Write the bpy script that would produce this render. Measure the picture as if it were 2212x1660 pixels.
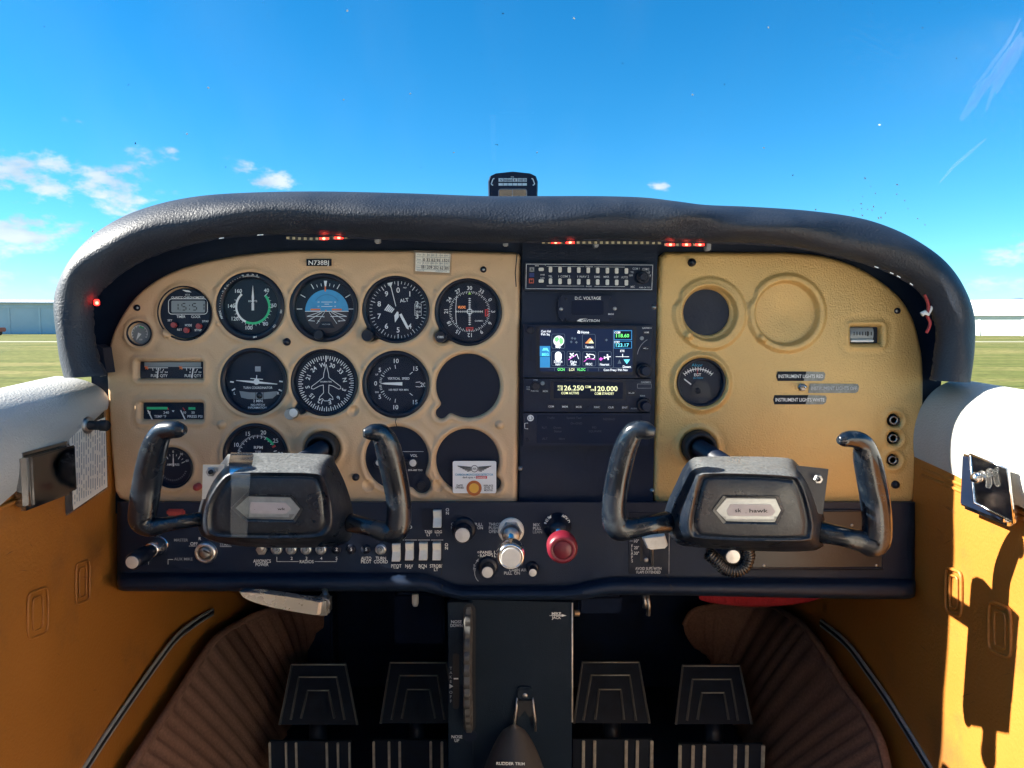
import bpy, bmesh, math, random
import numpy as np
from mathutils import Vector, Matrix
random.seed(7)
for o in list(bpy.data.objects):
    bpy.data.objects.remove(o)
scene = bpy.context.scene
COL = scene.collection

# ---------------------------------------------------------------- camera, sky, sun, exposure
F = 1640.0                       # focal length in units of a 2212 x 1660 picture
HOR = 700.0                      # row of the horizon
TH = math.atan((830.0 - HOR) / F)
CAMZ = 1.5
ROOF = True
cam_d = bpy.data.cameras.new('camera')
cam_d.sensor_width = 36.0
cam_d.lens = 36.0 * F / 2212.0
cam_d.clip_start = 0.02
cam_d.clip_end = 12000
cam = bpy.data.objects.new('camera', cam_d)
COL.objects.link(cam)
cam.location = (0, 0, CAMZ)
cam.rotation_euler = (math.pi / 2 - TH, 0, 0)
scene.camera = cam

SUN_EL = 32.0
SUN_Y = 0.0                      # sunlight travels along +X, a touch towards -Y
EXPOSURE = 2.15
SKY_STRENGTH = 0.05
SKY_SAT = 1.2
SKY_TINT = (.56, .86, 1.0, 1)
SUN_STRENGTH = 5.0
sd = Vector((math.cos(math.radians(SUN_EL)), SUN_Y, -math.sin(math.radians(SUN_EL)))).normalized()
sun_d = bpy.data.lights.new('sun', 'SUN')
sun_d.energy = SUN_STRENGTH
sun_d.angle = math.radians(0.5)
sun_d.color = (1.0, 0.93, 0.82)
sun = bpy.data.objects.new('sun', sun_d)
COL.objects.link(sun)
sun.rotation_euler = sd.to_track_quat('-Z', 'Y').to_euler()
sun.location = (-20, 0, 20)

world = bpy.data.worlds.new('World')
scene.world = world
world.use_nodes = True
wn, wl = world.node_tree.nodes, world.node_tree.links
wn.clear()
w_out = wn.new('ShaderNodeOutputWorld')
w_bg = wn.new('ShaderNodeBackground')
w_bg.inputs['Strength'].default_value = SKY_STRENGTH
sky = wn.new('ShaderNodeTexSky')
sky.sky_type = 'NISHITA'
sky.sun_disc = False
sky.sun_elevation = math.radians(SUN_EL)
sky.sun_rotation = math.atan2(-sd.x, -sd.y)
sky.air_density = 1.0
sky.dust_density = 0.15
sky.altitude = 1200
sky.ozone_density = 1.6
w_hs = wn.new('ShaderNodeHueSaturation')
w_hs.inputs['Saturation'].default_value = SKY_SAT
w_tint = wn.new('ShaderNodeMixRGB'); w_tint.blend_type = 'MULTIPLY'; w_tint.inputs[0].default_value = 1
w_tint.inputs[2].default_value = SKY_TINT
wl.new(sky.outputs[0], w_tint.inputs[1])
wl.new(w_tint.outputs[0], w_hs.inputs['Color'])
# small fair-weather clouds: ragged puffs low over the horizon, most of them to the left
def wmath(op, a, b=None, clamp=False):
    n = wn.new('ShaderNodeMath'); n.operation = op; n.use_clamp = clamp
    for i, v in enumerate((a, b)):
        if v is None: continue
        if isinstance(v, (int, float)): n.inputs[i].default_value = v
        else: wl.new(v, n.inputs[i])
    return n.outputs[0]
def wrange(v, a, b, c, d):
    n = wn.new('ShaderNodeMapRange'); n.interpolation_type = 'SMOOTHSTEP'
    wl.new(v, n.inputs[0])
    for i, q in enumerate((a, b, c, d)): n.inputs[i + 1].default_value = q
    return n.outputs[0]
tc = wn.new('ShaderNodeTexCoord')
sp = wn.new('ShaderNodeSeparateXYZ'); wl.new(tc.outputs['Generated'], sp.inputs[0])
def wnoise(scale, loc, det=10, rough=.6, sz=2.0):
    mp = wn.new('ShaderNodeMapping'); mp.inputs['Scale'].default_value = (1, 1, sz); mp.inputs['Location'].default_value = loc
    wl.new(tc.outputs['Generated'], mp.inputs[0])
    nz = wn.new('ShaderNodeTexNoise'); nz.inputs['Scale'].default_value = scale; nz.inputs['Detail'].default_value = det
    nz.inputs['Roughness'].default_value = rough; wl.new(mp.outputs[0], nz.inputs['Vector']); return nz.outputs[0]
w_az = wmath('ARCTAN2', sp.outputs['X'], sp.outputs['Y'])
PUFFS = [(-.565, .161, .075, .030), (-.475, .160, .062, .040), (-.62, .112, .05, .020), (-.565, .098, .095, .026), (-.60, .048, .090, .020), (-.53, .045, .05, .015), (-.342, .186, .030, .018),
         (-.305, .174, .040, .014), (-.507, .222, .020, .010), (-.414, .203, .016, .012), (.187, .172, .014, .008), (.60, .075, .05, .022), (.56, .045, .06, .014), (.66, .105, .04, .016),
         (-.85, .13, .09, .04), (-1.05, .09, .12, .04), (-1.4, .14, .10, .04), (.9, .08, .08, .03), (1.3, .12, .07, .03), (2.0, .10, .11, .04), (2.7, .15, .09, .04), (-2.2, .12, .12, .04), (-2.8, .09, .10, .03)]
w_el = wmath('ARCTAN2', sp.outputs['Z'], wmath('SQRT', wmath('ADD', wmath('POWER', sp.outputs['X'], 2.0), wmath('POWER', sp.outputs['Y'], 2.0))))
best = None
for a0, e0, wa, we in PUFFS:
    d1 = wmath('POWER', wmath('DIVIDE', wmath('SUBTRACT', w_az, a0), wa), 2.0)
    d2 = wmath('POWER', wmath('DIVIDE', wmath('SUBTRACT', w_el, e0), we), 2.0)
    f_ = wmath('SUBTRACT', 1.0, wmath('SQRT', wmath('ADD', d1, d2)))
    best = f_ if best is None else wmath('MAXIMUM', best, f_)
n1 = wnoise(26, (3.1, 1.7, .4)); n2 = wnoise(9, (7.1, 2.7, 1.4), 4)
fld = wmath('ADD', wmath('MULTIPLY', best, .75), wmath('ADD', wmath('MULTIPLY', wmath('SUBTRACT', n1, .5), 2.6), wmath('MULTIPLY', wmath('SUBTRACT', n2, .5), 1.6)))
dens = wmath('MULTIPLY', wrange(fld, .10, .75, 0.0, 1.0), wrange(best, -.5, .1, 0.0, 0.92))
ccol = wn.new('ShaderNodeMixRGB'); wl.new(wrange(n2, .35, .62, 0, 1), ccol.inputs[0])
ccol.inputs[1].default_value = (2.6, 3.4, 4.1, 1); ccol.inputs[2].default_value = (4.3, 4.7, 5.0, 1)
w_mix = wn.new('ShaderNodeMixRGB')
wl.new(dens, w_mix.inputs[0])
wl.new(w_hs.outputs[0], w_mix.inputs[1])
wl.new(ccol.outputs[0], w_mix.inputs[2])
wl.new(w_mix.outputs[0], w_bg.inputs['Color'])
wl.new(w_bg.outputs[0], w_out.inputs['Surface'])

scene.view_settings.view_transform = 'Standard'
scene.view_settings.look = 'None'
scene.view_settings.gamma = 1.0
scene.view_settings.use_curve_mapping = False
scene.view_settings.exposure = EXPOSURE
scene.render.engine = 'CYCLES'
scene.render.resolution_x, scene.render.resolution_y = 1024, 768

# ---------------------------------------------------------------- pixels -> directions -> points
ct, st = math.cos(TH), math.sin(TH)
def ray(px, py):
    u, v = (px - 1106.0) / F, (830.0 - py) / F
    return Vector((u, ct + v * st, -st + v * ct))
def P(px, py, Y):                # point at the distance Y in front of the camera
    d = ray(px, py); return Vector((0, 0, CAMZ)) + d * (Y / d.y)
def PX(px, py, X):               # point on a side wall
    d = ray(px, py); return Vector((0, 0, CAMZ)) + d * (X / d.x)
def PZ(px, py, Z):               # point on a level plane
    d = ray(px, py); return Vector((0, 0, CAMZ)) + d * ((Z - CAMZ) / d.z)
def S(px, py, Y):                # metres per picture unit there
    d = ray(px, py); return (Y / d.y) / F
def Pn(px, py, Y):
    u, v = (px - 1106.0) / F, (830.0 - py) / F
    dy = ct + v * st; t = Y / dy
    return np.stack([u * t, dy * t, CAMZ + (-st + v * ct) * t], -1)

# ---------------------------------------------------------------- materials
MATS = {}
def M(name, col=(.5, .5, .5), rough=.5, metal=0., var=.12, vs=40, bump=0., bs=400, spec=.5, emit=0., ecol=None,
      coat=0., dirt=None, dirt_amt=.0, dirt_s=25, rvar=.12, stretch=None, top_sheen=None, top_sheen_amt=.5):
    m = bpy.data.materials.new(name); m.use_nodes = True
    nt = m.node_tree; n, l = nt.nodes, nt.links
    b = n['Principled BSDF']
    b.inputs['Metallic'].default_value = metal
    b.inputs['Specular IOR Level'].default_value = spec
    b.inputs['Coat Weight'].default_value = coat
    b.inputs['Coat Roughness'].default_value = .15
    co = n.new('ShaderNodeTexCoord'); src = co.outputs['Object']
    if stretch:
        mpn = n.new('ShaderNodeMapping'); mpn.inputs['Scale'].default_value = stretch
        l.new(src, mpn.inputs[0]); src = mpn.outputs[0]
    a = n.new('ShaderNodeTexNoise'); a.inputs['Scale'].default_value = vs; a.inputs['Detail'].default_value = 6
    l.new(src, a.inputs['Vector'])
    mx = n.new('ShaderNodeMixRGB'); l.new(a.outputs[0], mx.inputs[0])
    mx.inputs[1].default_value = tuple(max(0, c * (1 - var * 1.6)) for c in col) + (1,)
    mx.inputs[2].default_value = tuple(min(1, c * (1 + var * 1.6)) for c in col) + (1,)
    cout = mx.outputs[0]
    if dirt:
        dn = n.new('ShaderNodeTexNoise'); dn.inputs['Scale'].default_value = dirt_s; dn.inputs['Detail'].default_value = 10
        dn.inputs['Roughness'].default_value = .68
        l.new(src, dn.inputs['Vector'])
        rp = n.new('ShaderNodeMapRange'); l.new(dn.outputs[0], rp.inputs[0])
        rp.inputs[1].default_value = .52; rp.inputs[2].default_value = .72; rp.inputs[3].default_value = 0; rp.inputs[4].default_value = dirt_amt
        m2 = n.new('ShaderNodeMixRGB'); l.new(rp.outputs[0], m2.inputs[0]); l.new(cout, m2.inputs[1])
        m2.inputs[2].default_value = tuple(dirt) + (1,)
        cout = m2.outputs[0]
    if top_sheen:                                     # sky sheen painted as a paler, speckled colour on what faces up
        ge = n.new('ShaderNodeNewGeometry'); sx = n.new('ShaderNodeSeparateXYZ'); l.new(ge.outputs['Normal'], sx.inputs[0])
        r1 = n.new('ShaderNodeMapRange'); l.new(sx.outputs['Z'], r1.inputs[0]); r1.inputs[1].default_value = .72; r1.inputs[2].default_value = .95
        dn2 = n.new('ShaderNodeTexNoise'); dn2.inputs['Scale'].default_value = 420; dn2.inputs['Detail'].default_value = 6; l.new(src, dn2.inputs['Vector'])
        r2 = n.new('ShaderNodeMapRange'); l.new(dn2.outputs[0], r2.inputs[0]); r2.inputs[1].default_value = .15; r2.inputs[2].default_value = .62; r2.inputs[4].default_value = top_sheen_amt
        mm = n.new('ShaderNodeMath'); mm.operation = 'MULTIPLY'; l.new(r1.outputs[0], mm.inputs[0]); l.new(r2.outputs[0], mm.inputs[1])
        m3 = n.new('ShaderNodeMixRGB'); l.new(mm.outputs[0], m3.inputs[0]); l.new(cout, m3.inputs[1]); m3.inputs[2].default_value = tuple(top_sheen) + (1,)
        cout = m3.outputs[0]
    l.new(cout, b.inputs['Base Color'])
    rr = n.new('ShaderNodeMapRange'); l.new(a.outputs[0], rr.inputs[0])
    rr.inputs[1].default_value = .3; rr.inputs[2].default_value = .7
    rr.inputs[3].default_value = max(.02, rough - rvar * rough); rr.inputs[4].default_value = min(1, rough + rvar * rough)
    l.new(rr.outputs[0], b.inputs['Roughness'])
    if bump:
        bn = n.new('ShaderNodeTexNoise'); bn.inputs['Scale'].default_value = bs; bn.inputs['Detail'].default_value = 3
        l.new(src, bn.inputs['Vector'])
        bp = n.new('ShaderNodeBump'); bp.inputs['Strength'].default_value = bump; bp.inputs['Distance'].default_value = .001
        l.new(bn.outputs[0], bp.inputs['Height']); l.new(bp.outputs[0], b.inputs['Normal'])
    if emit:
        b.inputs['Emission Color'].default_value = tuple(ecol or col) + (1,)
        b.inputs['Emission Strength'].default_value = emit
    MATS[name] = m
    return m
def clear_mat(name, tint=(1, 1, 1), rough=.02, refl=1.0, haze=0., ior=1.45, hcol=(.8, .85, .9), h0=.45, h1=.8):
    m = bpy.data.materials.new(name); m.use_nodes = True
    n, l = m.node_tree.nodes, m.node_tree.links; n.clear()
    o = n.new('ShaderNodeOutputMaterial'); t = n.new('ShaderNodeBsdfTransparent'); g = n.new('ShaderNodeBsdfGlossy')
    t.inputs[0].default_value = tuple(tint) + (1,); g.inputs['Roughness'].default_value = rough
    g.inputs['Color'].default_value = (refl, refl, refl, 1)
    f = n.new('ShaderNodeFresnel'); f.inputs[0].default_value = ior
    x = n.new('ShaderNodeMixShader'); l.new(f.outputs[0], x.inputs[0]); l.new(t.outputs[0], x.inputs[1]); l.new(g.outputs[0], x.inputs[2])
    out = x.outputs[0]
    if haze:
        d = n.new('ShaderNodeBsdfTranslucent'); d.inputs[0].default_value = tuple(hcol) + (1,)
        d2 = n.new('ShaderNodeBsdfDiffuse'); d2.inputs[0].default_value = tuple(hcol) + (1,)
        ad = n.new('ShaderNodeMixShader'); l.new(d.outputs[0], ad.inputs[1]); l.new(d2.outputs[0], ad.inputs[2])
        co = n.new('ShaderNodeTexCoord'); mpn = n.new('ShaderNodeMapping'); mpn.inputs['Scale'].default_value = (9, 3, 2.5)
        mpn.inputs['Rotation'].default_value = (.3, .5, .2)
        l.new(co.outputs['Object'], mpn.inputs[0])
        nn = n.new('ShaderNodeTexNoise'); nn.inputs['Scale'].default_value = 1.0; nn.inputs['Detail'].default_value = 8
        l.new(mpn.outputs[0], nn.inputs['Vector'])
        r = n.new('ShaderNodeMapRange'); l.new(nn.outputs[0], r.inputs[0])
        r.inputs[1].default_value = h0; r.inputs[2].default_value = h1; r.inputs[3].default_value = 0.0; r.inputs[4].default_value = haze
        y = n.new('ShaderNodeMixShader'); l.new(r.outputs[0], y.inputs[0]); l.new(out, y.inputs[1]); l.new(ad.outputs[0], y.inputs[2])
        out = y.outputs[0]
    l.new(out, o.inputs['Surface'])
    MATS[name] = m
    return m

# ---------------------------------------------------------------- objects and mesh builder
WLOC = {}
def thing(name, label, cat, loc, group=None, kind=None):
    o = bpy.data.objects.new(name, None); COL.objects.link(o)
    o.empty_display_size = .02
    o.location = loc; WLOC[o.name] = Vector(loc)
    o['label'] = label
    if cat: o['category'] = cat
    if group: o['group'] = group
    if kind: o['kind'] = kind
    return o
def tag(o, label, cat=None, group=None, kind=None):
    o['label'] = label
    if cat: o['category'] = cat
    if group: o['group'] = group
    if kind: o['kind'] = kind
    return o

TXT = {}
def glyphs(s, spacing=1.0):
    k = (s, spacing)
    if k in TXT: return TXT[k]
    c = bpy.data.curves.new('lettering', 'FONT'); c.body = s; c.size = 1.0; c.resolution_u = 3
    c.space_character = spacing
    c.offset = 0.012
    o = bpy.data.objects.new('lettering', c)
    me = o.to_mesh()
    vs = [(v.co.x, v.co.y) for v in me.vertices]; fs = [tuple(p.vertices) for p in me.polygons]
    o.to_mesh_clear(); bpy.data.objects.remove(o); bpy.data.curves.remove(c)
    if vs:
        x0 = min(v[0] for v in vs); x1 = max(v[0] for v in vs)
        y0 = min(v[1] for v in vs); y1 = max(v[1] for v in vs)
    else: x0 = x1 = y0 = y1 = 0
    TXT[k] = (vs, fs, x0, x1, y0, y1)
    return TXT[k]

class MB:
    def __init__(self): self.v = []; self.f = []; self.sm = []
    def add(self, vs, fs, smooth=False):
        k = len(self.v); self.v.extend(Vector(q) for q in vs)
        self.f.extend(tuple(i + k for i in q) for q in fs); self.sm.extend([smooth] * len(fs)); return self
    def box(self, c, s, rot=None, bev=0.):
        bm = bmesh.new(); bmesh.ops.create_cube(bm, size=1)
        for q in bm.verts: q.co = Vector((q.co.x * s[0], q.co.y * s[1], q.co.z * s[2]))
        if bev: bmesh.ops.bevel(bm, geom=bm.edges[:], offset=bev, segments=2, affect='EDGES')
        mt = rot.to_4x4() if rot is not None else Matrix()
        bm.verts.index_update()
        self.add([mt @ q.co + Vector(c) for q in bm.verts], [[q.index for q in p.verts] for p in bm.faces], False); bm.free(); return self
    def lathe(self, prof, c, axis=(0, -1, 0), n=40, smooth=True, up=None, sx=1., sy=1.):
        # prof: (radius, distance along axis); ends close when the radius is 0
        ax = Vector(axis).normalized(); a = up or (Vector((0, 0, 1)) if abs(ax.z) < .9 else Vector((1, 0, 0)))
        e1 = a.cross(ax).normalized(); e2 = ax.cross(e1).normalized(); c = Vector(c)
        vs, fs = [], []
        for r, d in prof:
            for i in range(n):
                t = 2 * math.pi * i / n
                vs.append(c + ax * d + e1 * (math.cos(t) * r * sx) + e2 * (math.sin(t) * r * sy))
        for j in range(len(prof) - 1):
            for i in range(n):
                fs.append((j * n + i, j * n + (i + 1) % n, (j + 1) * n + (i + 1) % n, (j + 1) * n + i))
        for j in (0, len(prof) - 1):
            if prof[j][0] > 1e-6: fs.append(tuple(j * n + i for i in range(n)))
        return self.add(vs, fs, smooth)
    def prism(self, pts, vec, smooth=False):
        n = len(pts); vec = Vector(vec); vs = [Vector(p) for p in pts] + [Vector(p) + vec for p in pts]
        fs = [tuple(range(n)), tuple(range(2 * n - 1, n - 1, -1))] + [(i, (i + 1) % n, n + (i + 1) % n, n + i) for i in range(n)]
        return self.add(vs, fs, smooth)
    def tube(self, pts, rad, n=10, smooth=True, caps=True, flat=None, sub=0):
        pts = [Vector(p) for p in pts]; rad = list(rad) if hasattr(rad, '__len__') else [rad] * len(pts)
        if sub: pts, rad = catmull(pts, rad, sub)
        vs, fs = [], []; m = len(pts); prev = None
        for i, p in enumerate(pts):
            t = (pts[min(i + 1, m - 1)] - pts[max(i - 1, 0)]).normalized()
            if prev is None:
                a = Vector((0, 1, 0)) if abs(t.y) < .9 else Vector((0, 0, 1))
                e1 = (a - t * a.dot(t)).normalized()
            else: e1 = (prev - t * prev.dot(t)).normalized()
            prev = e1; e2 = t.cross(e1)
            for k in range(n):
                q = 2 * math.pi * k / n; fl = flat if flat else 1.
                vs.append(p + e1 * (math.cos(q) * rad[i] * fl) + e2 * (math.sin(q) * rad[i]))
        for i in range(m - 1):
            for k in range(n): fs.append((i * n + k, i * n + (k + 1) % n, (i + 1) * n + (k + 1) % n, (i + 1) * n + k))
        if caps: fs += [tuple(range(n - 1, -1, -1)), tuple((m - 1) * n + k for k in range(n))]
        return self.add(vs, fs, smooth)
    def loft(self, rings, smooth=True, cap=(True, True), closed=True):
        n = len(rings[0]); vs = [p for r in rings for p in r]; fs = []
        for j in range(len(rings) - 1):
            for i in range(n if closed else n - 1):
                fs.append((j * n + i, j * n + (i + 1) % n, (j + 1) * n + (i + 1) % n, (j + 1) * n + i))
        if cap[0]: fs.append(tuple(range(n)))
        if cap[1]: fs.append(tuple((len(rings) - 1) * n + i for i in range(n)))
        return self.add(vs, fs, smooth)
    # ---- flat print, in picture units on the plane at distance Y
    def quadp(self, pts, Y): return self.add([P(x, y, Y) for x, y in pts], [tuple(range(len(pts)))])
    def rect(self, x0, y0, x1, y1, Y): return self.quadp([(x0, y0), (x1, y0), (x1, y1), (x0, y1)], Y)
    def line(self, x0, y0, x1, y1, w, Y):
        dx, dy = x1 - x0, y1 - y0; L = math.hypot(dx, dy) or 1; a, b = -dy / L * w / 2, dx / L * w / 2
        return self.quadp([(x0 + a, y0 + b), (x1 + a, y1 + b), (x1 - a, y1 - b), (x0 - a, y0 - b)], Y)
    def poly(self, pts, w, Y, closed=False):
        for a, b in zip(pts, pts[1:] + (pts[:1] if closed else [])): self.line(a[0], a[1], b[0], b[1], w, Y)
        return self
    def disc(self, x, y, r, Y, n=28): return self.quadp([(x + r * math.cos(2 * math.pi * i / n), y + r * math.sin(2 * math.pi * i / n)) for i in range(n)], Y)
    def arc(self, x, y, r0, r1, a0, a1, Y, n=24):
        for i in range(n):
            q = [math.radians(a0 + (a1 - a0) * (i + k) / n) for k in (0, 1)]
            self.quadp([(x + r0 * math.sin(q[0]), y - r0 * math.cos(q[0])), (x + r1 * math.sin(q[0]), y - r1 * math.cos(q[0])),
                        (x + r1 * math.sin(q[1]), y - r1 * math.cos(q[1])), (x + r0 * math.sin(q[1]), y - r0 * math.cos(q[1]))], Y)
        return self
    def ticks(self, x, y, r0, r1, angs, w, Y):
        for a in angs:
            q = math.radians(a); self.line(x + r0 * math.sin(q), y - r0 * math.cos(q), x + r1 * math.sin(q), y - r1 * math.cos(q), w, Y)
        return self
    def text(self, s, x, y, h, Y, w=None, rot=0., wscale=1., spacing=1.0, side=None):
        vs, fs, x0, x1, y0, y1 = glyphs(s, spacing)
        if not vs: return self
        k = h / .70; kx = (w / (x1 - x0)) if w else k * wscale
        mx = (x0 + x1) / 2; my = .35; c, sn = math.cos(math.radians(rot)), math.sin(math.radians(rot)); out = []
        if side == 'L': mx = x0
        for a, b in vs:
            u, v = (a - mx) * kx, -(b - my) * k
            out.append(P(x + u * c - v * sn, y + u * sn + v * c, Y))
        return self.add(out, fs)
    def build(self, name, mat, parent=None, kind=None, auto=None):
        if parent is not None: base = WLOC[parent.name]
        else:
            lo = Vector([min(q[i] for q in self.v) for i in range(3)]); hi = Vector([max(q[i] for q in self.v) for i in range(3)])
            base = (lo + hi) / 2; base.z = lo.z
        me = bpy.data.meshes.new(name)
        me.from_pydata([tuple(q - base) for q in self.v], [], self.f)
        me.polygons.foreach_set('use_smooth', self.sm)
        me.update()
        if mat: me.materials.append(MATS[mat])
        o = bpy.data.objects.new(name, me); COL.objects.link(o)
        if parent is not None: o.parent = parent
        else: o.location = base
        WLOC[o.name] = base.copy()
        if kind: o['kind'] = kind
        if auto:
            bm = bmesh.new(); bm.from_mesh(me)
            for e in bm.edges:
                if len(e.link_faces) == 2 and e.calc_face_angle(0) > math.radians(auto): e.smooth = False
            bm.to_mesh(me); bm.free()
        return o
def catmull(pts, rad, sub):
    op, orr = [], []; m = len(pts)
    for i in range(m - 1):
        p0, p1, p2, p3 = pts[max(i - 1, 0)], pts[i], pts[i + 1], pts[min(i + 2, m - 1)]
        r0, r1, r2, r3 = rad[max(i - 1, 0)], rad[i], rad[i + 1], rad[min(i + 2, m - 1)]
        for k in range(sub):
            t = k / sub
            g = lambda a, b, c, d: .5 * (2 * b + (c - a) * t + (2 * a - 5 * b + 4 * c - d) * t * t + (3 * b - a - 3 * c + d) * t ** 3)
            op.append(g(p0, p1, p2, p3)); orr.append(g(r0, r1, r2, r3))
    op.append(pts[-1]); orr.append(rad[-1]); return op, orr
def spline2(pts, sub=6, closed=False):
    if closed:
        n = len(pts); out = []
        for i in range(n):
            q = [Vector((*pts[(i + k) % n], 0)) for k in (-1, 0, 1, 2)]
            for s in range(sub):
                t = s / sub
                v = .5 * (2 * q[1] + (q[2] - q[0]) * t + (2 * q[0] - 5 * q[1] + 4 * q[2] - q[3]) * t * t + (3 * q[1] - q[0] - 3 * q[2] + q[3]) * t ** 3)
                out.append((v.x, v.y))
        return out
    p, _ = catmull([Vector((*q, 0)) for q in pts], [0] * len(pts), sub); return [(q.x, q.y) for q in p]
def by_angle(pts, n=72):
    # resample a closed outline to n points spread evenly along it, starting straight above its centre
    cx = sum(p[0] for p in pts) / len(pts); cy = sum(p[1] for p in pts) / len(pts); out = []
    for i in range(n):
        a = 2 * math.pi * i / n; dx, dy = math.sin(a), -math.cos(a); best = None
        for (x0, y0), (x1, y1) in zip(pts, pts[1:] + pts[:1]):
            ex, ey = x1 - x0, y1 - y0; det = dx * -ey + ex * dy
            if abs(det) < 1e-9: continue
            t = ((x0 - cx) * -ey + ex * (y0 - cy)) / det; s = (dx * (y0 - cy) - dy * (x0 - cx)) / det
            if t > 0 and -1e-6 <= s <= 1 + 1e-6 and (best is None or t > best): best = t
        out.append((cx + dx * (best or 0), cy + dy * (best or 0)))
    return out

# ---------------------------------------------------------------- the palette
M('tan_panel', (.63, .42, .24), .45, metal=.05, var=.08, vs=12, bump=.5, bs=560, spec=.45, dirt=(.45, .27, .13), dirt_amt=.4, dirt_s=11)
M('tan_panel_plain', (.63, .405, .145), .38, metal=.15, var=.06, vs=14, bump=1.0, bs=480, spec=.5, dirt=(.44, .29, .10), dirt_amt=.3, dirt_s=9)
M('black_plastic', (.004, .012, .034), .45, spec=.3, var=.2, vs=60, bump=.15, bs=700, dirt=(.018, .03, .05), dirt_amt=.35, dirt_s=40)
M('black_panel', (.005, .014, .036), .5, spec=.3, var=.15, vs=20, bump=.3, bs=800, dirt=(.010, .026, .06), dirt_amt=.5, dirt_s=14)
M('dial_black', (.003, .009, .026), .5, spec=.3, var=.1, vs=80)
M('bezel_black', (.004, .008, .020), .38, spec=.4, var=.15, vs=120, bump=.1, bs=900)
M('gloss_black', (.004, .008, .015), .24, var=.2, vs=30, spec=.6, coat=.1, dirt=(.10, .12, .13), dirt_amt=.3, dirt_s=90, rvar=.5, bump=.05, bs=160)
M('worn_black', (.004, .008, .016), .36, var=.2, vs=30, spec=.55, top_sheen=(.26, .27, .27), top_sheen_amt=.62, dirt=(.14, .16, .17), dirt_amt=.18, dirt_s=150, rvar=.4, bump=.25, bs=420)  # the pale tops carry a sky sheen painted into the colour
M('leather', (.011, .017, .029), .5, var=.2, vs=30, bump=.8, bs=420, spec=.5, dirt=(.03, .038, .05), dirt_amt=.4, dirt_s=10)
M('leather_dark', (.003, .009, .026), .6, var=.2, vs=30, bump=.5, bs=330)
M('print_white', (.82, .83, .80), .6, var=.05, vs=300)
M('print_worn', (.55, .57, .58), .7, var=.35, vs=260)
M('print_grey', (.30, .33, .36), .7, var=.2, vs=200)
M('print_green', (.03, .55, .22), .6, var=.08)
M('print_red', (.62, .05, .05), .6, var=.1)
M('print_orange', (.85, .20, .05), .6, var=.08)
M('print_lime', (.45, .80, .12), .6, var=.08)
M('print_blue', (.02, .30, .50), .6, var=.08)
M('print_black', (.01, .01, .012), .6)
M('sky_ball', (.05, .32, .58), .5, var=.1, vs=120)
M('sky_ball_dark', (.04, .22, .44), .5, var=.1, vs=120)
M('earth_ball', (.035, .025, .035), .5, var=.2, vs=120)
M('lcd', (.24, .27, .28), .3, var=.06)
M('button_red', (.35, .05, .05), .4, var=.15, vs=300)
M('mixture_red', (.14, .008, .020), .35, var=.15, vs=60, dirt=(.08, .006, .012), dirt_amt=.4, dirt_s=80)
M('chrome', (.75, .74, .72), .14, metal=1, var=.1, vs=60, rvar=.6)
M('brushed', (.70, .70, .68), .34, metal=1, var=.04, vs=200, rvar=.1)
M('silver_face', (.70, .70, .68), .33, metal=.45, var=.06, vs=160)
M('polished', (.80, .79, .77), .28, metal=1, var=.03, vs=30, rvar=.2)
M('strip_grey', (.42, .43, .42), .4, metal=.3, var=.1, vs=60)
M('dull_steel', (.40, .40, .39), .42, metal=1, var=.25, vs=90, dirt=(.12, .11, .10), dirt_amt=.5, dirt_s=120)
M('ashtray_frame', (.30, .31, .32), .2, metal=1, var=.1, vs=60, rvar=.5)
M('smoky_chrome', (.22, .22, .225), .14, metal=1, var=.15, vs=30, rvar=.8)
M('ivory', (.72, .71, .64), .45, var=.06, vs=200, dirt=(.45, .40, .30), dirt_amt=.4, dirt_s=160)
M('white_plastic', (.78, .78, .75), .4, var=.05)
M('paper', (.84, .81, .71), .8, var=.08, vs=60)
M('card_white', (.80, .80, .78), .45, var=.03)
M('placard', (.003, .007, .016), .5, spec=.2, var=.3, vs=160)
M('placard_worn', (.24, .25, .22), .5, var=.4, vs=220)
M('emblem', (.34, .36, .36), .35, metal=.7, var=.2, vs=160)
M('emblem_label', (.42, .37, .36), .4, var=.08, vs=160)
M('vinyl_white', (.46, .46, .43), .45, var=.05, vs=14, bump=.9, bs=420, dirt=(.40, .38, .33), dirt_amt=.5, dirt_s=9)
M('cream_vinyl', (.74, .70, .62), .6, var=.05, vs=10, bump=.3, bs=300)
M('cream_carpet', (.50, .46, .40), .95, var=.2, vs=200)
M('vinyl_mustard', (.40, .150, .024), .48, var=.16, vs=5, bump=.55, bs=300, dirt=(.15, .07, .03), dirt_amt=.6, dirt_s=7)
M('carpet_brown', (.22, .12, .085), .95, var=.3, vs=260, bump=1., bs=900, spec=.1)
M('carpet_red', (.24, .02, .03), .95, var=.3, vs=260, bump=1., bs=900, spec=.1)
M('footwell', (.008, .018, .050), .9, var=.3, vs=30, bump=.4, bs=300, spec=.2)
M('pedal_black', (.010, .018, .036), .45, var=.3, vs=60, bump=.2, bs=400)
M('pedal_ridge', (.11, .115, .12), .5, var=.3, vs=100)
M('pedal_edge', (.60, .58, .52), .4, metal=.4, var=.3, vs=120)
M('pedestal', (.004, .012, .024), .55, spec=.2, var=.15, vs=20, bump=.35, bs=700, dirt=(.02, .03, .04), dirt_amt=.3, dirt_s=20)
M('wheel_rubber', (.06, .06, .058), .5, var=.3, vs=80)
M('rubber', (.010, .011, .014), .6, var=.2, vs=80)
M('cord', (.012, .014, .018), .25, var=.2, vs=200)
M('wire_red', (.35, .03, .03), .45); M('wire_white', (.75, .75, .72), .5)
M('led_lit', (.7, .02, .02), .4, emit=2.2, ecol=(1, .015, .01))
M('led_core', (1, .3, .2), .4, emit=3.5, ecol=(1, .10, .05))
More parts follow.
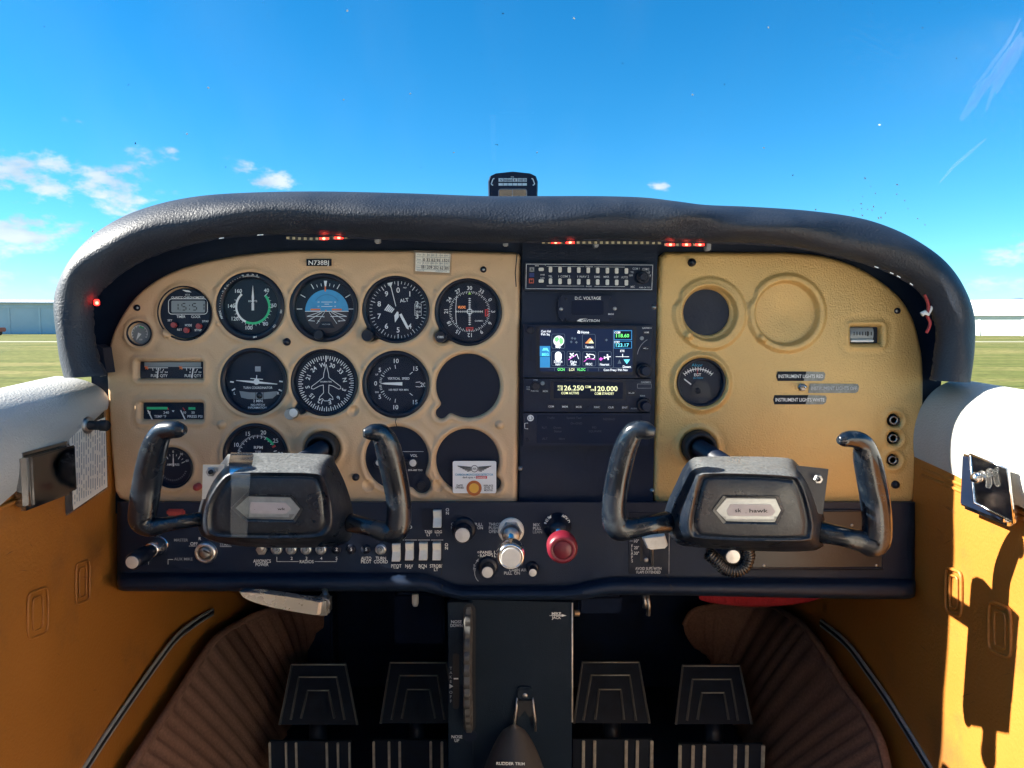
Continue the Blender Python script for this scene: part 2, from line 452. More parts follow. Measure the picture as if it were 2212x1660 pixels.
M('led_off', (.45, .36, .20), .5, var=.3, vs=500)
M('strip', (.03, .028, .025), .6, var=.3, vs=300)
M('screen_black', (.003, .006, .016), .4, spec=.15, var=.2, emit=.02, ecol=(.02, .05, .14))
M('scr_white', (.9, .9, .9), .4, emit=.28, ecol=(.9, .95, 1)); M('scr_green', (.2, .9, .2), .4, emit=.26, ecol=(.18, 1, .22))
M('scr_cyan', (.2, .8, .9), .4, emit=.24, ecol=(.15, .85, 1)); M('scr_blue', (.02, .18, .4), .4, emit=.14, ecol=(.04, .35, .75))
M('scr_magenta', (.8, .1, .7), .4, emit=.22, ecol=(1, .15, .8)); M('scr_yellow', (.9, .9, .2), .4, emit=.22, ecol=(1, 1, .72))
M('scr_orange', (.9, .3, .1), .4, emit=.25, ecol=(1, .30, .08)); M('scr_dim', (.1, .13, .16), .4, emit=.04, ecol=(.3, .4, .5))
M('scr_navy', (.006, .01, .03), .4, spec=.15, emit=.03, ecol=(.05, .12, .35))
M('seat_fabric', (.74, .64, .58), .8, var=.12, vs=40, bump=.6, bs=300)
M('headliner', (.80, .79, .75), .8, var=.06, vs=30)
M('dash_top', (.03, .034, .042), .6, var=.15, vs=30, bump=.6, bs=300)
clear_mat('windscreen', (.97, .985, .99), .01, haze=.012, ior=1.3)
clear_mat('dial_glass', (.97, .98, 1), .03, ior=1.16)
clear_mat('tape', (.82, .83, .80), .18, ior=1.5, haze=.55, hcol=(.8, .82, .78))
clear_mat('clear_plastic', (.93, .93, .90), .1, ior=1.5, haze=.12)
M('grime', (.05, .05, .05), .9); M('chip', (.8, .82, .85), .5)

# ---------------------------------------------------------------- outside: ground, apron, hangars, hills
def ground_mat():
    m = bpy.data.materials.new('grass_field'); m.use_nodes = True; n, l = m.node_tree.nodes, m.node_tree.links
    b = n['Principled BSDF']; b.inputs['Roughness'].default_value = .9; b.inputs['Specular IOR Level'].default_value = .1
    co = n.new('ShaderNodeTexCoord')
    def noise(sc, stretch, det=6):
        mpn = n.new('ShaderNodeMapping'); mpn.inputs['Scale'].default_value = stretch; l.new(co.outputs['Object'], mpn.inputs[0])
        q = n.new('ShaderNodeTexNoise'); q.inputs['Scale'].default_value = sc; q.inputs['Detail'].default_value = det
        q.inputs['Roughness'].default_value = .65
        l.new(mpn.outputs[0], q.inputs['Vector']); return q.outputs[0]
    r = n.new('ShaderNodeValToRGB'); l.new(noise(.35, (.25, 1, 1)), r.inputs[0])
    e = r.color_ramp.elements
    e[0].position = .3; e[0].color = (.065, .088, .022, 1); e[1].position = .7; e[1].color = (.23, .20, .08, 1)
    k = e.new(.5); k.color = (.125, .135, .038, 1)
    mx = n.new('ShaderNodeMixRGB'); mx.blend_type = 'MULTIPLY'; mx.inputs[0].default_value = .7
    r2 = n.new('ShaderNodeMapRange'); l.new(noise(3.0, (1, 1, 1), 8), r2.inputs[0]); r2.inputs[1].default_value = .3; r2.inputs[2].default_value = .7
    r2.inputs[3].default_value = .25; r2.inputs[4].default_value = 1.5
    l.new(r.outputs[0], mx.inputs[1]); l.new(r2.outputs[0], mx.inputs[2]); l.new(mx.outputs[0], b.inputs['Base Color'])
    MATS['grass_field'] = m
ground_mat()
M('asphalt', (.14, .14, .135), .9, var=.2, vs=3, bump=.5, bs=30)
M('gravel_strip', (.26, .25, .16), .95, var=.2, vs=2)
M('hangar_grey', (.60, .65, .70), .6, var=.08, vs=.3, dirt=(.40, .44, .48), dirt_amt=.4, dirt_s=.4)
M('hangar_white', (.80, .80, .78), .6, var=.04, vs=.4, dirt=(.55, .52, .47), dirt_amt=.5, dirt_s=.5)
M('hangar_roof', (.76, .76, .75), .5, var=.06, vs=.4)
M('hangar_door', (.54, .60, .66), .6, var=.08, vs=.5)
M('hill_haze_blue', (.13, .20, .27), .95, var=.25, vs=.004)  # distance haze is put into this base colour
M('red_paint', (.55, .10, .06), .5, var=.1, vs=3); M('tyre', (.02, .02, .02), .8); M('van_glass', (.03, .04, .05), .1)

g = MB()
nr, na = 40, 64
rr = [0] + [1.2 ** i * 2.2 for i in range(nr)]
rr = [r for r in rr if r < 6000] + [6000]
vs = [(0, 0, 0)]; fs = []
for i, r in enumerate(rr[1:]):
    for k in range(na): vs.append((r * math.cos(2 * math.pi * k / na), r * math.sin(2 * math.pi * k / na), 0))
for k in range(na): fs.append((0, 1 + k, 1 + (k + 1) % na))
for i in range(len(rr) - 2):
    for k in range(na):
        a = 1 + i * na; b = a + na; fs.append((a + k, b + k, b + (k + 1) % na, a + (k + 1) % na))
g.add(vs, fs)
o = g.build('ground', 'grass_field'); tag(o, 'mown dry grass airfield stretching to the horizon', kind='structure')
o = MB().add([(-120, -60, .004), (120, -60, .004), (120, 16.5, .004), (-120, 16.5, .004)], [(0, 1, 2, 3)]).build('apron', 'asphalt')
tag(o, 'grey tarmac apron round the parked aircraft', kind='structure')
o = MB().add([(-300, 62, .004), (300, 62, .004), (300, 66, .004), (-300, 66, .004)], [(0, 1, 2, 3)]).build('path', 'gravel_strip')
tag(o, 'pale straight track crossing the grass before the hangars', kind='structure')

# left hangar: long grey shed turned away from the sun
def px_ground(px, dist): return (px - 1106.0) / F * dist
def hangar(name, label, x0, x1, y, yaw, hgt, rise, depth, wall, door, roof, nd, doors=True):
    t = thing(name, label, 'hangar', ((x0 + x1) / 2, y, 0))
    c, s = math.cos(yaw), math.sin(yaw); cx = (x0 + x1) / 2; L = x1 - x0
    def W(u, w, z): return Vector((cx + u * c - w * s, y + u * s + w * c, z))
    h = L / 2
    wb = MB(); wb.prism([W(-h, 0, 0), W(h, 0, 0), W(h, 0, hgt), W(-h, 0, hgt)], W(0, depth, 0) - W(0, 0, 0)); wb.build('wall', wall, t)
    rb = MB(); ov = .5
    rb.prism([W(-h - ov, -ov, hgt + .02), W(-h - ov, depth / 2, hgt + rise), W(-h - ov, depth + ov, hgt + .02), W(-h - ov, depth + ov, hgt + .2), W(-h - ov, depth / 2, hgt + rise + .2), W(-h - ov, -ov, hgt + .2)], W(2 * h + 2 * ov, 0, 0) - W(0, 0, 0))
    rb.build('roof', roof, t)
    st_ = L / nd
    for i in range(nd):
        u0, u1 = -h + i * st_ + .12, -h + (i + 1) * st_ - .12
        d = MB(); d.prism([W(u0, -.06, .05), W(u1, -.06, .05), W(u1, -.06, hgt * .86), W(u0, -.06, hgt * .86)], W(0, .04, 0) - W(0, 0, 0))
        do = d.build('door', door, t)
        pb = MB(); pb.prism([W(u1 - .02, -.12, 0), W(u1 + .22, -.12, 0), W(u1 + .22, -.12, hgt * .9), W(u1 - .02, -.12, hgt * .9)], W(0, .06, 0) - W(0, 0, 0))
        pb.build('post', wall, t)
    hb = MB(); hb.prism([W(-h, -.14, hgt * .87), W(h, -.14, hgt * .87), W(h, -.14, hgt * .92), W(-h, -.14, hgt * .92)], W(0, .1, 0) - W(0, 0, 0)); hb.build('door_track', roof, t)
    return t
hangar('grey_hangar', 'long blue grey metal hangar with sliding doors at the left edge', -112, -48, 108, math.radians(10), 4.4, .55, 16, 'hangar_grey', 'hangar_door', 'hangar_grey', 16)
hangar('white_hangar', 'low bright white hangar with shallow roof at the right edge', 36, 86, 95, math.radians(-30), 2.5, 1.9, 9, 'hangar_white', 'hangar_white', 'hangar_roof', 11)
# red truck parked in front of the grey hangar
t = thing('pickup_truck', 'small red pickup truck parked before the grey hangar', 'truck', (-68.6, 99, 0))
b = MB(); b.box((-68.6, 99, .75), (4.6, 1.7, .55), bev=.1); b.box((-68.2, 99, 1.25), (1.7, 1.55, .6), bev=.18); b.build('body', 'red_paint', t)
b = MB(); b.box((-68.2, 99 - .79, 1.28), (1.2, .02, .34)); b.build('window', 'van_glass', t)
for sx in (-1, 1):
    for sy in (-1, 1):
        b = MB(); b.lathe([(0, -.1), (.34, -.1), (.34, .1), (0, .1)], (-68.6 + sx * 1.4, 99 + sy * .78, .344), (0, 1, 0), 16); b.build('wheel', 'tyre', t)
# far ridge at the left; the right one stands in for a haze band
for a0_, a1_, hh_, lb in ((-52, -30, 150, 'blue distant ridge beyond the grey hangar'), (22, 52, 105, 'low blue ridge standing in for haze beyond the white hangar')):
    h = MB(); vs = []; fs = []; n = 60
    for i in range(n):
        a = math.radians(a0_ + (a1_ - a0_) * i / (n - 1)); f_ = max(0, math.sin(math.pi * (i / (n - 1)))) ** .8
        z = hh_ * f_ * (1 + .10 * math.sin(i * .9) + .06 * math.sin(i * 2.3) + .03 * math.sin(i * 4.1))
        for d_, zz in ((3400, -5), (3900, z), (4600, -5)): vs.append((math.sin(a) * d_, math.cos(a) * d_, zz))
    for i in range(n - 1):
        for k in range(2): fs.append((i * 3 + k, i * 3 + k + 1, i * 3 + 4 + k, i * 3 + 3 + k))
    h.add(vs, fs, True); o = h.build('hills', 'hill_haze_blue'); tag(o, lb, kind='structure')

# ---------------------------------------------------------------- cabin shell
YP = .93                          # instrument panel
YL = .916                         # lower switch panel
WX = .5                           # side walls
FLOOR = CAMZ - .74
def wall(side):
    sgn = -1 if side == 'L' else 1; m = MB(); vs = []; fs = []
    ys = np.linspace(.52, 1.5, 50); zq = np.linspace(0, 1, 26)
    for y in ys:
        f_ = (.93 - y) / .19; bot = (-.104 - .066 * min(max(f_, -.3), 1.4)) if sgn < 0 else (-.164 - .012 * min(f_, 1.5))
        for q in zq:
            z = -.74 + (bot + .012 + .74) * q
            bulge = .004 * math.sin(y * 9 + z * 4) * math.sin(z * 11) + (-.012 * max(0, (-.45 - z) / .3))
            vs.append((sgn * (WX + .002 + bulge), y, CAMZ + z))
    m_ = len(zq)
    for i in range(len(ys) - 1):
        for k in range(m_ - 1):
            q = (i * m_ + k, (i + 1) * m_ + k, (i + 1) * m_ + k + 1, i * m_ + k + 1); fs.append(q if sgn < 0 else q[::-1])
    m.add(vs, fs, True)
    # outer skin closes the wall
    x = sgn * (WX + .05); zz0, zz1 = CAMZ - .78, CAMZ - .13
    m.prism([(x, .52, zz0), (x, 1.52, zz0), (x, 1.52, zz1), (x, .52, zz1)], (sgn * .012, 0, 0))
    return m
wl_ = wall('L').build('wall_left', 'vinyl_mustard'); tag(wl_, 'mustard vinyl door wall on the left with embossed oblongs', kind='structure')
wr_ = wall('R').build('wall_right', 'vinyl_mustard'); tag(wr_, 'mustard vinyl door wall on the right, partly sunlit', kind='structure')
WLOC_L, WLOC_R = wl_, wr_
def oblong(side, c, hw, hh, X, tilt):
    pts = []
    for i in range(24):
        a = 2 * math.pi * i / 24; e = .35
        u = math.copysign(abs(math.cos(a)) ** e, math.cos(a)) * hw; v = math.copysign(abs(math.sin(a)) ** e, math.sin(a)) * hh
        pts.append(PX(c[0] + u, c[1] + v + u * tilt, X))
    pts.append(pts[0]); return pts
for side, c, hw, hh, tilt in (('L', (179, 1258), 15, 44, -.35), ('L', (82, 1325), 22, 50, -.4), ('R', (2060, 1279), 17, 48, .35), ('R', (2160, 1361), 24, 54, .4)):
    X = -WX - .0005 if side == 'L' else WX + .0005; par = wl_ if side == 'L' else wr_
    b = MB()
    ra = .0013 if side == 'L' else .0022
    b.tube(oblong(side, c, hw, hh, X, tilt), ra, 6, caps=False); b.tube(oblong(side, c, hw * .5, hh * .72, X, tilt), ra * .7, 6, caps=False)
    b.build('embossed_frame', 'vinyl_mustard', par)
for dz in (0, 14):                                   # welted seam under the right ledge
    b = MB(); b.tube([PX(1994 + 0, 1012 + dz, WX), PX(2050, 1036 + dz, WX), PX(2100, 1058 + dz, WX), PX(2212, 1108 + dz, WX), PX(2500, 1236 + dz, WX)], .0025, 6); b.build('welt_seam', 'vinyl_mustard', wr_)
b = MB(); b.tube([PX(-200, 1200, -WX), PX(0, 1098, -WX), PX(60, 1072, -WX), PX(236, 985, -WX)], .0022, 6); b.build('welt_seam', 'vinyl_mustard', wl_)

M('scuff', (.17, .08, .035), .7, var=.3, vs=60)
rsc = random.Random(21)
for side, par, boxes in (('L', wl_, ((20, 1150, 225, 1270), (30, 1380, 230, 1560))), ('R', wr_, ((2010, 1060, 2060, 1250), (1990, 1380, 2190, 1600)))):
    X = -WX + .001 if side == 'L' else WX - .001
    for x0, y0, x1, y1 in boxes:
        for _ in range(4):
            x, y = rsc.uniform(x0, x1), rsc.uniform(y0, y1); L = rsc.uniform(8, 34); a = rsc.uniform(-.7, .7); w = rsc.uniform(.5, 1.1)
            b = MB(); b.add([PX(x - L * math.cos(a) / 2, y - L * math.sin(a) / 2, X), PX(x, y - w, X), PX(x + L * math.cos(a) / 2, y + L * math.sin(a) / 2 + 2, X), PX(x, y + w, X)], [(0, 1, 2, 3)]); b.build('scuff_mark', 'scuff', par)
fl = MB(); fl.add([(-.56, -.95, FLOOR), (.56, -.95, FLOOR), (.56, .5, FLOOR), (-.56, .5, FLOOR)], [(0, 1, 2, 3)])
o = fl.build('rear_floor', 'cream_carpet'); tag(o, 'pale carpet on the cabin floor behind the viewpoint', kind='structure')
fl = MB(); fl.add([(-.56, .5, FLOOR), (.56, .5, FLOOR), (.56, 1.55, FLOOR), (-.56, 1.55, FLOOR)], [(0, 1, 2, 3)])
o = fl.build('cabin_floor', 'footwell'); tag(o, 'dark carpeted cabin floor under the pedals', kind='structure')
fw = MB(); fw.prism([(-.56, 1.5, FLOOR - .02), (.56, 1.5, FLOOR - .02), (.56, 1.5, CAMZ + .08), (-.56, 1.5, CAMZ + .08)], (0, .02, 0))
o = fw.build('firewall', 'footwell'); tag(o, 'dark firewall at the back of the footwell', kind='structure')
# dark ducts and brackets behind the panel
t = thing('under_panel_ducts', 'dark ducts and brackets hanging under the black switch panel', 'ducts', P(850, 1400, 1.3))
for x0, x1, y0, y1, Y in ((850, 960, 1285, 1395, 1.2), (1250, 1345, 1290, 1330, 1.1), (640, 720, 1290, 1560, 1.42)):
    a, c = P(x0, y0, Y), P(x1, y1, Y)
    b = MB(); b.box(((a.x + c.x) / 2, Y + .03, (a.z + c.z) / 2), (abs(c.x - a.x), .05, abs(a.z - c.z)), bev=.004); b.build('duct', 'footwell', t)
for x, y, L in ((1398, 1290, 40), (1390, 1292, 22)):
    b = MB(); b.tube([P(x, y - 6, .98), P(x + 4, y + L * .5, .98), P(x + 2, y + L, .98)], .003, 6); b.build('bracket', 'dull_steel', t)
b = MB(); b.lathe([(0, 0), (.0045, 0), (.0045, .012), (.003, .016), (0, .016)], P(897, 1284, .97), (0, 0, -1), 10); b.build('plug', 'ivory', t)

# white padded window ledges
def ledge(side):
    sg = -1 if side == 'L' else 1; m = MB(); rings = []
    for y in np.linspace(.93, -.5, 48):
        f_ = (.93 - y) / .19; g_ = min(1, max(0, f_))
        if side == 'L': top = -.064 - .012 * g_; bot = -.104 - .066 * min(f_, 1.4)
        else: top = -.068 - .004 * g_; bot = -.164 - .012 * min(f_, 1.5)
        tw = .060 if side == 'L' else .050                     # how far the top edge lies outside the foot
        sw = min(1, max(0, (f_ - .42) / .25)); sw = sw * sw * (3 - 2 * sw)
        bul = .008 + (.018 * sw if side == 'R' else .008 * g_)
        h_ = top - bot; ring = []
        for k in range(17):
            q = k / 16; a = q * math.pi / 2
            x = WX + tw * (1 - math.cos(a)) ** 1.0 - bul * math.sin(math.pi * min(1, q * 1.02 + .08)); z = bot + h_ * math.sin(a)
            ring.append((sg * x, y, CAMZ + z))
        ring.append((sg * (WX + tw + .02), y, CAMZ + top - .004)); ring.append((sg * (WX + tw + .02), y, CAMZ + bot)); rings.append(ring)
    m.loft(rings if sg > 0 else [r[::-1] for r in rings], True, (True, True)); return m
o = ledge('L').build('window_ledge', 'vinyl_white', auto=50); tag(o, 'padded white vinyl ledge above the left wall', 'ledge')
o = ledge('R').build('window_ledge', 'vinyl_white', auto=50); tag(o, 'padded white vinyl ledge above the right wall, sunlit where it bulges', 'ledge')
# unseen fuselage skin and a plate, added to keep sun out of the footwell
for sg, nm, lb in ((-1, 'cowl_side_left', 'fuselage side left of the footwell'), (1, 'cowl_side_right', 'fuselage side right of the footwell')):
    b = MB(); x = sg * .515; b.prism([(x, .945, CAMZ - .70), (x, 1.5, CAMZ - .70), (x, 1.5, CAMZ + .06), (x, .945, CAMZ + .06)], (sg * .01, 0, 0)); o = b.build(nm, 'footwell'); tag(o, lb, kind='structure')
b = MB(); b.prism([(-.525, .965, CAMZ + .060), (.525, .965, CAMZ + .060), (.525, 1.5, CAMZ + .060), (-.525, 1.5, CAMZ + .060)], (0, 0, .008)); o = b.build('sun_block_plate', 'footwell'); tag(o, 'unseen sun-blocking plate added under the dash top', kind='structure')  # hidden plate, added to stop sun leaking onto the carpet
# unseen cream side panels added to bounce sun forward; then bulkhead and roof
for sg, nm, lb in ((-1, 'rear_bounce_panel', 'unseen cream panel added on the left to bounce light forward'), (1, 'rear_bounce_panel', 'unseen cream panel added on the right to bounce light forward')):
    b = MB(); x = sg * (WX + .004); zt = -.105 if sg > 0 else -.15; b.prism([(x, -.95, FLOOR), (x, .518, FLOOR), (x, .518, CAMZ + zt), (x, -.95, CAMZ + zt)], (sg * .03, 0, 0)); o = b.build(nm, 'cream_vinyl'); tag(o, lb, kind='structure')
b = MB(); b.prism([(-.56, -.95, FLOOR), (.56, -.95, FLOOR), (.56, -.95, CAMZ + .44), (-.56, -.95, CAMZ + .44)], (0, -.02, 0)); o = b.build('rear_bulkhead', 'cream_vinyl'); tag(o, 'cream bulkhead at the back of the cabin', kind='structure')
if ROOF:
    b = MB(); b.prism([(-.52, -.948, CAMZ + .44), (.52, -.948, CAMZ + .44), (.52, .18, CAMZ + .44), (-.52, .18, CAMZ + .44)], (0, 0, .03)); o = b.build('cabin_roof', 'headliner'); tag(o, 'pale cabin headliner above the viewpoint', kind='structure')

# seats and rear bulkhead behind the lens (they only show in the dial glasses)
def seat(x, label):
    t = thing('pilot_seat', label, 'seat', (x, -.1, FLOOR), 'front seats')
    b = MB(); b.box((x, .02, FLOOR + .32), (.40, .42, .12), bev=.04); b.build('cushion', 'seat_fabric', t)
    b = MB(); b.box((x, -.26, FLOOR + .66), (.40, .12, .62), Matrix.Rotation(math.radians(-10), 3, 'X'), bev=.045); b.build('backrest', 'seat_fabric', t)
    for dx in (-.15, .15):
        for dy in (-.14, .16):
            b = MB(); b.box((x + dx, dy, FLOOR + .131), (.03, .03, .262)); b.build('leg', 'dull_steel', t)
seat(-.26, 'left front seat in beige fabric behind the viewpoint'); seat(.26, 'right front seat in beige fabric behind the viewpoint')

# ---------------------------------------------------------------- windscreen
def wsurf(s, t):                     # s in -1..1 round the nose, t 0 bottom .. 1 top
    a = s * math.pi / 2; e = .62
    bx = .60 * math.copysign(abs(math.sin(a)) ** e, s); by = .30 + 1.06 * abs(math.cos(a)) ** e
    tx = .53 * math.copysign(abs(math.sin(a)) ** e, s); ty = .22 + .30 * abs(math.cos(a)) ** e
    bz = -.075 + .20 * abs(math.cos(a)) ** 1.5
    return Vector((bx + (tx - bx) * t, by + (ty - by) * t, CAMZ + bz + (.62 - bz) * t))
m = MB(); ns, ntt = 64, 16; vs = [wsurf(-1 + 2 * i / ns, k / ntt) for i in range(ns + 1) for k in range(ntt + 1)]; fs = []
for i in range(ns):
    for k in range(ntt): fs.append((i * (ntt + 1) + k, (i + 1) * (ntt + 1) + k, (i + 1) * (ntt + 1) + k + 1, i * (ntt + 1) + k + 1))
m.add(vs, fs, True)
o = m.build('windscreen', 'windscreen'); tag(o, 'clear curved windscreen wrapping round above the black glareshield', 'windscreen'); WS = o
from mathutils.bvhtree import BVHTree
bvh = BVHTree.FromPolygons([v for v in vs], fs)
def on_screen_glass(px, py):
    d = ray(px, py).normalized(); h_ = bvh.ray_cast(Vector((0, 0, CAMZ)), d)
    return (h_[0] - d * .0012, h_[1], d) if h_[0] is not None else None
rs = random.Random(3)
gm, cm = MB(), MB()
def speck(mb, px, py, r, L=1.):
    q = on_screen_glass(px, py)
    if not q: return
    p, nn, d = q
    a = Vector((rs.uniform(-1, 1), rs.uniform(-1, 1), rs.uniform(-1, 1))).cross(nn).normalized(); c = nn.cross(a).normalized()
    k = 7; mb.add([p + a * (math.cos(2 * math.pi * i / k) * r * L * rs.uniform(.7, 1.2)) + c * (math.sin(2 * math.pi * i / k) * r * rs.uniform(.7, 1.2)) for i in range(k)], [tuple(range(k))])
for _ in range(40): speck(gm, rs.uniform(30, 2190), rs.uniform(20, 440), rs.choice((.0003, .0004, .0005, .0008)), rs.choice((1, 1, 2)))
for _ in range(26): speck(gm, rs.gauss(1890, 60), rs.gauss(440, 28), rs.choice((.0005, .0007, .001)), 1.7)
for px, py in ((742, 216), (1496, 205), (886, 203), (750, 24), (1240, 40), (1650, 320), (980, 330), (1160, 330), (404, 290), (450, 190), (1900, 270), (1660, 60), (200, 500)): speck(cm, px, py, .0011, 1.6)
gm.build('bug_specks', 'grime', WS, kind='stuff'); cm.build('stone_chips', 'chip', WS, kind='stuff')
clear_mat('smear', (.9, .95, 1), .3, ior=1.2, haze=.11, hcol=(.9, .95, 1), h0=.3, h1=.65)
def smear(pts, w):
    out = []
    for px, py in pts:
        q = on_screen_glass(px, py)
        if q: out.append(q)
    b = MB(); vs = []; fs = []
    for i, (p, nn, d) in enumerate(out):
        j = min(i + 1, len(out) - 1); k = max(i - 1, 0); tdir = (out[j][0] - out[k][0]).normalized(); s_ = nn.cross(tdir).normalized() * w * math.sin(math.pi * (i + .6) / (len(out) + .2))
        vs += [p + s_, p - s_]
    for i in range(len(out) - 1): fs.append((2 * i, 2 * i + 1, 2 * i + 3, 2 * i + 2))
    b.add(vs, fs, True); b.build('smear', 'smear', WS)
smear([(2090, 232), (2110, 215), (2135, 180), (2160, 140), (2185, 105), (2208, 70)], .004)
smear([(2100, 190), (2125, 165), (2150, 130), (2180, 90), (2205, 40)], .002)
smear([(2075, 260), (2100, 225), (2120, 190), (2150, 160)], .006)
smear([(2130, 240), (2150, 180), (2180, 120), (2212, 90)], .003)
smear([(2150, 200), (2172, 150), (2195, 110), (2210, 80)], .007)
smear([(2030, 395), (2060, 360), (2095, 330), (2130, 300)], .002)

# ---------------------------------------------------------------- glareshield
OUT = [(148, 812), (136, 760), (129, 700), (129, 645), (141, 598), (166, 550), (204, 508), (258, 472), (335, 443), (430, 424), (550, 416), (700, 414), (880, 418),
       (1050, 424), (1170, 424), (1290, 424), (1390, 427), (1460, 435), (1525, 443), (1620, 447), (1740, 455), (1850, 470), (1930, 495), (2000, 535), (2050, 582), (2080, 632), (2095, 690), (2095, 755), (2082, 822)]
INN = [(226, 812), (208, 770), (199, 720), (197, 668), (206, 640), (236, 608), (290, 570), (350, 543), (440, 519), (530, 508), (640, 504), (770, 511), (900, 518),
       (1040, 522), (1170, 521), (1290, 516), (1390, 518), (1460, 521), (1525, 523), (1620, 525), (1710, 532), (1800, 550), (1880, 571), (1945, 598), (1994, 634), (2018, 682), (2026, 720), (2022, 770), (2014, 822)]
o_, i_ = spline2(OUT, 8), spline2(INN, 8)
t = thing('glareshield', 'black padded leather glareshield arching over the whole instrument panel', 'glareshield', P(1106, 520, .86))
rows = []
rg = random.Random(5)
lump = [0.] * len(o_)
for i in range(len(o_)):
    lump[i] = .006 * math.exp(-((o_[i][0] - 1480) / 60.) ** 2)
for i, (a, b) in enumerate(zip(o_, i_)):
    Yo, Yi = .895, .868
    A, B = P(a[0], a[1], Yo), P(b[0], b[1], Yi); row = []
    inw = (B - A).normalized(); inw.y = 0
    jag = .0012 * rg.uniform(-1, 1)
    row.append(P(b[0], b[1] + 2, .94) - inw * .006)             # underside runs back to the panel, flaring outwards
    row.append(P(b[0], b[1] + 1, .90) - inw * .002)
    row.append(B + inw * jag + Vector((0, .006, 0)))
    n = 14
    for k in range(n + 1):
        q = k / n; base = B.lerp(A, q)
        d_ = math.sin(math.pi * min(1, q * 1.0)) ** .75
        wob = .0018 * math.sin(i * .13 + q * 4) + .0012 * math.sin(i * .31 - q * 7)
        row.append(base + Vector((0, -.034 * d_ - wob * d_ + lump[i] * math.sin(math.pi * q * 2), 0)))
    back = A - inw * .004
    row.append(Vector((back.x, .94, back.z))); row.append(Vector((A.x, 1.02, A.z - .002)))
    cxx, czz = 0., CAMZ - .02
    row.append(Vector((A.x * .985, 1.22, A.z - .03)))
    rows.append(row)
m = MB(); m.loft(rows, True, (False, False), closed=False); m.build('padded_cover', 'leather', t)
# torn edge of the cover: a ragged dark hem under the roll
b = MB(); pts = []
for i in range(0, len(i_), 1):
    q = i_[i]; pts.append(P(q[0], q[1] + rg.uniform(-1.2, 1.2), .872))
b.tube(pts, .0022, 6); b.build('hem', 'leather_dark', t)
for x0, x1 in ((560, 570), (470, 478), (1890, 1905), (1920, 1932), (1940, 1955), (1965, 1974)):
    i = min(range(len(i_)), key=lambda k: abs(i_[k][0] - x0) + (0 if i_[k][1] < 640 else 999)); q = i_[i]; q2 = i_[min(i + 1, len(i_) - 1)]
    b = MB(); b.line(q[0], q[1] + 2, q2[0], q2[1] + 2, 2.2, .862); b.build('frayed_edge', 'print_white', t)
# dash top behind the roll
dt = MB(); pts = []
top = [q for q in o_ if q[1] < 640]
f1 = [P(q[0], q[1], .895) for q in top]
dt.loft([[Vector((p.x, 1.0, p.z - .006)) for p in f1], [Vector((p.x * .97, 1.2, p.z * .5 + (CAMZ + .09) * .5)) for p in f1], [Vector((p.x * .9, 1.36, CAMZ + .07)) for p in f1]], True, (False, False), closed=False)
dt.build('dash_top', 'dash_top', t)

# black backing plate of the whole panel (shows round the radios and under the glareshield)
mid = [((a[0] + b[0]) / 2, (a[1] + b[1]) / 2) for a, b in zip(OUT, INN)]
mid = [(x * .985 + 1106 * .015, y) for x, y in mid]
outl = [(225, 1110)] + mid + [(2000, 1110)]
b = MB(); b.prism([P(x, y, YP + .012) for x, y in outl], (0, .012, 0))
ctr = thing('radio_panel', 'black centre panel holding the radios between the tan panels', 'panel', P(1270, 1100, YP))
b.build('backing_plate', 'black_panel', ctr)
b = MB(); b.prism([P(x, y, YP + .004) for x, y in ((1129, 524), (1421, 524), (1410, 1100), (1122, 1100))], (0, .0075, 0)); b.build('radio_mount', 'black_panel', ctr)
for x, y in ((1413, 664), (1124, 1012), (1409, 1060)):
    b = MB(); s = S(x, y, YP); b.lathe([(5.5 * s, 0), (5 * s, .002), (2.5 * s, .0035), (0, .004)], P(x, y, YP + .004), n=14); b.build('rivet', 'dull_steel', ctr)

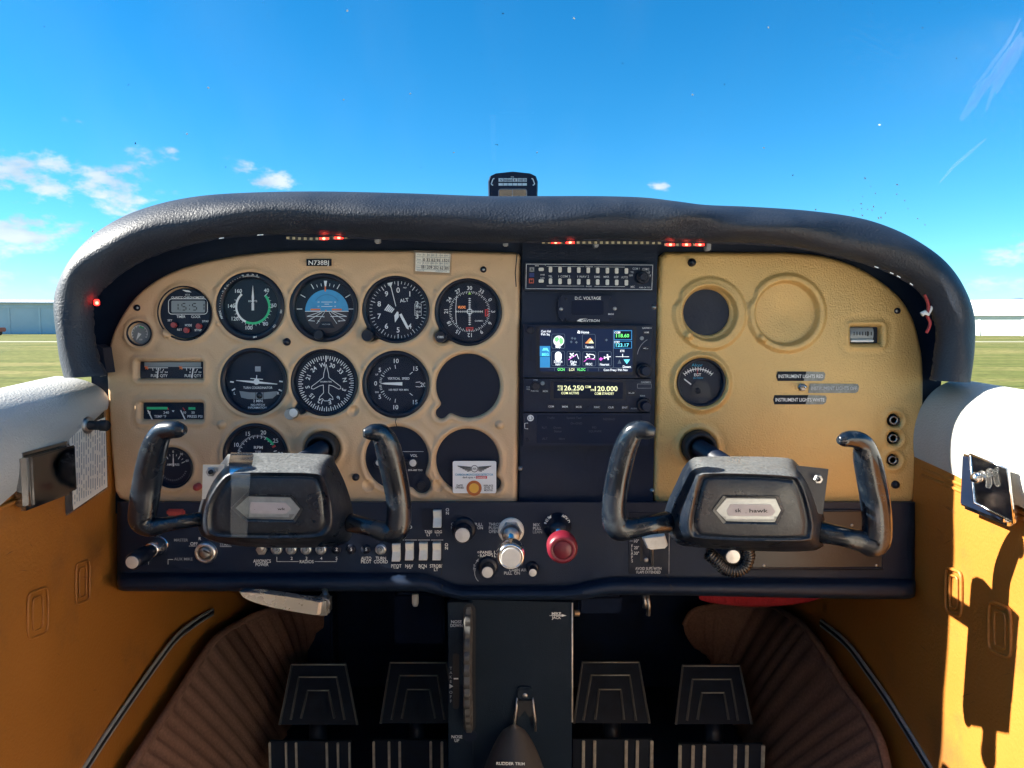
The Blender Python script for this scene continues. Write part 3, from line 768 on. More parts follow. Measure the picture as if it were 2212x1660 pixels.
# ---------------------------------------------------------------- moulded tan panels as reliefs
def relief(outline, holes, bumps, mat, name, parent, extra=None, R=9., step=2.0):
    pts = np.array(outline); x0, y0 = pts.min(0) - 8; x1, y1 = pts.max(0) + 8
    xs = np.arange(x0, x1, step); ys = np.arange(y0, y1, step); gx, gy = np.meshgrid(xs, ys)
    d = np.full(gx.shape, 1e9); ins = np.zeros(gx.shape, bool)
    for (ax, ay), (bx, by) in zip(pts, np.roll(pts, -1, 0)):
        ex, ey = bx - ax, by - ay; L2 = ex * ex + ey * ey + 1e-9
        tt = np.clip(((gx - ax) * ex + (gy - ay) * ey) / L2, 0, 1)
        d = np.minimum(d, np.hypot(gx - ax - tt * ex, gy - ay - tt * ey))
        cr = ((ay > gy) != (by > gy)); xx = ax + (gy - ay) / (by - ay + 1e-12) * ex
        ins ^= cr & (gx < xx)
    sd_ = np.where(ins, d, -d)
    def edge(q, R, deep):
        c = np.clip((R - q) / R, 0, 1)
        return np.where(q < 0, -deep + q * .003, -deep * (1 - np.sqrt(np.clip(1 - c * c, 0, 1))))
    h = np.where(sd_ < R, edge(sd_, R, .006), 0)
    h += .0005 * np.sin(gx * .021 + 1) * np.sin(gy * .027)
    if extra is not None: h = extra(gx, gy, h)
    cut = sd_ < -6
    for hole in holes:
        q = hole(gx, gy)
        lip = .0011 * np.exp(-((q - 8) / 3.5) ** 2) - .0006 * np.exp(-((q - 20) / 7.) ** 2)
        h = h + np.where(q > 0, lip, 0)
        h = np.where(q < 5, np.minimum(h, edge(q, 5., .004)), h)
        cut |= q < -5
    for bx, by, br, bh in bumps:
        q = np.hypot(gx - bx, gy - by)
        if bh > 0: h += bh * np.sqrt(np.clip(1 - (q / br) ** 2, 0, 1))
        else: h += bh * np.clip(1 - (q / br) ** 2, 0, 1) + .0006 * np.exp(-((q - br) / 2.2) ** 2)
    V = Pn(gx, gy, YP); V[..., 1] -= h
    ny, nx = gx.shape; idx = np.arange(ny * nx).reshape(ny, nx)
    keep = ~(cut[:-1, :-1] & cut[1:, :-1] & cut[:-1, 1:] & cut[1:, 1:])
    quads = np.stack([idx[:-1, :-1], idx[1:, :-1], idx[1:, 1:], idx[:-1, 1:]], -1)[keep]
    used = np.unique(quads); remap = np.full(ny * nx, -1); remap[used] = np.arange(len(used))
    Vf = V.reshape(-1, 3)[used] - np.array(WLOC[parent.name]); quads = remap[quads]
    me = bpy.data.meshes.new(name); me.vertices.add(len(Vf)); me.vertices.foreach_set('co', Vf.ravel().astype(np.float32))
    me.loops.add(quads.size); me.loops.foreach_set('vertex_index', quads.ravel().astype(np.int32))
    me.polygons.add(len(quads)); me.polygons.foreach_set('loop_start', np.arange(0, quads.size, 4, dtype=np.int32))
    me.polygons.foreach_set('use_smooth', np.ones(len(quads), bool))
    me.update(calc_edges=True); me.validate(); me.materials.append(MATS[mat])
    o = bpy.data.objects.new(name, me); COL.objects.link(o); o.parent = parent; WLOC[o.name] = WLOC[parent.name].copy()
    return o
def circ(cx, cy, r): return lambda gx, gy: np.hypot(gx - cx, gy - cy) - r
def keyhole(cx, cy, r, kx, ky, kr):
    def f(gx, gy):
        q = np.hypot(gx - cx, gy - cy) - r
        ex, ey = kx - cx, ky - cy; tt = np.clip(((gx - cx) * ex + (gy - cy) * ey) / (ex * ex + ey * ey), 0, 1)
        q2 = np.hypot(gx - cx - tt * ex, gy - cy - tt * ey) - kr
        k = 8.; hh = np.clip(.5 + .5 * (q2 - q) / k, 0, 1); return q2 * (1 - hh) + q * hh - k * hh * (1 - hh)
    return f
def rrect(x0, y0, x1, y1, r=4):
    def f(gx, gy):
        a = np.abs(gx - (x0 + x1) / 2) - (x1 - x0) / 2 + r; b = np.abs(gy - (y0 + y1) / 2) - (y1 - y0) / 2 + r
        return np.hypot(np.maximum(a, 0), np.maximum(b, 0)) + np.minimum(np.maximum(a, b), 0) - r
    return f
LEFT = spline2([(228, 800), (235, 742), (255, 692), (290, 641), (340, 602), (400, 576), (480, 557), (560, 546), (640, 541)], 6) + [(900, 541), (1050, 544), (1112, 546), (1120, 549), (1123, 556)] + \
       [(1120, 800), (1116, 1085), (1112, 1095), (1102, 1099), (1000, 1098), (640, 1092), (275, 1087), (256, 1079), (246, 1062), (238, 980)]
G = dict(airspeed=(541, 662, 71), attitude=(699.5, 665, 71.5), altimeter=(855.3, 669.4, 70), cdi=(1011.6, 674.7, 70), turn=(548.7, 824.6, 70), heading=(701, 827, 70), vsi=(855.3, 831, 70),
         blank=(1010.4, 834.2, 70), tach=(552, 985, 68), ammeter=(372, 1011, 42), intercom=(856, 991, 69), coblank=(1009.5, 996, 69), clock=(400.4, 677.5, 54.5), suction=(301.3, 721, 24))
holes = [circ(*G[k]) for k in ('airspeed', 'attitude', 'turn', 'tach', 'ammeter', 'clock', 'suction', 'vsi')]
holes += [keyhole(*G['altimeter'], 802, 722, 15), keyhole(*G['cdi'], 956, 727, 14), keyhole(*G['heading'], 650, 882, 12), keyhole(*G['blank'], 953, 893, 13),
          keyhole(*G['intercom'], 910, 1048, 20), keyhole(*G['coblank'], 1066, 1046, 16), rrect(295, 781, 437, 820), rrect(302, 870, 438, 909), circ(697, 969, 36)]
bumps = [(361, 720, 11, .006), (763, 888, 13, -.003), (478.5, 918, 9, .004), (1079.7, 918, 9, .004), (796, 1049, 14, -.0025), (947.5, 1049, 14, -.0025), (470, 700, 5, .0015), (467, 625, 6, .0015), (628, 630, 6, .0015), (786, 625, 6, .0015), (940, 632, 6, .0015),
         (630, 790, 6, .0015), (786, 795, 6, .0015), (940, 800, 6, .0015)]
lp = thing('instrument_panel', 'moulded tan plastic panel on the left full of round dials', 'panel', P(680, 1095, YP))
relief(LEFT, holes, bumps, 'tan_panel', 'moulding', lp)
def crack(pts, w, Y, par):
    b = MB(); b.poly(pts, w, Y); b.build('crack', 'print_black', par)
crack([(856, 903), (854, 912), (857, 920), (855, 927)], 1.6, YP - .0012, lp)
crack([(1117, 548), (1113, 590), (1115, 620)], 2.2, YP - .0005, lp)

RIGHT = spline2([(1700, 545), (1780, 553), (1850, 575), (1905, 607), (1948, 645), (1976, 692), (1992, 750), (1997, 800), (1995, 900), (1986, 1000)], 6) + [(1976, 1078), (1970, 1090), (1956, 1096), (1700, 1095), (1432, 1091), (1418, 1084), (1413, 1068)] + \
        [(1418, 800), (1424, 575), (1428, 555), (1440, 545)]
def right_extra(gx, gy, h):
    # two blanked-out dials: the first a rim round an open hole, the second pressed shut
    for cx, cy, r1, r2 in ((1532.5, 678, 60, 80), (1699, 677, 70, 86)):
        q = np.hypot(gx - cx, gy - cy); a = np.degrees(np.arctan2(gy - cy, gx - cx))
        r2a = r2 - 7. * np.exp(-((a + 155) / 9.) ** 2) + 0 * a
        h = h + .004 * np.clip((q - r1 + 6) / 8, 0, 1) * np.clip((r2a - q + 2) / 8, 0, 1) - .0055 * np.clip((r1 - q) / 5, 0, 1)
        q2 = np.hypot(gx - (cx - r1 * .78), gy - (cy + r1 * .78)); h = h + .0045 * np.exp(-(q2 / 9.) ** 4)
    q = np.hypot(gx - 1699, gy - 677); h = h - .004 * np.exp(-(q / 40.) ** 2)
    q = np.hypot(gx - 1514.6, gy - 826.5); h = h + .003 * np.exp(-((q - 60) / 6.) ** 2)
    return h
rholes = [circ(1529.5, 675, 52), circ(1514.6, 826.5, 50), rrect(1838, 705, 1905, 744), circ(1509, 966, 36), circ(1933, 909, 14.5), circ(1932, 948, 14), circ(1930.6, 995, 13)]
rp = thing('instrument_panel', 'plain tan plastic panel on the right with two blanked out dials', 'panel', P(1700, 1095, YP))
relief(RIGHT, rholes, [], 'tan_panel_plain', 'moulding', rp, right_extra, R=12)
def screw(par, x, y, r, mat='bezel_black', Y=YP, head=True, dome=.004):
    s = S(x, y, Y); b = MB(); b.lathe([(r * s, 0), (r * s * .95, dome * .5), (r * s * .6, dome * .9), (0, dome)], P(x, y, Y + .0005), n=18); o = b.build('screw', mat, par)
    if head:
        b = MB(); b.lathe([(r * s * .42, 0), (r * s * .3, .0008), (0, .001)], P(x, y, Y + .0005 - dome * .93), n=12); b.build('screw_socket', 'dull_steel', o)
for x, y, r in ((296.5, 665.4, 7), (1044.3, 582.7, 7)): screw(lp, x, y, r)
for x, y, r in ((620.3, 739, 8.5), (769, 1031, 8)): screw(lp, x, y, r, head=False, dome=.006)
screw(rp, 1493.8, 567.8, 9, head=False, dome=.007); screw(rp, 1937.4, 672, 7); screw(rp, 1933, 1047, 9, head=False, dome=.006)
b = MB(); s = S(429, 1051, YP); b.lathe([(8 * s, 0), (8 * s, .006), (6 * s, .009), (0, .01)], P(429, 1051, YP), n=16); b.build('warning_button', 'button_red', lp)
# recessed black wells behind every opening
def well(par, f): f.build('well', 'dial_black', par)
b = MB(); b.disc(1529.5, 675, 56, YP + .0095); b.build('open_well', 'leather_dark', rp)
for x, y in ((1933, 909), (1932, 948), (1930.6, 995)):
    s = S(x, y, YP); b = MB(); b.lathe([(15 * s, 0), (15 * s, .001), (9 * s, .001), (9 * s, .005), (8 * s, .0055), (4.5 * s, .0055), (4.5 * s, -.004), (0, -.004)], P(x - 2, y, YP + .0085), n=20)
    o = b.build('headset_jack', 'bezel_black', rp)
    b = MB(); b.lathe([(9 * s, 0), (9 * s, .0012), (6.6 * s, .0012), (6.6 * s, 0)], P(x - 3, y - 1, YP + .0027), n=20); b.build('jack_ring', 'dull_steel', o)
# slotted trim window on the right
t = thing('ashtray_slot', 'small recessed window with a curved white scale, right tan panel', 'gauge', P(1871, 740, YP))
b = MB(); b.prism([P(x, y, YP + .0095) for x, y in ((1834, 701), (1909, 701), (1909, 748), (1834, 748))], (0, .002, 0)); b.build('well', 'dial_black', t)
b = MB(); vs = []
a, c = P(1840, 707, YP), P(1889, 738, YP); r_ = (a.z - c.z) / 2
rings = []
for k in range(9):
    q = math.pi * (.1 + .8 * k / 8); rings.append([Vector((x, YP + .009 - .006 * math.sin(q), (a.z + c.z) / 2 + r_ * math.cos(q))) for x in (a.x, c.x)])
b.loft(rings, True, (False, False), closed=False); b.build('scale_drum', 'lcd', t)
b = MB(); b.box((P(1864, 739, YP).x, YP + .004, P(1864, 737, YP).z), ((c.x - a.x), .006, .0028), bev=.0008); b.build('index_bar', 'white_plastic', t)
b = MB()
for k in range(7): b.rect(1844 + k * 6.2, 717, 1846 + k * 6.2, 725, YP + .0024)
b.rect(1873, 716, 1876, 727, YP + .0022); b.build('scale_print', 'print_black', t)

# ---------------------------------------------------------------- placards and cards
def card(name, label, cat, poly, Y, mat, th=.0006):
    t = thing(name, label, cat, P(poly[0][0], poly[-1][1], Y)); b = MB(); b.prism([P(x, y, Y - th) for x, y in poly], (0, th, 0)); b.build('plate', mat, t); return t
Yc = YP - .0017
t = card('registration_placard', 'black placard reading N738BJ above the blue horizon dial', 'placard', [(662, 560), (716, 560), (716, 575), (662, 575)], Yc, 'placard')
MB().text('N738BJ', 688.5, 567.7, 9.6, Yc - .0009, w=44).build('lettering', 'print_white', t)
t = thing('compass_card', 'paper compass correction card in a clear sleeve on the tan panel', 'card', P(935, 595, Yc))
b = MB(); b.prism([P(x, y, Yc) for x, y in ((894, 541), (977, 544), (975, 596), (893, 593))], (0, .0005, 0)); b.build('sleeve', 'clear_plastic', t)
b = MB(); b.prism([P(x, y, Yc - .0012) for x, y in ((898, 546), (973, 549), (971, 590), (897, 586))], (0, .0006, 0)); b.build('paper', 'paper', t)
b = MB(); Y_ = Yc - .0016
for k in range(4): b.line(898 + 1, 555 + k * 9, 972, 557.5 + k * 9, .7, Y_)
for k in range(7): b.line(914 + k * 9.5, 547, 912.5 + k * 9.5, 582, .6, Y_)
for r_, (y, txt) in enumerate(((551, 'For  N  30  60  E  120 150'), (568.5, 'For  S 210 240 W 300 330'))): b.text(txt, 935, y + .5, 3.2, Y_, w=66, rot=2)
b.text('Steer', 905, 560.5, 3, Y_, rot=2); b.text('Steer', 904, 577.5, 3, Y_, rot=2); b.text('DATE              AIRPATH', 933, 585.5, 2.6, Y_, w=64, rot=2); b.build('print', 'print_grey', t)
b = MB(); b.text('0 32 62 91 1521', 942, 562.5, 6.5, Y_ - .0002, w=56, rot=2); b.text('181 209 252 62 301', 940, 578.5, 6.5, Y_ - .0002, w=60, rot=3); b.build('handwriting', 'print_black', t)
for nm, txt, x0, x1, y0, y1, w0 in (('red', 'INSTRUMENT LIGHTS RED', 1677, 1783, 803, 823.5, 1742), ('white', 'INSTRUMENT LIGHTS WHITE', 1670, 1786, 854, 874, 1746), ('off', 'INSTRUMENT LIGHTS OFF', 1747, 1856, 829, 849.5, 1752)):
    t = thing('placard', {'red': 'worn black label reading INSTRUMENT LIGHTS RED above the toggle', 'white': 'worn black label reading INSTRUMENT LIGHTS WHITE below the toggle', 'off': 'faded grey label reading INSTRUMENT LIGHTS OFF beside the toggle'}[nm], 'placard', P((x0 + x1) / 2, y1, YP))
    Yq = YP - .0008; c_ = 6
    a_mat, b_mat = ('placard', 'placard_worn')
    b = MB(); b.prism([P(x, y, Yq) for x, y in ((x0 + 3, y0), (w0, y0), (w0 - 6, y1), (x0 + 3, y1), (x0, (y0 + y1) / 2))], (0, .0006, 0)); b.build('strip', a_mat if nm != 'off' else b_mat, t)
    b = MB(); b.prism([P(x, y, Yq + .0001) for x, y in ((w0 + .3, y0), (x1 - 3, y0 + 1), (x1, y0 + 6), (x1 - 2, y1 - 4), (x1 - 8, y1), (w0 - 5.7, y1))], (0, .0005, 0)); b.build('worn_strip', b_mat, t)
    MB().text(txt, (x0 + x1) / 2, (y0 + y1) / 2, 7.4, Yq - .0004, w=(x1 - x0) * .91).build('lettering', 'print_white' if nm != 'off' else 'print_worn', t)
t = thing('toggle_switch', 'small metal toggle switch between the three light labels', 'switch', P(1732, 845, YP))
s = S(1732, 837, YP); b = MB(); b.lathe([(9 * s, 0), (9 * s, .002), (7 * s, .003), (7 * s, .005), (4 * s, .0055), (0, .0055)], P(1732, 837, YP - .0003), n=6, smooth=False); b.build('nut', 'dull_steel', t)
b = MB(); b.tube([P(1733, 837, YP - .005), P(1737, 836.5, YP - .012), P(1740, 836, YP - .018)], [.0012, .0016, .002], 8); b.build('lever', 'chrome', t)

# ---------------------------------------------------------------- lower switch panel
def yb(x):
    sm = lambda a, b_, q: (lambda t_: t_ * t_ * (3 - 2 * t_))(min(1, max(0, (q - a) / (b_ - a))))
    return 1243 + 27 * sm(905, 1000, x) - 18 * sm(1215, 1330, x) + 4 * sm(1330, 1960, x)
def yl(x):
    sm = lambda a, b_, q: (lambda t_: t_ * t_ * (3 - 2 * t_))(min(1, max(0, (q - a) / (b_ - a))))
    return 1276 + 20 * sm(905, 1000, x) - 12 * sm(1230, 1330, x) + 9 * sm(1330, 1960, x)
xs = [253, 254.5, 257, 261, 267, 276] + list(np.linspace(290, 1940, 150)) + [1955, 1964, 1970, 1974, 1976.5, 1978]
low = thing('switch_panel', 'black lower switch panel running under both tan panels', 'panel', P(1110, 1293, YL))
rows = []
for i, x in enumerate(xs):
    e = min(i, len(xs) - 1 - i); q = min(1, e / 6.); c_ = math.sqrt(max(0, 1 - (1 - q) ** 2)); k = (1 - c_)
    b0, l0 = yb(x), yl(x) - 14 * k; b0 = min(b0, l0 - 22)
    prof = [(1083, YL + .012), (1086, YL), (b0 - 16, YL), (b0 - 9, YL - .002), (b0 - 4, YL - .001), (b0, YL - .006), (b0 + 4, YL - .015), (b0 + (l0 - b0) * .3, YL - .021), (b0 + (l0 - b0) * .65, YL - .024), (l0 - 5, YL - .022), (l0 - 1, YL - .015), (l0 + 1, YL - .005), (l0 + 2, YL + .05)]
    rows.append([P(x, y, min(Y + .02 * k, YL + .05)) for y, Y in prof])
m = MB(); m.loft(rows, True, (False, False), closed=False); m.build('panel_skin', 'black_panel', low, auto=60)
crack([(953, 1215), (955, 1228), (953, 1246), (955, 1252)], 1.5, YL - .0008, low)
crack([(1437, 1240), (1443, 1247), (1446, 1254)], 1.6, YL - .0035, low)
crack([(956, 1262), (954, 1272), (955, 1280)], 1.6, YL - .0247, low)
crack([(1447, 1262), (1452, 1270), (1451, 1277)], 1.6, YL - .0247, low)
YT = YL - .0006
def lab(txt, x, y, h=6.5, w=None, mat='print_white', rot=0, par=low, Y=None):
    MB().text(txt, x, y, h, YT if Y is None else Y, w=w, rot=rot).build('lettering', mat, par)
for a in (('MASTER', 391, 1167, 6, 30, 'print_grey'), ('OFF', 419, 1175, 6.5, 16), ('R', 432, 1164, 6.5), ('START', 487, 1176.5, 6, 24, 'print_worn'), ('AUX MIKE', 396, 1208, 5.8, 40, 'print_grey'), ('PRIMER', 297, 1207, 6, 34, 'print_grey'),
          ('AVIONICS', 566, 1212.5, 7, 38), ('POWER', 566, 1219.8, 7, 28), ('1', 598, 1206.5, 6.5), ('2', 630, 1206.5, 6.5), ('3', 662, 1206.5, 6.5), ('4', 694, 1206.5, 6.5), ('5', 727, 1206.5, 6.5), ('RADIOS', 662.4, 1213.7, 6.5, 30),
          ('AUTO', 791, 1206.5, 7, 22), ('PILOT', 791, 1213.8, 7, 22), ('TURN', 822.7, 1206.5, 7, 22), ('COORD', 822.7, 1213.8, 7, 30), ('PITOT', 856, 1223, 7, 22), ('HT', 856, 1230.5, 7, 10), ('NAV', 884, 1223, 7, 17), ('LT', 884, 1230.5, 7, 9),
          ('BCN', 913, 1223, 7, 17), ('LT', 913, 1230.5, 7, 9), ('STROBE', 942, 1223, 7, 27), ('LT', 942, 1230.5, 7, 9), ('TAXI', 925, 1149, 6, 16), ('LT', 926, 1155.5, 6, 8), ('LDG', 947, 1149, 6, 15), ('LT', 947, 1155.5, 6, 8, 'print_grey'),
          ('O', 966.5, 1101.5, 6.5), ('N', 966.5, 1109, 6.5), ('O', 964.4, 1177, 6.5), ('N', 964.4, 1184.5, 6.5), ('CARB', 986, 1132.5, 6.5, 23, 'print_worn'), ('HT', 979.5, 1140, 6.5, 10, 'print_worn'), ('PULL', 1034, 1133, 6.5, 18, 'print_worn'), ('ON', 1037, 1140.5, 6.5, 12, 'print_worn'),
          ('THROTTLE', 1075, 1133, 6.5, 38, 'print_worn'), ('PUSH', 1066, 1140.7, 6.5, 20, 'print_worn'), ('OPEN', 1066, 1148.5, 6.5, 20, 'print_worn'), ('MIX', 1159, 1134, 6.5, 14, 'print_worn'), ('PULL', 1160.5, 1141.6, 6.5, 18, 'print_worn'), ('LEAN', 1161, 1149.3, 6.5, 20, 'print_grey'),
          ('PANEL LT', 1057, 1193.5, 6.3, 40), ('RADIO LT', 1057, 1200.8, 6.3, 40), ('CABIN AIR', 1119, 1231.6, 6, 38, 'print_worn'), ('PULL  ON', 1106, 1238.5, 6.5, 34, 'print_worn'), ('B', 1025, 1222, 5.5, None, 'print_worn'), ('R', 1024.5, 1229, 5.5, None, 'print_worn'), ('T', 1025, 1236, 5.5, None, 'print_worn'), ('D', 887, 1139, 6.5)):
    lab(*a)
b = MB()
for pts in ([(408, 1180), (426, 1180)], [(475, 1181), (500, 1181)], [(598, 1210), (598, 1213.5), (645, 1213.5)], [(680, 1213.5), (727, 1213.5), (727, 1210)], [(363, 1220), (363, 1209), (374, 1209)], [(321, 1208), (321, 1220)]): b.poly(pts, 1.3, YT)
b.arc(1052, 1237, 26, 27.4, -140, -70, YT, 10); b.quadp([(1034, 1207), (1033, 1214), (1028, 1212)], YT); b.poly([(1031, 1212), (1027, 1218)], 1.2, YT)
b.arc(1033.5, 1193.5, 1.1, 2.3, 0, 360, YT, 10); b.disc(1033.5, 1201, 1.2, YT, 8)
b.build('line_print', 'print_worn', low)

# ---------------------------------------------------------------- round dials
YF = YP + .007                    # dial faces sit back in their bezels
YM = YF - .0006                   # print on the faces
YN = YF - .0024                   # pointers
YG = YP + .0026                   # cover glasses
def dial(name, label, cx, cy, r, inner=.87, key=None, glass=True, face='dial_black', depth=.0):
    t = thing(name, label, 'gauge', P(cx, cy + r, YP)); s = S(cx, cy, YP)
    R = (r + 3.5) * s; b = MB()
    b.lathe([(R, -.004), (R, .0005), (R * .965, .0022), (R * (inner + .05), .0024), (R * (inner + .02), .0012), (R * inner, -.0055)], P(cx, cy, YP + .0015), n=64)
    b.f = b.f[:-2]; b.sm = b.sm[:-2]
    b.build('bezel', 'bezel_black', t)
    if key:
        kx, ky, kr = key; L = math.hypot(kx - cx, ky - cy); ux, uy = (kx - cx) / L, (ky - cy) / L; b = MB(); pts = []
        x0, y0 = cx + ux * r * .9, cy + uy * r * .9
        for k in range(13):
            a = math.atan2(uy, ux) - math.pi / 2 + math.pi * k / 12; pts.append((kx + kr * math.cos(a), ky + kr * math.sin(a)))
        pts += [(x0 - uy * kr * 1.2 * 1, y0 + ux * kr * 1.2), (x0 + uy * kr * 1.2, y0 - ux * kr * 1.2)]
        b.prism([P(x, y, YP + .0006) for x, y in pts], (0, .005, 0)); b.build('bezel_ear', 'bezel_black', t)
    b = MB(); b.prism([P(cx + r * .97 * math.cos(2 * math.pi * i / 48), cy + r * .97 * math.sin(2 * math.pi * i / 48), YF) for i in range(48)], (0, .003, 0)); b.build('dial_face', face, t)
    if glass:
        b = MB(); b.disc(cx, cy, r * (inner + .05), YG, 48); b.build('cover_glass', 'dial_glass', t)
    return t
def knob(par, x, y, r, L=.014, mat='bezel_black', Y=YP, cap=None, name='knob', flute=0):
    s = S(x, y, Y); b = MB(); R = r * s
    b.lathe([(R * .9, 0), (R, .001), (R, L * .8), (R * .88, L), (0, L)], P(x, y, Y), n=flute or 24, smooth=not flute); o = b.build(name, mat, par, auto=40)
    if cap: b = MB(); b.lathe([(R * .74, 0), (R * .7, .0006), (0, .0008)], P(x, y, Y - L), n=20); b.build('knob_cap', cap, o, auto=20)
    return o
def needle(par, pts, mat='print_white', Y=None, name='pointer'):
    b = MB(); b.prism([P(x, y, YN if Y is None else Y) for x, y in pts], (0, .0005, 0)); return b.build(name, mat, par)
def pr(par, b, mat='print_white', name='dial_print'): return b.build(name, mat, par)
def around(b, items, cx, cy, r, h, Y, radial=True, w=None):
    for txt, a in items:
        q = math.radians(a); b.text(txt, cx + r * math.sin(q), cy - r * math.cos(q), h, Y, rot=a if radial else 0, w=w)

# airspeed indicator
cx, cy, r = G['airspeed']; t = dial('airspeed_indicator', 'airspeed dial with white and green arcs, top left of the six', cx, cy, r, .80)
fx, fy = 546, 663
b = MB(); b.arc(fx, fy, 33.5, 38, 205, 318, YM); b.ticks(fx, fy, 34, 43, (48, 92, 235, 272, 318), 1.3, YM)
around(b, (('40', 40), ('60', 86), ('80', 143), ('100', 190), ('120', 236), ('140', 272), ('160', 318)), fx, fy, 46, 8, YM, False)
b.text('KNOTS', fx, fy - 12, 4, YM); b.ticks(fx, fy, 38, 42, range(60, 300, 11), .9, YM); pr(t, b)
b = MB(); b.arc(fx, fy, 33.5, 38.5, 48, 205, YM, 40); pr(t, b, 'print_green', 'green_arc')
needle(t, [(fx - 2.4, fy - 20), (fx, fy - 46), (fx + 2.4, fy - 20), (fx + 1, fy), (fx - 1, fy)]); needle(t, [(fx - 2.6, fy - 8), (fx + 2.6, fy - 8), (fx + 2.6, fy + 8), (fx - 2.6, fy + 8)], name='pointer_tail')
b = MB(); Yb = YP - .0013; b.ticks(cx, cy, 64, 66.5, range(-14, 18, 2), .7, Yb); around(b, (('90', -14), ('60', -5), ('30', 4), ('0', 12)), cx, cy, 68.5, 3.2, Yb)
around(b, (('T', -62), ('A', -55), ('S', -48), ('PRESS', -104), ('ALT', -110), ('120', 130), ('140', 172), ('100', 100)), cx, cy, 67, 4, Yb); b.ticks(cx, cy, 65.5, 67, range(-100, -18, 5), .8, Yb); pr(t, b, 'print_white', 'bezel_print')

# attitude indicator
cx, cy, r = G['attitude']; t = dial('attitude_indicator', 'blue and dark artificial horizon dial, top row', cx, cy, r, .84)
fx, fy = 706, 673
b = MB(); b.quadp([(fx + 47 * math.cos(math.pi * (1 + i / 24)), fy + 47 * math.sin(math.pi * (1 + i / 24))) for i in range(25)], YF - .0003); b.build('horizon_sky', 'sky_ball', t)
b = MB(); b.arc(fx, fy - 8, 27, 29, -60, 60, YM - .0002); pr(t, b, 'sky_ball_dark', 'horizon_line')
b = MB(); b.quadp([(fx + 47 * math.cos(math.pi * i / 24), fy + 47 * math.sin(math.pi * i / 24)) for i in range(25)], YF - .0003); b.build('horizon_ground', 'earth_ball', t)
b = MB(); b.line(fx - 47, fy, fx + 47, fy, 1.4, YM)
for k in (-1, 1):
    b.line(fx + k * 14, fy + 1, fx + k * 43, fy + 11, 1.2, YM); b.line(fx + k * 43, fy + 11, fx + k * 8, fy + 11, 1.2, YM); b.line(fx + k * 10, fy + 2, fx + k * 40, fy + 20, 1.2, YM); b.line(fx + k * 40, fy + 20, fx + k * 26, fy + 21, 1.2, YM); b.line(fx + k * 5, fy + 2, fx + k * 22, fy + 27, .9, YM)
for dy, w in ((-20, 12), (-15.5, 5), (-10.5, 12)): b.line(fx - w, fy + dy, fx + w, fy + dy, 1.1, YM)
for txt, x, y in (('20', -18, -20), ('20', 18, -20), ('10', -18, -10.5), ('10', 18, -10.5), ('10', -7, 11.5), ('10', 14, 11.5), ('20', -18, 21), ('20', 26, 21)): b.text(txt, fx + x, fy + y, 3, YM)
for a, q in ((-90, 1), (-60, 1), (-30, 1), (-20, 0), (-10, 0), (10, 0), (20, 0), (30, 1), (60, 1), (90, 1)): b.ticks(fx - 3, fy - 5, 50, 62 if q else 56, (a,), 1.6 if q else 1.2, YM)
b.quadp([(fx - 6.5, fy - 66), (fx + .5, fy - 66), (fx - 1.5, fy - 54), (fx - 4.5, fy - 54)], YM); pr(t, b)
b = MB(); b.rect(fx - 5, fy - 54, fx - 2, fy - 43, YM); b.rect(fx - 35, fy - 5.5, fx - 14, fy - 2, YN); b.rect(fx + 11, fy - 5.5, fx + 32, fy - 2, YN); b.disc(fx - 2, fy - 2, 1.5, YN, 8); pr(t, b, 'print_orange', 'aircraft_symbol')
b = MB(); b.quadp([(fx - 20, fy + 36), (fx - 12, fy + 22), (fx + 9, fy + 22), (fx + 17, fy + 36)], YN); pr(t, b, 'dial_black', 'symbol_post'); b = MB(); b.text('VACUUM', fx - 2, fy + 28, 3, YN - .0003); pr(t, b, 'print_grey')
knob(t, 692, 723, 11, .010, Y=YP + .001)

# altimeter
cx, cy, r = G['altimeter']; t = dial('altimeter', 'altimeter dial reading 0 to 9 with striped flag, top row', cx, cy, r, .88, key=(800, 722, 14))
fx, fy = 860, 670
b = MB(); b.ticks(fx, fy, 52, 62, range(0, 360, 36), 1.5, YM); b.ticks(fx, fy, 56, 62, [a * 7.2 for a in range(50) if a % 5], 1, YM)
around(b, [(str(k), k * 36) for k in range(10)], fx, fy, 43, 11, YM, False); b.text('ALT', fx + 13, fy - 21, 7.5, YM, rot=-8); b.text('FEET', fx + 15, fy - 48, 2.6, YM)
for k in range(5): b.line(fx - 29 + k * 3.5, fy - 4 + k * 1.2 + 5, fx - 20 + k * 2.8, fy - 12 + k * 2.3, 2.6, YM)
b.poly([(fx + 36, fy - 13), (fx + 50, fy - 13), (fx + 50, fy + 12), (fx + 36, fy + 12)], .8, YM, True); b.text('29.8', fx + 43, fy - 6, 5, YM, w=11); b.text('29.9', fx + 43, fy + 4, 5, YM, w=11); pr(t, b)
def hand(par, x, y, a, L, w, tail=0, tip=.25, base=None, Y=None, mat='print_white'):
    q = math.radians(a); ux, uy = math.sin(q), -math.cos(q); nx, ny = -uy, ux; bw = w if base is None else base
    g_ = lambda d, k: (x + ux * d + nx * k, y + uy * d + ny * k)
    return needle(par, [g_(-tail, bw / 2), g_(L * (1 - tip), w / 2), g_(L, 0), g_(L * (1 - tip), -w / 2), g_(-tail, -bw / 2)], mat, Y)
hand(t, fx, fy, 152, 48, 5.5, -10, .1); hand(t, fx, fy, 194, 28, 10, -4, .5, 3); hand(t, fx - 5, fy - 8, -14, 50, 1.6, 0, .05); needle(t, [(fx - 23, fy - 58), (fx - 12, fy - 60), (fx - 16, fy - 48)], name='pointer_tip')
knob(t, 797, 725, 13, .013); b = MB(); s = S(fx, fy, YP); b.lathe([(4 * s, 0), (3 * s, .001), (0, .0012)], P(fx, fy, YN), n=12); b.build('hub', 'bezel_black', t)

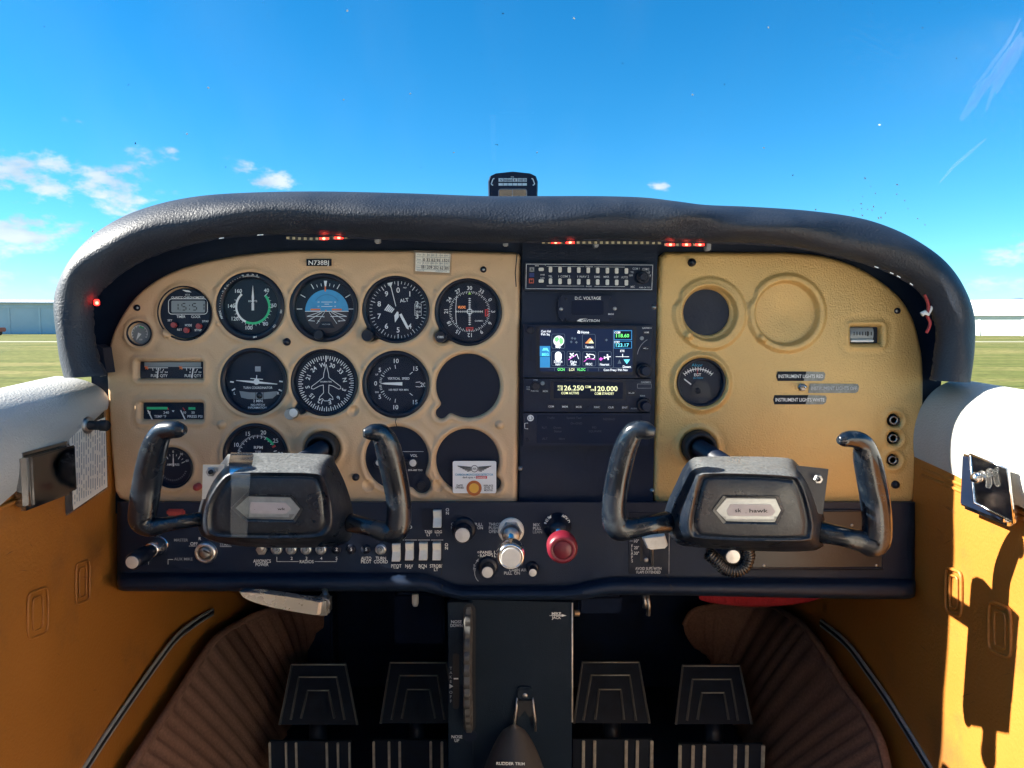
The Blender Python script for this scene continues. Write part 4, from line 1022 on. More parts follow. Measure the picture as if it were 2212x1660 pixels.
# course deviation indicator
cx, cy, r = G['cdi']; t = dial('course_indicator', 'course deviation dial marked VLOC with a ring of numbers, top right', cx, cy, r, .88, key=(956, 727, 14))
fx, fy = 1014.5, 673.5
b = MB(); around(b, [(q, -1 + 33 * k if False else k * 30) for k, q in enumerate(('30', '33', '0', '3', '6', '9', '12', '15', '18', '21', '24', '27'))], fx, fy, 51, 8.2, YM)
b.ticks(fx, fy, 39, 44.5, range(0, 360, 10), 1.2, YM); b.ticks(fx, fy, 41, 44.5, range(5, 360, 10), 1, YM)
b.line(fx - 31, fy, fx + 28, fy, 1.1, YM)
for k in range(-7, 8):
    if k: b.line(fx + k * 4, fy - 2.5, fx + k * 4, fy + 2.5, 1, YM); y = fy + k * 4; b.quadp([(fx - 3.2, y), (fx, y - 1.4), (fx + 3.2, y), (fx, y + 1.4)], YM)
b.arc(fx, fy, 5, 6.4, 0, 360, YM, 24); b.text('GARMIN', fx + 20, fy + 20, 3.2, YM, w=18); b.quadp([(fx - 3, fy + 38), (fx + 1, fy + 38), (fx - 1, fy + 42)], YM); pr(t, b)
b = MB(); b.quadp([(fx - 3.5, fy - 37), (fx + 3.5, fy - 37), (fx, fy - 43.5)], YM); pr(t, b, 'print_lime', 'lubber_mark'); b = MB(); b.text('VLOC', fx - 17, fy - 9.5, 5.4, YM, w=17); pr(t, b, 'scr_orange', 'annunciator')
b = MB(); b.rect(fx + 33, fy - 5, fx + 40.5, fy + 10.5, YM); b.rect(fx - 8, fy + 34, fx + 8, fy + 41, YM); pr(t, b, 'print_red', 'warning_flag'); b = MB(); b.poly([(fx + 36.7, fy - 3), (fx + 36.7, fy + 8)], 2, YM - .0003); b.poly([(fx - 6, fy + 37.5), (fx + 6, fy + 37.5)], 2, YM - .0003); pr(t, b, 'print_black', 'flag_arrow')
b = MB(); b.poly([(fx - 28, fy - 33), (fx - 29.5, fy - 15), (fx - 30, fy), (fx - 29.5, fy + 15), (fx - 28, fy + 28)], 1.3, YN); b.build('deviation_needle', 'print_white', t)
o = knob(t, 953, 728, 12.5, .013); b = MB(); b.text('OBS', 951.5, 728.5, 4.6, YP - .0136, w=13); b.build('lettering', 'print_white', o)

# turn coordinator
cx, cy, r = G['turn']; t = dial('turn_coordinator', 'turn coordinator dial with white aeroplane and slip tube', cx, cy, r, .86)
fx, fy = 553, 827
b = MB(); b.text('TURN COORDINATOR', fx + 4, fy + 11, 5, YM, w=63); b.text('2 MIN.', fx + 5, fy + 39.5, 5.5, YM, w=22); b.text('NO PITCH', fx + 4, fy + 48, 4.4, YM, w=30); b.text('INFORMATION', fx + 3, fy + 54, 4.4, YM, w=40)
b.text('L', fx - 46, fy + 23, 6, YM); b.text('R', fx + 48, fy + 23, 6, YM); b.line(fx - 56, fy - 2, fx - 48, fy - 1, 3, YM); b.line(fx + 50, fy - 3, fx + 58, fy - 2, 3, YM); b.line(fx - 52, fy + 17, fx - 45, fy + 13, 3, YM); b.line(fx + 49, fy + 15, fx + 56, fy + 18, 3, YM); pr(t, b)
b = MB(); b.quadp([(fx - 36, fy + 18), (fx - 14, fy + 21), (fx + 12, fy + 21.5), (fx + 46, fy + 18.5), (fx + 44, fy + 27), (fx + 36, fy + 34), (fx + 12, fy + 36), (fx - 18, fy + 35.5), (fx - 32, fy + 32)], YM); b.build('slip_tube', 'lcd', t)
b = MB(); s = S(fx, fy, YP); b.lathe([(7 * s, 0), (6 * s, .001), (3 * s, .002), (0, .0022)], P(fx + 7.5, fy + 28, YM), n=20); b.build('slip_ball', 'gloss_black', t)
b = MB(); b.line(fx - 1, fy + 20, fx - 1, fy + 36, 1, YN); b.line(fx + 16, fy + 20, fx + 16, fy + 36, 1, YN); pr(t, b, 'print_black', 'tube_line')
b = MB(); b.quadp([(fx - 43, fy - 5.5), (fx, fy - 3.5), (fx + 46, fy + 2.5), (fx + 46, fy + 4), (fx, fy + 2), (fx - 43, fy - 4)], YN); b.line(fx - 12, fy - 9, fx + 15, fy - 7, 1.6, YN); b.line(fx + 1.5, fy - 16, fx + 1, fy - 3, 1.8, YN); b.disc(fx + 1, fy - 2, 6.5, YN - .0004, 20); b.build('aeroplane_symbol', 'print_white', t)
b = MB(); b.rect(fx - 2, fy - 35, fx + 10, fy - 24, YM); pr(t, b, 'print_grey', 'power_flag')

# heading indicator
cx, cy, r = G['heading']; t = dial('heading_indicator', 'heading dial with white aircraft outline and compass ring', cx, cy, r, .90, key=(648, 884, 11))
fx, fy = 704.5, 829
b = MB(); b.ticks(fx, fy, 50, 60, range(-1, 359, 10), 1.8, YM); b.ticks(fx, fy, 53, 60, range(4, 364, 10), 1.5, YM)
around(b, [(q, -11 + 30 * k) for k, q in enumerate(('W', '30', '33', 'N', '3', '6', 'E', '12', '15', 'S', '21', '24'))], fx, fy, 41, 9, YM)
o1 = [(0, -42), (3, -30), (5, -22), (6, -13), (19, -3), (31, 6), (32, 11), (27, 12), (14, 5), (6, 3), (5.5, 20), (14, 29), (15, 35), (8, 32.5), (4, 37.5)]
o1 = o1 + [(-x, y) for x, y in o1[::-1]]
b.poly([(fx + x, fy + y) for x, y in o1], 1.2, YM, True); b.text('SIGMATEK', fx, fy - 4, 3, YM, w=25); b.line(fx, fy - 60, fx, fy - 47, 2.2, YN); pr(t, b)
knob(t, 634, 892, 12.5, .017, 'dull_steel', cap='silver_face')

# vertical speed indicator
cx, cy, r = G['vsi']; t = dial('vertical_speed_indicator', 'vertical speed dial with white arrow pointing left at zero', cx, cy, r, .85)
fx, fy = 859, 829.5
for_ = (('0', -47.5, -1), ('5', -38.5, -30), ('10', -3, -49.5), ('15', 39, -33), ('20', 55, 2), ('15', 38, 39.5), ('10', -4, 50.5), ('5', -38.5, 28)); b = MB()
for q, x, y in for_: b.text(q, fx + x, fy + y, 9.2, YM)
b.ticks(fx, fy, 33, 41, (-62, -8, -118, -172, 52, 128), 1.4, YM); b.ticks(fx, fy, 35, 40, [-90 + k for k in (-50, -43, -36, -19, -14, -9, -5, 5, 9, 14, 19, 36, 43, 50, 57, 64, -57, -64)], 1, YM)
b.line(fx + 39, fy - 3, fx + 49, fy - 4, 1.2, YM); b.line(fx + 39, fy + 6, fx + 49, fy + 7, 1.2, YM); b.text('VERTICAL  SPEED', fx + 2, fy - 11.5, 5, YM, w=47); b.text('100 FEET PER MIN', fx + 2, fy + 13, 4, YM, w=42); b.text('UP', fx - 45, fy - 20, 3.6, YM); b.text('DN', fx - 45, fy + 18, 3.6, YM); pr(t, b)
needle(t, [(fx + 10, fy - 3.4), (fx + 10, fy + 3.8), (fx - 28, fy + 1.4), (fx - 38, fy - .6), (fx - 28, fy - 2.4)])

# tachometer and ammeter
cx, cy, r = G['tach']; t = dial('tachometer', 'RPM dial half hidden behind the left yoke', cx, cy, r, .86)
fx, fy = 556, 983; b = MB(); around(b, (('5', -100), ('10', -64), ('15', -24), ('20', 15), ('25', 52), ('30', 88)), fx, fy, 50, 8.6, YM, False); b.ticks(fx, fy, 36, 43, range(-104, 96, 13), 1.5, YM); b.ticks(fx, fy, 39, 43, [a + 4.3 * k for a in range(-104, 52, 13) for k in (1, 2)], 1, YM); b.text('RPM', fx + 2, fy - 16, 6.2, YM, w=19); b.text('X100', fx + 1, fy - 7, 4, YM); pr(t, b)
b = MB(); b.arc(fx, fy, 38, 43, 28, 58, YM - .0002); pr(t, b, 'print_green', 'green_arc'); b = MB(); b.arc(fx, fy, 36, 44, 60, 66, YM - .0002, 3); pr(t, b, 'print_red', 'red_line'); hand(t, fx, fy, -130, 40, 4, 6)
cx, cy, r = G['ammeter']; t = dial('ammeter', 'small round ammeter beside the left yoke grip', cx, cy, r, .88)
fx, fy = 374, 1009; b = MB(); b.ticks(fx, fy, 20, 28, (-66, -33, 0, 33, 66), 1.3, YM); b.ticks(fx, fy, 24, 28, (-50, -16, 16, 50), 1, YM); around(b, (('60', -66), ('30', -33), ('0', 0), ('30', 33), ('60', 66)), fx, fy, 33, 4.8, YM, False); b.text('AMPERES', fx, fy - 5, 4.6, YM, w=27); pr(t, b); hand(t, fx, fy, 0, 22, 2, -1)
b = MB(); b.ticks(fx, fy, 27, 31, range(110, 255, 9), 1, YM); pr(t, b, 'print_grey', 'scale_print')

# clock
cx, cy, r = G['clock']; t = dial('quartz_clock', 'black round digital clock showing 15:51', cx, cy, r, .97, glass=False)
Yk = YP + .0005; b = MB(); b.prism([P(cx + r * .985 * math.cos(2 * math.pi * i / 48), cy + r * .985 * math.sin(2 * math.pi * i / 48), Yk) for i in range(48)], (0, .004, 0)); b.build('clock_face', 'dial_black', t)
Yk -= .0005; b = MB(); fx, fy = 406, 663
def rr_pts(x0, y0, x1, y1, r_, n=5):
    out = []
    for (qx, qy, a0) in ((x1 - r_, y0 + r_, -90), (x1 - r_, y1 - r_, 0), (x0 + r_, y1 - r_, 90), (x0 + r_, y0 + r_, 180)):
        for k in range(n + 1): a = math.radians(a0 + 90 * k / n); out.append((qx + r_ * math.cos(a), qy + r_ * math.sin(a)))
    return out
b.poly(rr_pts(364, 646, 448, 679, 7), 1.3, Yk, True); b.text('QUARTZ CHRONOMETER', 406, 643, 4.6, Yk, w=72); b.text('LC-2', 405, 637, 3.4, Yk); b.text('TIMER', 391, 684.5, 5.4, Yk, w=19); b.text('CLOCK', 423, 684.5, 5.4, Yk, w=20); b.text('SET', 367, 692.5, 4.2, Yk, w=10); b.text('DT/AV', 444, 694.5, 4.2, Yk, w=14); b.text('MODE', 407, 703, 5, Yk, w=15); b.text('RST', 388, 712.5, 4.4, Yk, w=10.5); b.text('ST/SP', 428, 713.5, 4.4, Yk, w=15)
b.quadp([(393, 626.5), (408, 628), (414, 632), (402, 631)], Yk); b.quadp([(391, 681.5), (394, 681.5), (392.5, 679.5)], Yk); pr(t, b)
b = MB(); b.prism([P(x, y, Yk) for x, y in rr_pts(370, 650, 443, 675.5, 3)], (0, .0004, 0)); b.build('display', 'lcd', t)
SEG = dict(a=((1, 0), (5, 0)), b=((6, 1), (6, 6)), c=((6, 8), (6, 13)), d=((1, 14), (5, 14)), e=((0, 8), (0, 13)), f=((0, 1), (0, 6)), g=((1, 7), (5, 7))); DG = {'1': 'bc', '5': 'afgcd'}
b = MB()
for ch, x in (('1', 376), ('5', 393), ('5', 416), ('1', 432)):
    for q in DG[ch]: (a0, c0), (a1, c1) = SEG[q]; k = 1.45 if True else 1; b.line(x + a0 * k, 656 + c0 * 1.02, x + a1 * k, 656 + c1 * 1.02, 2, Yk - .0003)
b.rect(408.5, 659, 410.5, 661.5, Yk - .0003); b.rect(408.5, 667, 410.5, 669.5, Yk - .0003); pr(t, b, 'print_black', 'digits')
for x, y in ((378, 702.5), (405, 713.5), (431.5, 705)): knob(t, x, y, 6.2, .005, 'button_red', Yk + .0003, name='push_button')
# suction gauge
cx, cy, r = G['suction']; t = dial('suction_gauge', 'tiny grey green suction gauge at the far left', cx, cy, r, .86, face='lcd')
b = MB(); b.ticks(cx, cy, 14, 18, range(-120, 130, 24), 1.2, YM); b.arc(cx, cy, 16.5, 17.6, -120, 120, YM); b.text('100', cx + 3, cy + 13, 3.6, YM); pr(t, b); b = MB(); b.arc(cx, cy, 13, 16, 0, 40, YM); pr(t, b, 'print_green', 'green_arc'); needle(t, [(cx - 7, cy + 14), (cx - 3, cy - 2), (cx + 4, cy + 1)], 'print_white')

# EGT
cx, cy, r = 1514.6, 826.5, 50; t = dial('exhaust_gauge', 'black round EGT gauge on the right tan panel', cx, cy, r, .88)
fx, fy = 1508, 837; b = MB(); b.arc(fx, fy + 5, 43.5, 45.5, -42, 42, YM, 20) ; b.ticks(fx, fy + 5, 40, 49, range(-42, 43, 7), 1.3, YM); b.text('EGT', fx - 1, fy - 27, 6, YM, w=15); pr(t, b); hand(t, 1493, 831, -52, 20, 2.6, 0, .1); b = MB(); b.text('25 F/DIV', fx, fy - 20, 3.6, YM, w=22); b.text('Alcor', fx - 2, fy - 48, 6, YM, w=24); pr(t, b, 'print_blue', 'blue_print'); b = MB(); b.line(fx - 2, fy - 40, fx - 1, fy - 28, 1, YN + .0006); pr(t, b, 'print_red', 'red_mark')
b = MB(); b.quadp([(cx + 20 * math.cos(math.pi * (1 + i / 14)), cy + 14 + 17 * math.sin(math.pi * (1 + i / 14))) for i in range(15)] + [(cx + 20, cy + 32), (cx - 20, cy + 32)], YN); b.build('lower_shroud', 'bezel_black', t); knob(t, 1507, 845, 6, .002, 'dial_black', YN, name='adjuster')

# rectangular fuel and oil gauges
def slot(name, label, x0, y0, x1, y1):
    t = thing(name, label, 'gauge', P((x0 + x1) / 2, y1, YP)); b = MB(); b.prism([P(x, y, YF + .001) for x, y in ((x0 - 4, y0 - 4), (x1 + 4, y0 - 4), (x1 + 4, y1 + 4), (x0 - 4, y1 + 4))], (0, .003, 0)); b.build('dial_face', 'dial_black', t)
    b = MB(); b.rect(x0 - 1, y0 - 1, x1 + 1, y1 + 1, YG + .001); b.build('cover_glass', 'dial_glass', t); return t
t = slot('fuel_gauge', 'twin FUEL QTY gauge in a slot at the left of the panel', 295, 781, 437, 820)
b = MB(); b.rect(312, 783, 434, 793, YM); b.build('scale_band', 'lcd', t); b = MB()
for x in (316, 389):
    b.line(x, 795, x + 47, 795, 1.4, YM); b.ticks(x + 22, 830, 30, 36, (-14, 0, 14, 26), 1.2, YM); b.text('FUEL QTY', x + 28, 812, 6, YM, w=36); b.text('8   16  24', x + 33, 804.5, 3.4, YM, w=26)
pr(t, b)
for x in (341, 416): needle(t, [(x, 795), (x + 2, 795), (x - .5, 818), (x - 3, 818)])
b = MB()
for x in (313, 387): b.line(x, 792, x + 7, 798, 3, YN); b.line(x + 1, 798, x + 6, 792, 2, YN)
pr(t, b, 'print_orange', 'empty_mark')
t = slot('oil_gauge', 'oil temperature and pressure gauge in the lower left slot', 302, 870, 438, 909)
b = MB(); b.rect(317, 879.5, 362, 885, YM); b.rect(407, 880, 422, 885.5, YM); pr(t, b, 'print_green', 'green_arc'); b = MB(); b.text('TEMP °F', 346, 900, 5.6, YM, w=26); b.text('PRESS PSI', 421, 900, 5.6, YM, w=32); b.text('240', 359, 891.5, 5, YM, w=12); b.text('10', 399, 891.5, 5, YM); b.text('50', 417, 891.5, 5, YM); b.text('75', 322, 891.5, 5, YM); b.quadp([(371, 887), (377, 887), (374, 891)], YM); pr(t, b)
for x in (318, 389): needle(t, [(x, 887), (x + 2, 886), (x + 12, 907), (x + 9.5, 907)])
b = MB(); b.line(395, 881, 399, 887, 2, YM); b.line(362, 881, 364, 886, 2, YM); pr(t, b, 'print_red', 'red_line')

# blank covers, intercom plate, carbon monoxide card
def cover(name, label, cx, cy, r, kx, ky, kr):
    t = thing(name, label, 'cover plate', P(cx, cy + r, YP)); b = MB(); b.prism([P(cx + (r + 5) * math.cos(2 * math.pi * i / 48), cy + (r + 5) * math.sin(2 * math.pi * i / 48), YP + .006) for i in range(48)], (0, .003, 0)); b.build('plate', 'placard' if False else 'dial_black', t)
    b = MB(); q = [(kx + (kr + 4) * math.cos(2 * math.pi * i / 24), ky + (kr + 4) * math.sin(2 * math.pi * i / 24)) for i in range(24)]; b.prism([P(x, y, YP + .0055) for x, y in q], (0, .003, 0)); b.build('plate_ear', 'dial_black', t); return t
cover('blank_cover', 'blank dark keyhole cover below the VLOC dial', *G['blank'], 953, 893, 13)
t = cover('intercom_plate', 'dark round intercom plate marked VOL behind the left yoke grip', *G['intercom'], 910, 1048, 20)
b = MB(); b.text('VOL', 894, 984.5, 5.6, YP + .0054, w=15); b.text('SPA-400 TSO', 897, 1016, 3.8, YP + .0054, w=31); b.line(855, 976, 915, 976, .7, YP + .0054); pr(t, b)
knob(t, 892, 1000.5, 10.5, .008, Y=YP + .0055, cap='silver_face'); knob(t, 818, 1000, 9, .008, Y=YP + .0055, cap='silver_face'); knob(t, 910, 1048, 9, .003, Y=YP + .005); knob(t, 878, 996, 4, .002, Y=YP + .0055)
cover('blank_cover', 'blank dark cover behind the white carbon monoxide card', *G['coblank'], 1066, 1046, 16)
t = thing('detector_card', 'white carbon monoxide detector card with an orange spot', 'card', P(1025, 1066, YP)); Yd = YP - .0030
b = MB(); b.prism([P(x, y, Yd) for x, y in rr_pts(978, 996.5, 1072, 1066, 4)], (0, .0012, 0)); b.build('card', 'card_white', t); Yd -= .0005
b = MB()
for k in (-1, 1):
    for j in range(5): b.quadp([(1025 + k * 8, 1009 + j * 1.9), (1025 + k * (37 - j * 5), 1006.5 + j * 2.8), (1025 + k * (35 - j * 5), 1008.6 + j * 2.7), (1025 + k * 8, 1010.2 + j * 1.9)], Yd)
b.arc(1025, 1013, 6.5, 7.7, 0, 360, Yd, 20); b.text('ASA', 1025, 1013, 4.4, Yd, w=9); b.text('dark spot =', 1013, 1031.5, 4, Yd, w=27); b.text('DATE', 993, 1049, 4, Yd, w=13); b.text('OPENED', 993, 1054, 4, Yd, w=18); b.text('REPLACE', 1055, 1049.5, 4, Yd, w=20); b.text('AFTER 12', 1055, 1054.5, 4, Yd, w=20); b.text('MONTHS', 1055, 1059.5, 4, Yd, w=18); pr(t, b, 'print_black', 'print')
b = MB(); b.text('CARBON MONOXIDE DETECTOR', 1024.5, 1025.8, 4.4, Yd, w=82); pr(t, b, 'print_blue', 'blue_print'); b = MB(); b.rect(1028, 1029, 1052, 1034.5, Yd); pr(t, b, 'print_red', 'red_bar'); b = MB(); b.text('DANGER', 1040, 1031.8, 3.6, Yd - .0003, w=20); pr(t, b, 'print_white', 'danger_print')
b = MB(); b.arc(1024, 1055, 10.5, 16.5, 0, 360, Yd, 28); M('spot_brown', (.45, .12, .03), .6); pr(t, b, 'spot_brown', 'spot_ring'); M('spot_yellow', (.80, .42, .06), .6); b = MB(); b.disc(1024, 1055, 10.4, Yd, 24); pr(t, b, 'spot_yellow', 'spot')

# ---------------------------------------------------------------- radio stack
YR = YP + .001
def radio(name, label, x0, y0, x1, y1, tilt=0., prot=.006, mat='black_plastic'):
    t = thing(name, label, 'radio', P((x0 + x1) / 2, y1, YR)); b = MB(); k = tilt
    pts = [(x0, y0), (x1, y0 + k), (x1 - (y1 - y0) * .025, y1 + k), (x0 - (y1 - y0) * .01, y1)]
    a = [P(x, y, YR - prot) for x, y in pts]; m_ = Vector(sum(a, Vector()) / 4); inner = [q.lerp(m_, .008) for q in a]
    b.loft([[q + Vector((0, prot + .003, 0)) for q in a], [q + Vector((0, .0012, 0)) for q in a], inner], False, (False, True)); b.build('faceplate', mat, t); return t
def btn(par, x, y, w, h, mat, Y, th=.003, txt=None, tmat='print_white', th_=None, name='push_button'):
    a, c = P(x - w / 2, y - h / 2, Y), P(x + w / 2, y + h / 2, Y); b = MB(); b.box(((a.x + c.x) / 2, Y - th / 2, (a.z + c.z) / 2), (c.x - a.x, th, a.z - c.z), bev=min(.0006, th * .2)); o = b.build(name, mat, par)
    if txt: MB().text(txt, x, y, th_ or h * .5, Y - th - .0004, w=w * .75).build('lettering', tmat, o)
    return o
# audio panel
t = radio('audio_panel', 'black audio panel with two rows of white buttons, top of the stack', 1134, 568, 1412, 627, 2); YA = YR - .0065
b = MB(); b.poly([(1137, 571), (1410, 573), (1408, 626), (1136, 624)], 1.2, YA, True); b.poly([(1178, 574), (1178, 571)], 1, YA)
for x, y, q, h, w in ((1189, 597.5, 'TEL', 4.6, 9), (1219, 597.5, '1 COM 2', 4.6, 25), (1260, 598, '1 NAV 2', 4.6, 25), (1290, 598.5, 'DME', 4.6, 12), (1310, 598.5, 'MKR', 4.6, 12), (1331, 599, 'ADF', 4.6, 10), (1349, 599.5, 'AUTO', 4.6, 14), (1374, 581, 'COM 1', 4.8, 15), (1395, 582, 'COM 2', 4.8, 15), (1400, 589.5, 'INT', 4.4, 9), (1402, 596.5, 'EXT', 4.4, 9), (1367, 620, 'MIC', 4.4, 9), (1393, 621.5, 'KMA 24 TSO', 3, 24), (1160, 574.5, 'MKR', 2.8, 8), (1273, 576.5, 'SPEAKER', 2.8, 16), (1272, 619, 'PHONE', 2.8, 12), (1172, 594, 'HI', 3.4, 8), (1172, 601, 'LO', 3.4, 8), (1366, 588.5, 'TEL', 3.8, 8), (1363, 595.5, 'OFF', 3.8, 8)): b.text(q, x, y, h, YA, w=w)
for x0, x1, y in ((1181, 1262, 576), (1284, 1350, 577), (1181, 1262, 618), (1284, 1350, 619)): b.line(x0, y, x1, y + .5, .8, YA)
pr(t, b, 'print_worn', 'lettering')
for k, x in enumerate((1169, 1189, 1209.5, 1229.5, 1250, 1270.5, 1290.7, 1311.6, 1331.7, 1352.6)):
    for y in (582.5 + k * .4, 607.5 + k * .42): btn(t, x, y, 11 if k == 0 else 7.2, 7 if k == 0 else 12, 'ivory', YR - .006)
b = MB(); b.rect(1144, 578, 1154, 587.5, YA); pr(t, b, 'lcd', 'airway_lamp'); b = MB(); b.rect(1142.5, 602, 1153, 612.5, YA); M('lamp_red', (.45, .08, .05), .4); pr(t, b, 'lamp_red', 'middle_lamp'); b = MB(); b.rect(1143.5, 590, 1154, 599, YA); M('lamp_blue', (.01, .03, .15), .4); pr(t, b, 'lamp_blue', 'outer_lamp')
b = MB(); b.text('A', 1149, 583, 7, YA - .0003); b.text('M', 1148, 607.5, 7, YA - .0003); pr(t, b, 'print_black', 'lamp_letter')
o = knob(t, 1387, 600, 14, .006, Y=YR - .006); knob(o, 1387, 600, 8, .011, 'bezel_black', YR - .008, flute=8, name='inner_knob')
# voltmeter
t = thing('voltmeter', 'dark octagonal D.C. VOLTAGE meter below the audio panel', 'gauge', P(1270, 695, YR)); b = MB(); c_ = 10
oc = [(1206 + c_, 638), (1334 - c_, 639), (1334, 639 + c_), (1333, 694 - c_), (1333 - c_, 695), (1206 + c_, 694), (1206, 694 - c_), (1206, 638 + c_)]; b.prism([P(x, y, YR - .003) for x, y in oc], (0, .004, 0)); b.build('bezel', 'black_plastic', t)
b = MB(); b.prism([P(x, y, YR - .0034) for x, y in rr_pts(1234, 650, 1304, 681, 4)], (0, .0003, 0)); b.build('display', 'screen_black', t)
for x, y in ((1212, 668), (1328, 667)): screw(t, x, y, 4.5, 'dull_steel', YR - .003, False, .0018)
for x, y in ((1223, 646), (1319, 645), (1222, 691), (1319, 690)): screw(t, x, y, 3, 'bezel_black', YR - .003, False, .001)
b = MB(); b.text('D.C. VOLTAGE', 1270, 644.5, 6.4, YR - .0038, w=56); b.text('M450', 1320, 679, 3.4, YR - .0038, w=12); b.text('DAVTRON', 1275, 693, 5.4, YR - .0038, w=40); b.quadp([(1246, 694), (1252, 689.5), (1270, 688), (1255, 691), (1258, 696)], YR - .0038); pr(t, b, 'print_white', 'lettering')
# GPS navigator
t = radio('gps_navigator', 'large colour touchscreen navigator lit with Home page icons', 1131, 702, 1410, 816, 2, .008); YS = YR - .0085
b = MB(); b.prism([P(x, y, YS) for x, y in rr_pts(1158, 705, 1375, 810, 3)], (0, .0004, 0)); b.build('bezel_frame', 'bezel_black', t)
YS -= .0005; b = MB(); b.prism([P(x, y, YS) for x, y in ((1166, 710), (1367, 711), (1366, 804), (1166, 803))], (0, .0003, 0)); sc = b.build('display', 'scr_navy', t); YS -= .0004
def scr(txt, x, y, h, mat, w=None): MB().text(txt, x, y, h, YS - .0003, w=w).build('screen_text', mat, sc)
for a in (('Com Vol', 1179, 716, 4.6, 'scr_white', 20), ('Psh Sq', 1178, 722.5, 4.6, 'scr_white', 18), ('Home', 1264, 718, 5.6, 'scr_white', 17), ('MSG', 1178, 766, 5.8, 'scr_cyan', 14), ('Map', 1206, 749.5, 4.8, 'scr_white', 11), ('Terrain', 1273, 750, 5, 'scr_white', 18), ('Default', 1206, 781.5, 5, 'scr_white', 18), ('NAV', 1205.5, 787.5, 5, 'scr_white', 11), ('Flight', 1239, 782, 5, 'scr_white', 14), ('Plan', 1239, 787.5, 5, 'scr_white', 11), ('PROC', 1272.5, 787, 5, 'scr_white', 14), ('Nearest', 1306, 787.5, 5, 'scr_white', 20), ('118.60', 1345, 725.5, 7.4, 'scr_green', 28), ('123.17', 1344.5, 745.8, 7.4, 'scr_cyan', 28), ('COM', 1333.5, 718.5, 4.4, 'scr_white', 12), ('STBY', 1333, 739.5, 4.4, 'scr_white', 12), ('ETE', 1344.5, 758.5, 4.4, 'scr_white', 9), ('Down', 1354, 792.5, 5.6, 'scr_white', 17), ('OCN', 1212, 798.5, 5.8, 'scr_green', 15), ('LOI', 1235, 798.7, 5.8, 'scr_yellow', 11), ('VLOC', 1255.5, 798.7, 5.8, 'scr_green', 18), ('Com Freq / Psh Nav', 1330, 799.5, 4.6, 'scr_white', 52)): scr(*a)
b = MB(); b.rect(1166, 748, 1188.5, 770, YS); b.rect(1326, 714, 1365, 735, YS); b.rect(1326, 737, 1365, 753, YS); b.rect(1166.5, 771, 1188, 794, YS); b.build('screen_tile', 'scr_blue', sc)
b = MB(); b.rect(1327.5, 715.5, 1363.5, 733.5, YS - .0002); b.rect(1327.5, 738, 1363.5, 752, YS - .0002); b.build('screen_field', 'screen_black', sc)
b = MB()
for x0, y0 in ((1192, 722), (1258, 722.5), (1191.5, 759), (1225, 759.5), (1259, 760), (1292.5, 760)): b.poly(rr_pts(x0, y0, x0 + 28, y0 + 31, 3), .8, YS, True)
b.line(1166, 794.5, 1365, 795, 1, YS); b.line(1325, 713, 1325, 794, .9, YS)
for x in (1198, 1227, 1247, 1270, 1293): b.line(x, 796, x, 802, .8, YS)
b.build('screen_line', 'scr_dim', sc)
b = MB(); b.disc(1207, 737, 11.5, YS - .0002, 24); b.build('icon', 'scr_cyan' if False else 'scr_white', sc); b = MB(); b.quadp([(1198, 730), (1206, 728), (1208, 734), (1203, 740), (1199, 737)], YS - .0005); b.quadp([(1209, 729), (1216, 732), (1217, 740), (1211, 746), (1208, 738)], YS - .0005); b.build('icon', 'scr_green', sc)
b = MB(); b.quadp([(1264, 742), (1275, 730), (1283, 742)], YS - .0002); b.build('icon', 'scr_orange', sc); b = MB(); b.quadp([(1271, 742), (1278, 735), (1283, 742)], YS - .0004); b.build('icon', 'scr_yellow', sc)
def plane_icon(x, y, k, a):
    b = MB(); c, s_ = math.cos(math.radians(a)), math.sin(math.radians(a)); g_ = lambda u, v: (x + (u * c - v * s_) * k, y + (u * s_ + v * c) * k)
    for p0, p1, w in (((-8, 0), (8, 0), 2.4), ((1, -7), (1, 7), 3), ((-7, -3), (-7, 3), 2)): q0, q1 = g_(*p0), g_(*p1); b.line(q0[0], q0[1], q1[0], q1[1], w * k, YS - .0004)
    b.build('icon', 'scr_white', sc)
plane_icon(1235, 768, .8, -50); plane_icon(1270, 769, .8, -40); plane_icon(1312, 772, .9, -10)
b = MB(); b.disc(1206, 767, 7, YS - .0003, 20); b.rect(1199, 767, 1213, 774, YS - .0003); b.disc(1206, 774, 7, YS - .0003, 20); b.build('icon', 'scr_white', sc)
b = MB(); b.poly([(1228, 778), (1238, 771), (1244, 768)], 1.4, YS - .0003); b.poly([(1261, 782), (1270, 775), (1285, 777)], 1.2, YS - .0003); b.quadp([(1294, 776), (1298, 772), (1302, 776), (1298, 780)], YS - .0003); b.line(1301, 775, 1308, 773, 1, YS - .0003); b.build('icon', 'scr_magenta', sc)
b = MB(); b.poly([(1242, 768), (1246, 765), (1250, 776)], 1.2, YS - .0003); b.arc(1280, 771, 4, 5.2, -20, 200, YS - .0003); b.line(1270, 766, 1280, 766, 1.1, YS - .0003); b.line(1330, 771, 1359, 771, .9, YS - .0003); b.line(1345, 765, 1345, 772, 1.6, YS - .0003); b.quadp([(1247, 720), (1249, 714), (1253, 716), (1253, 721)], YS - .0003); b.build('icon', 'scr_white', sc)
b = MB(); b.quadp([(1347, 777), (1361, 777), (1354, 787)], YS - .0003); b.quadp([(1171, 758), (1174, 752), (1182, 752), (1186, 760), (1180, 757)], YS - .0003); b.build('icon', 'scr_cyan', sc)
b = MB(); b.quadp([(1334, 786), (1338, 777), (1342, 786)], YS - .0003)
for x, y in ((1236, 731), (1245, 740), (1234, 739), (1242, 732), (1310, 735)): b.quadp([(x - 3, y), (x, y - 3), (x + 3, y), (x, y + 3)], YS - .0003)
b.build('icon', 'scr_dim', sc)
Yb = YR - .008
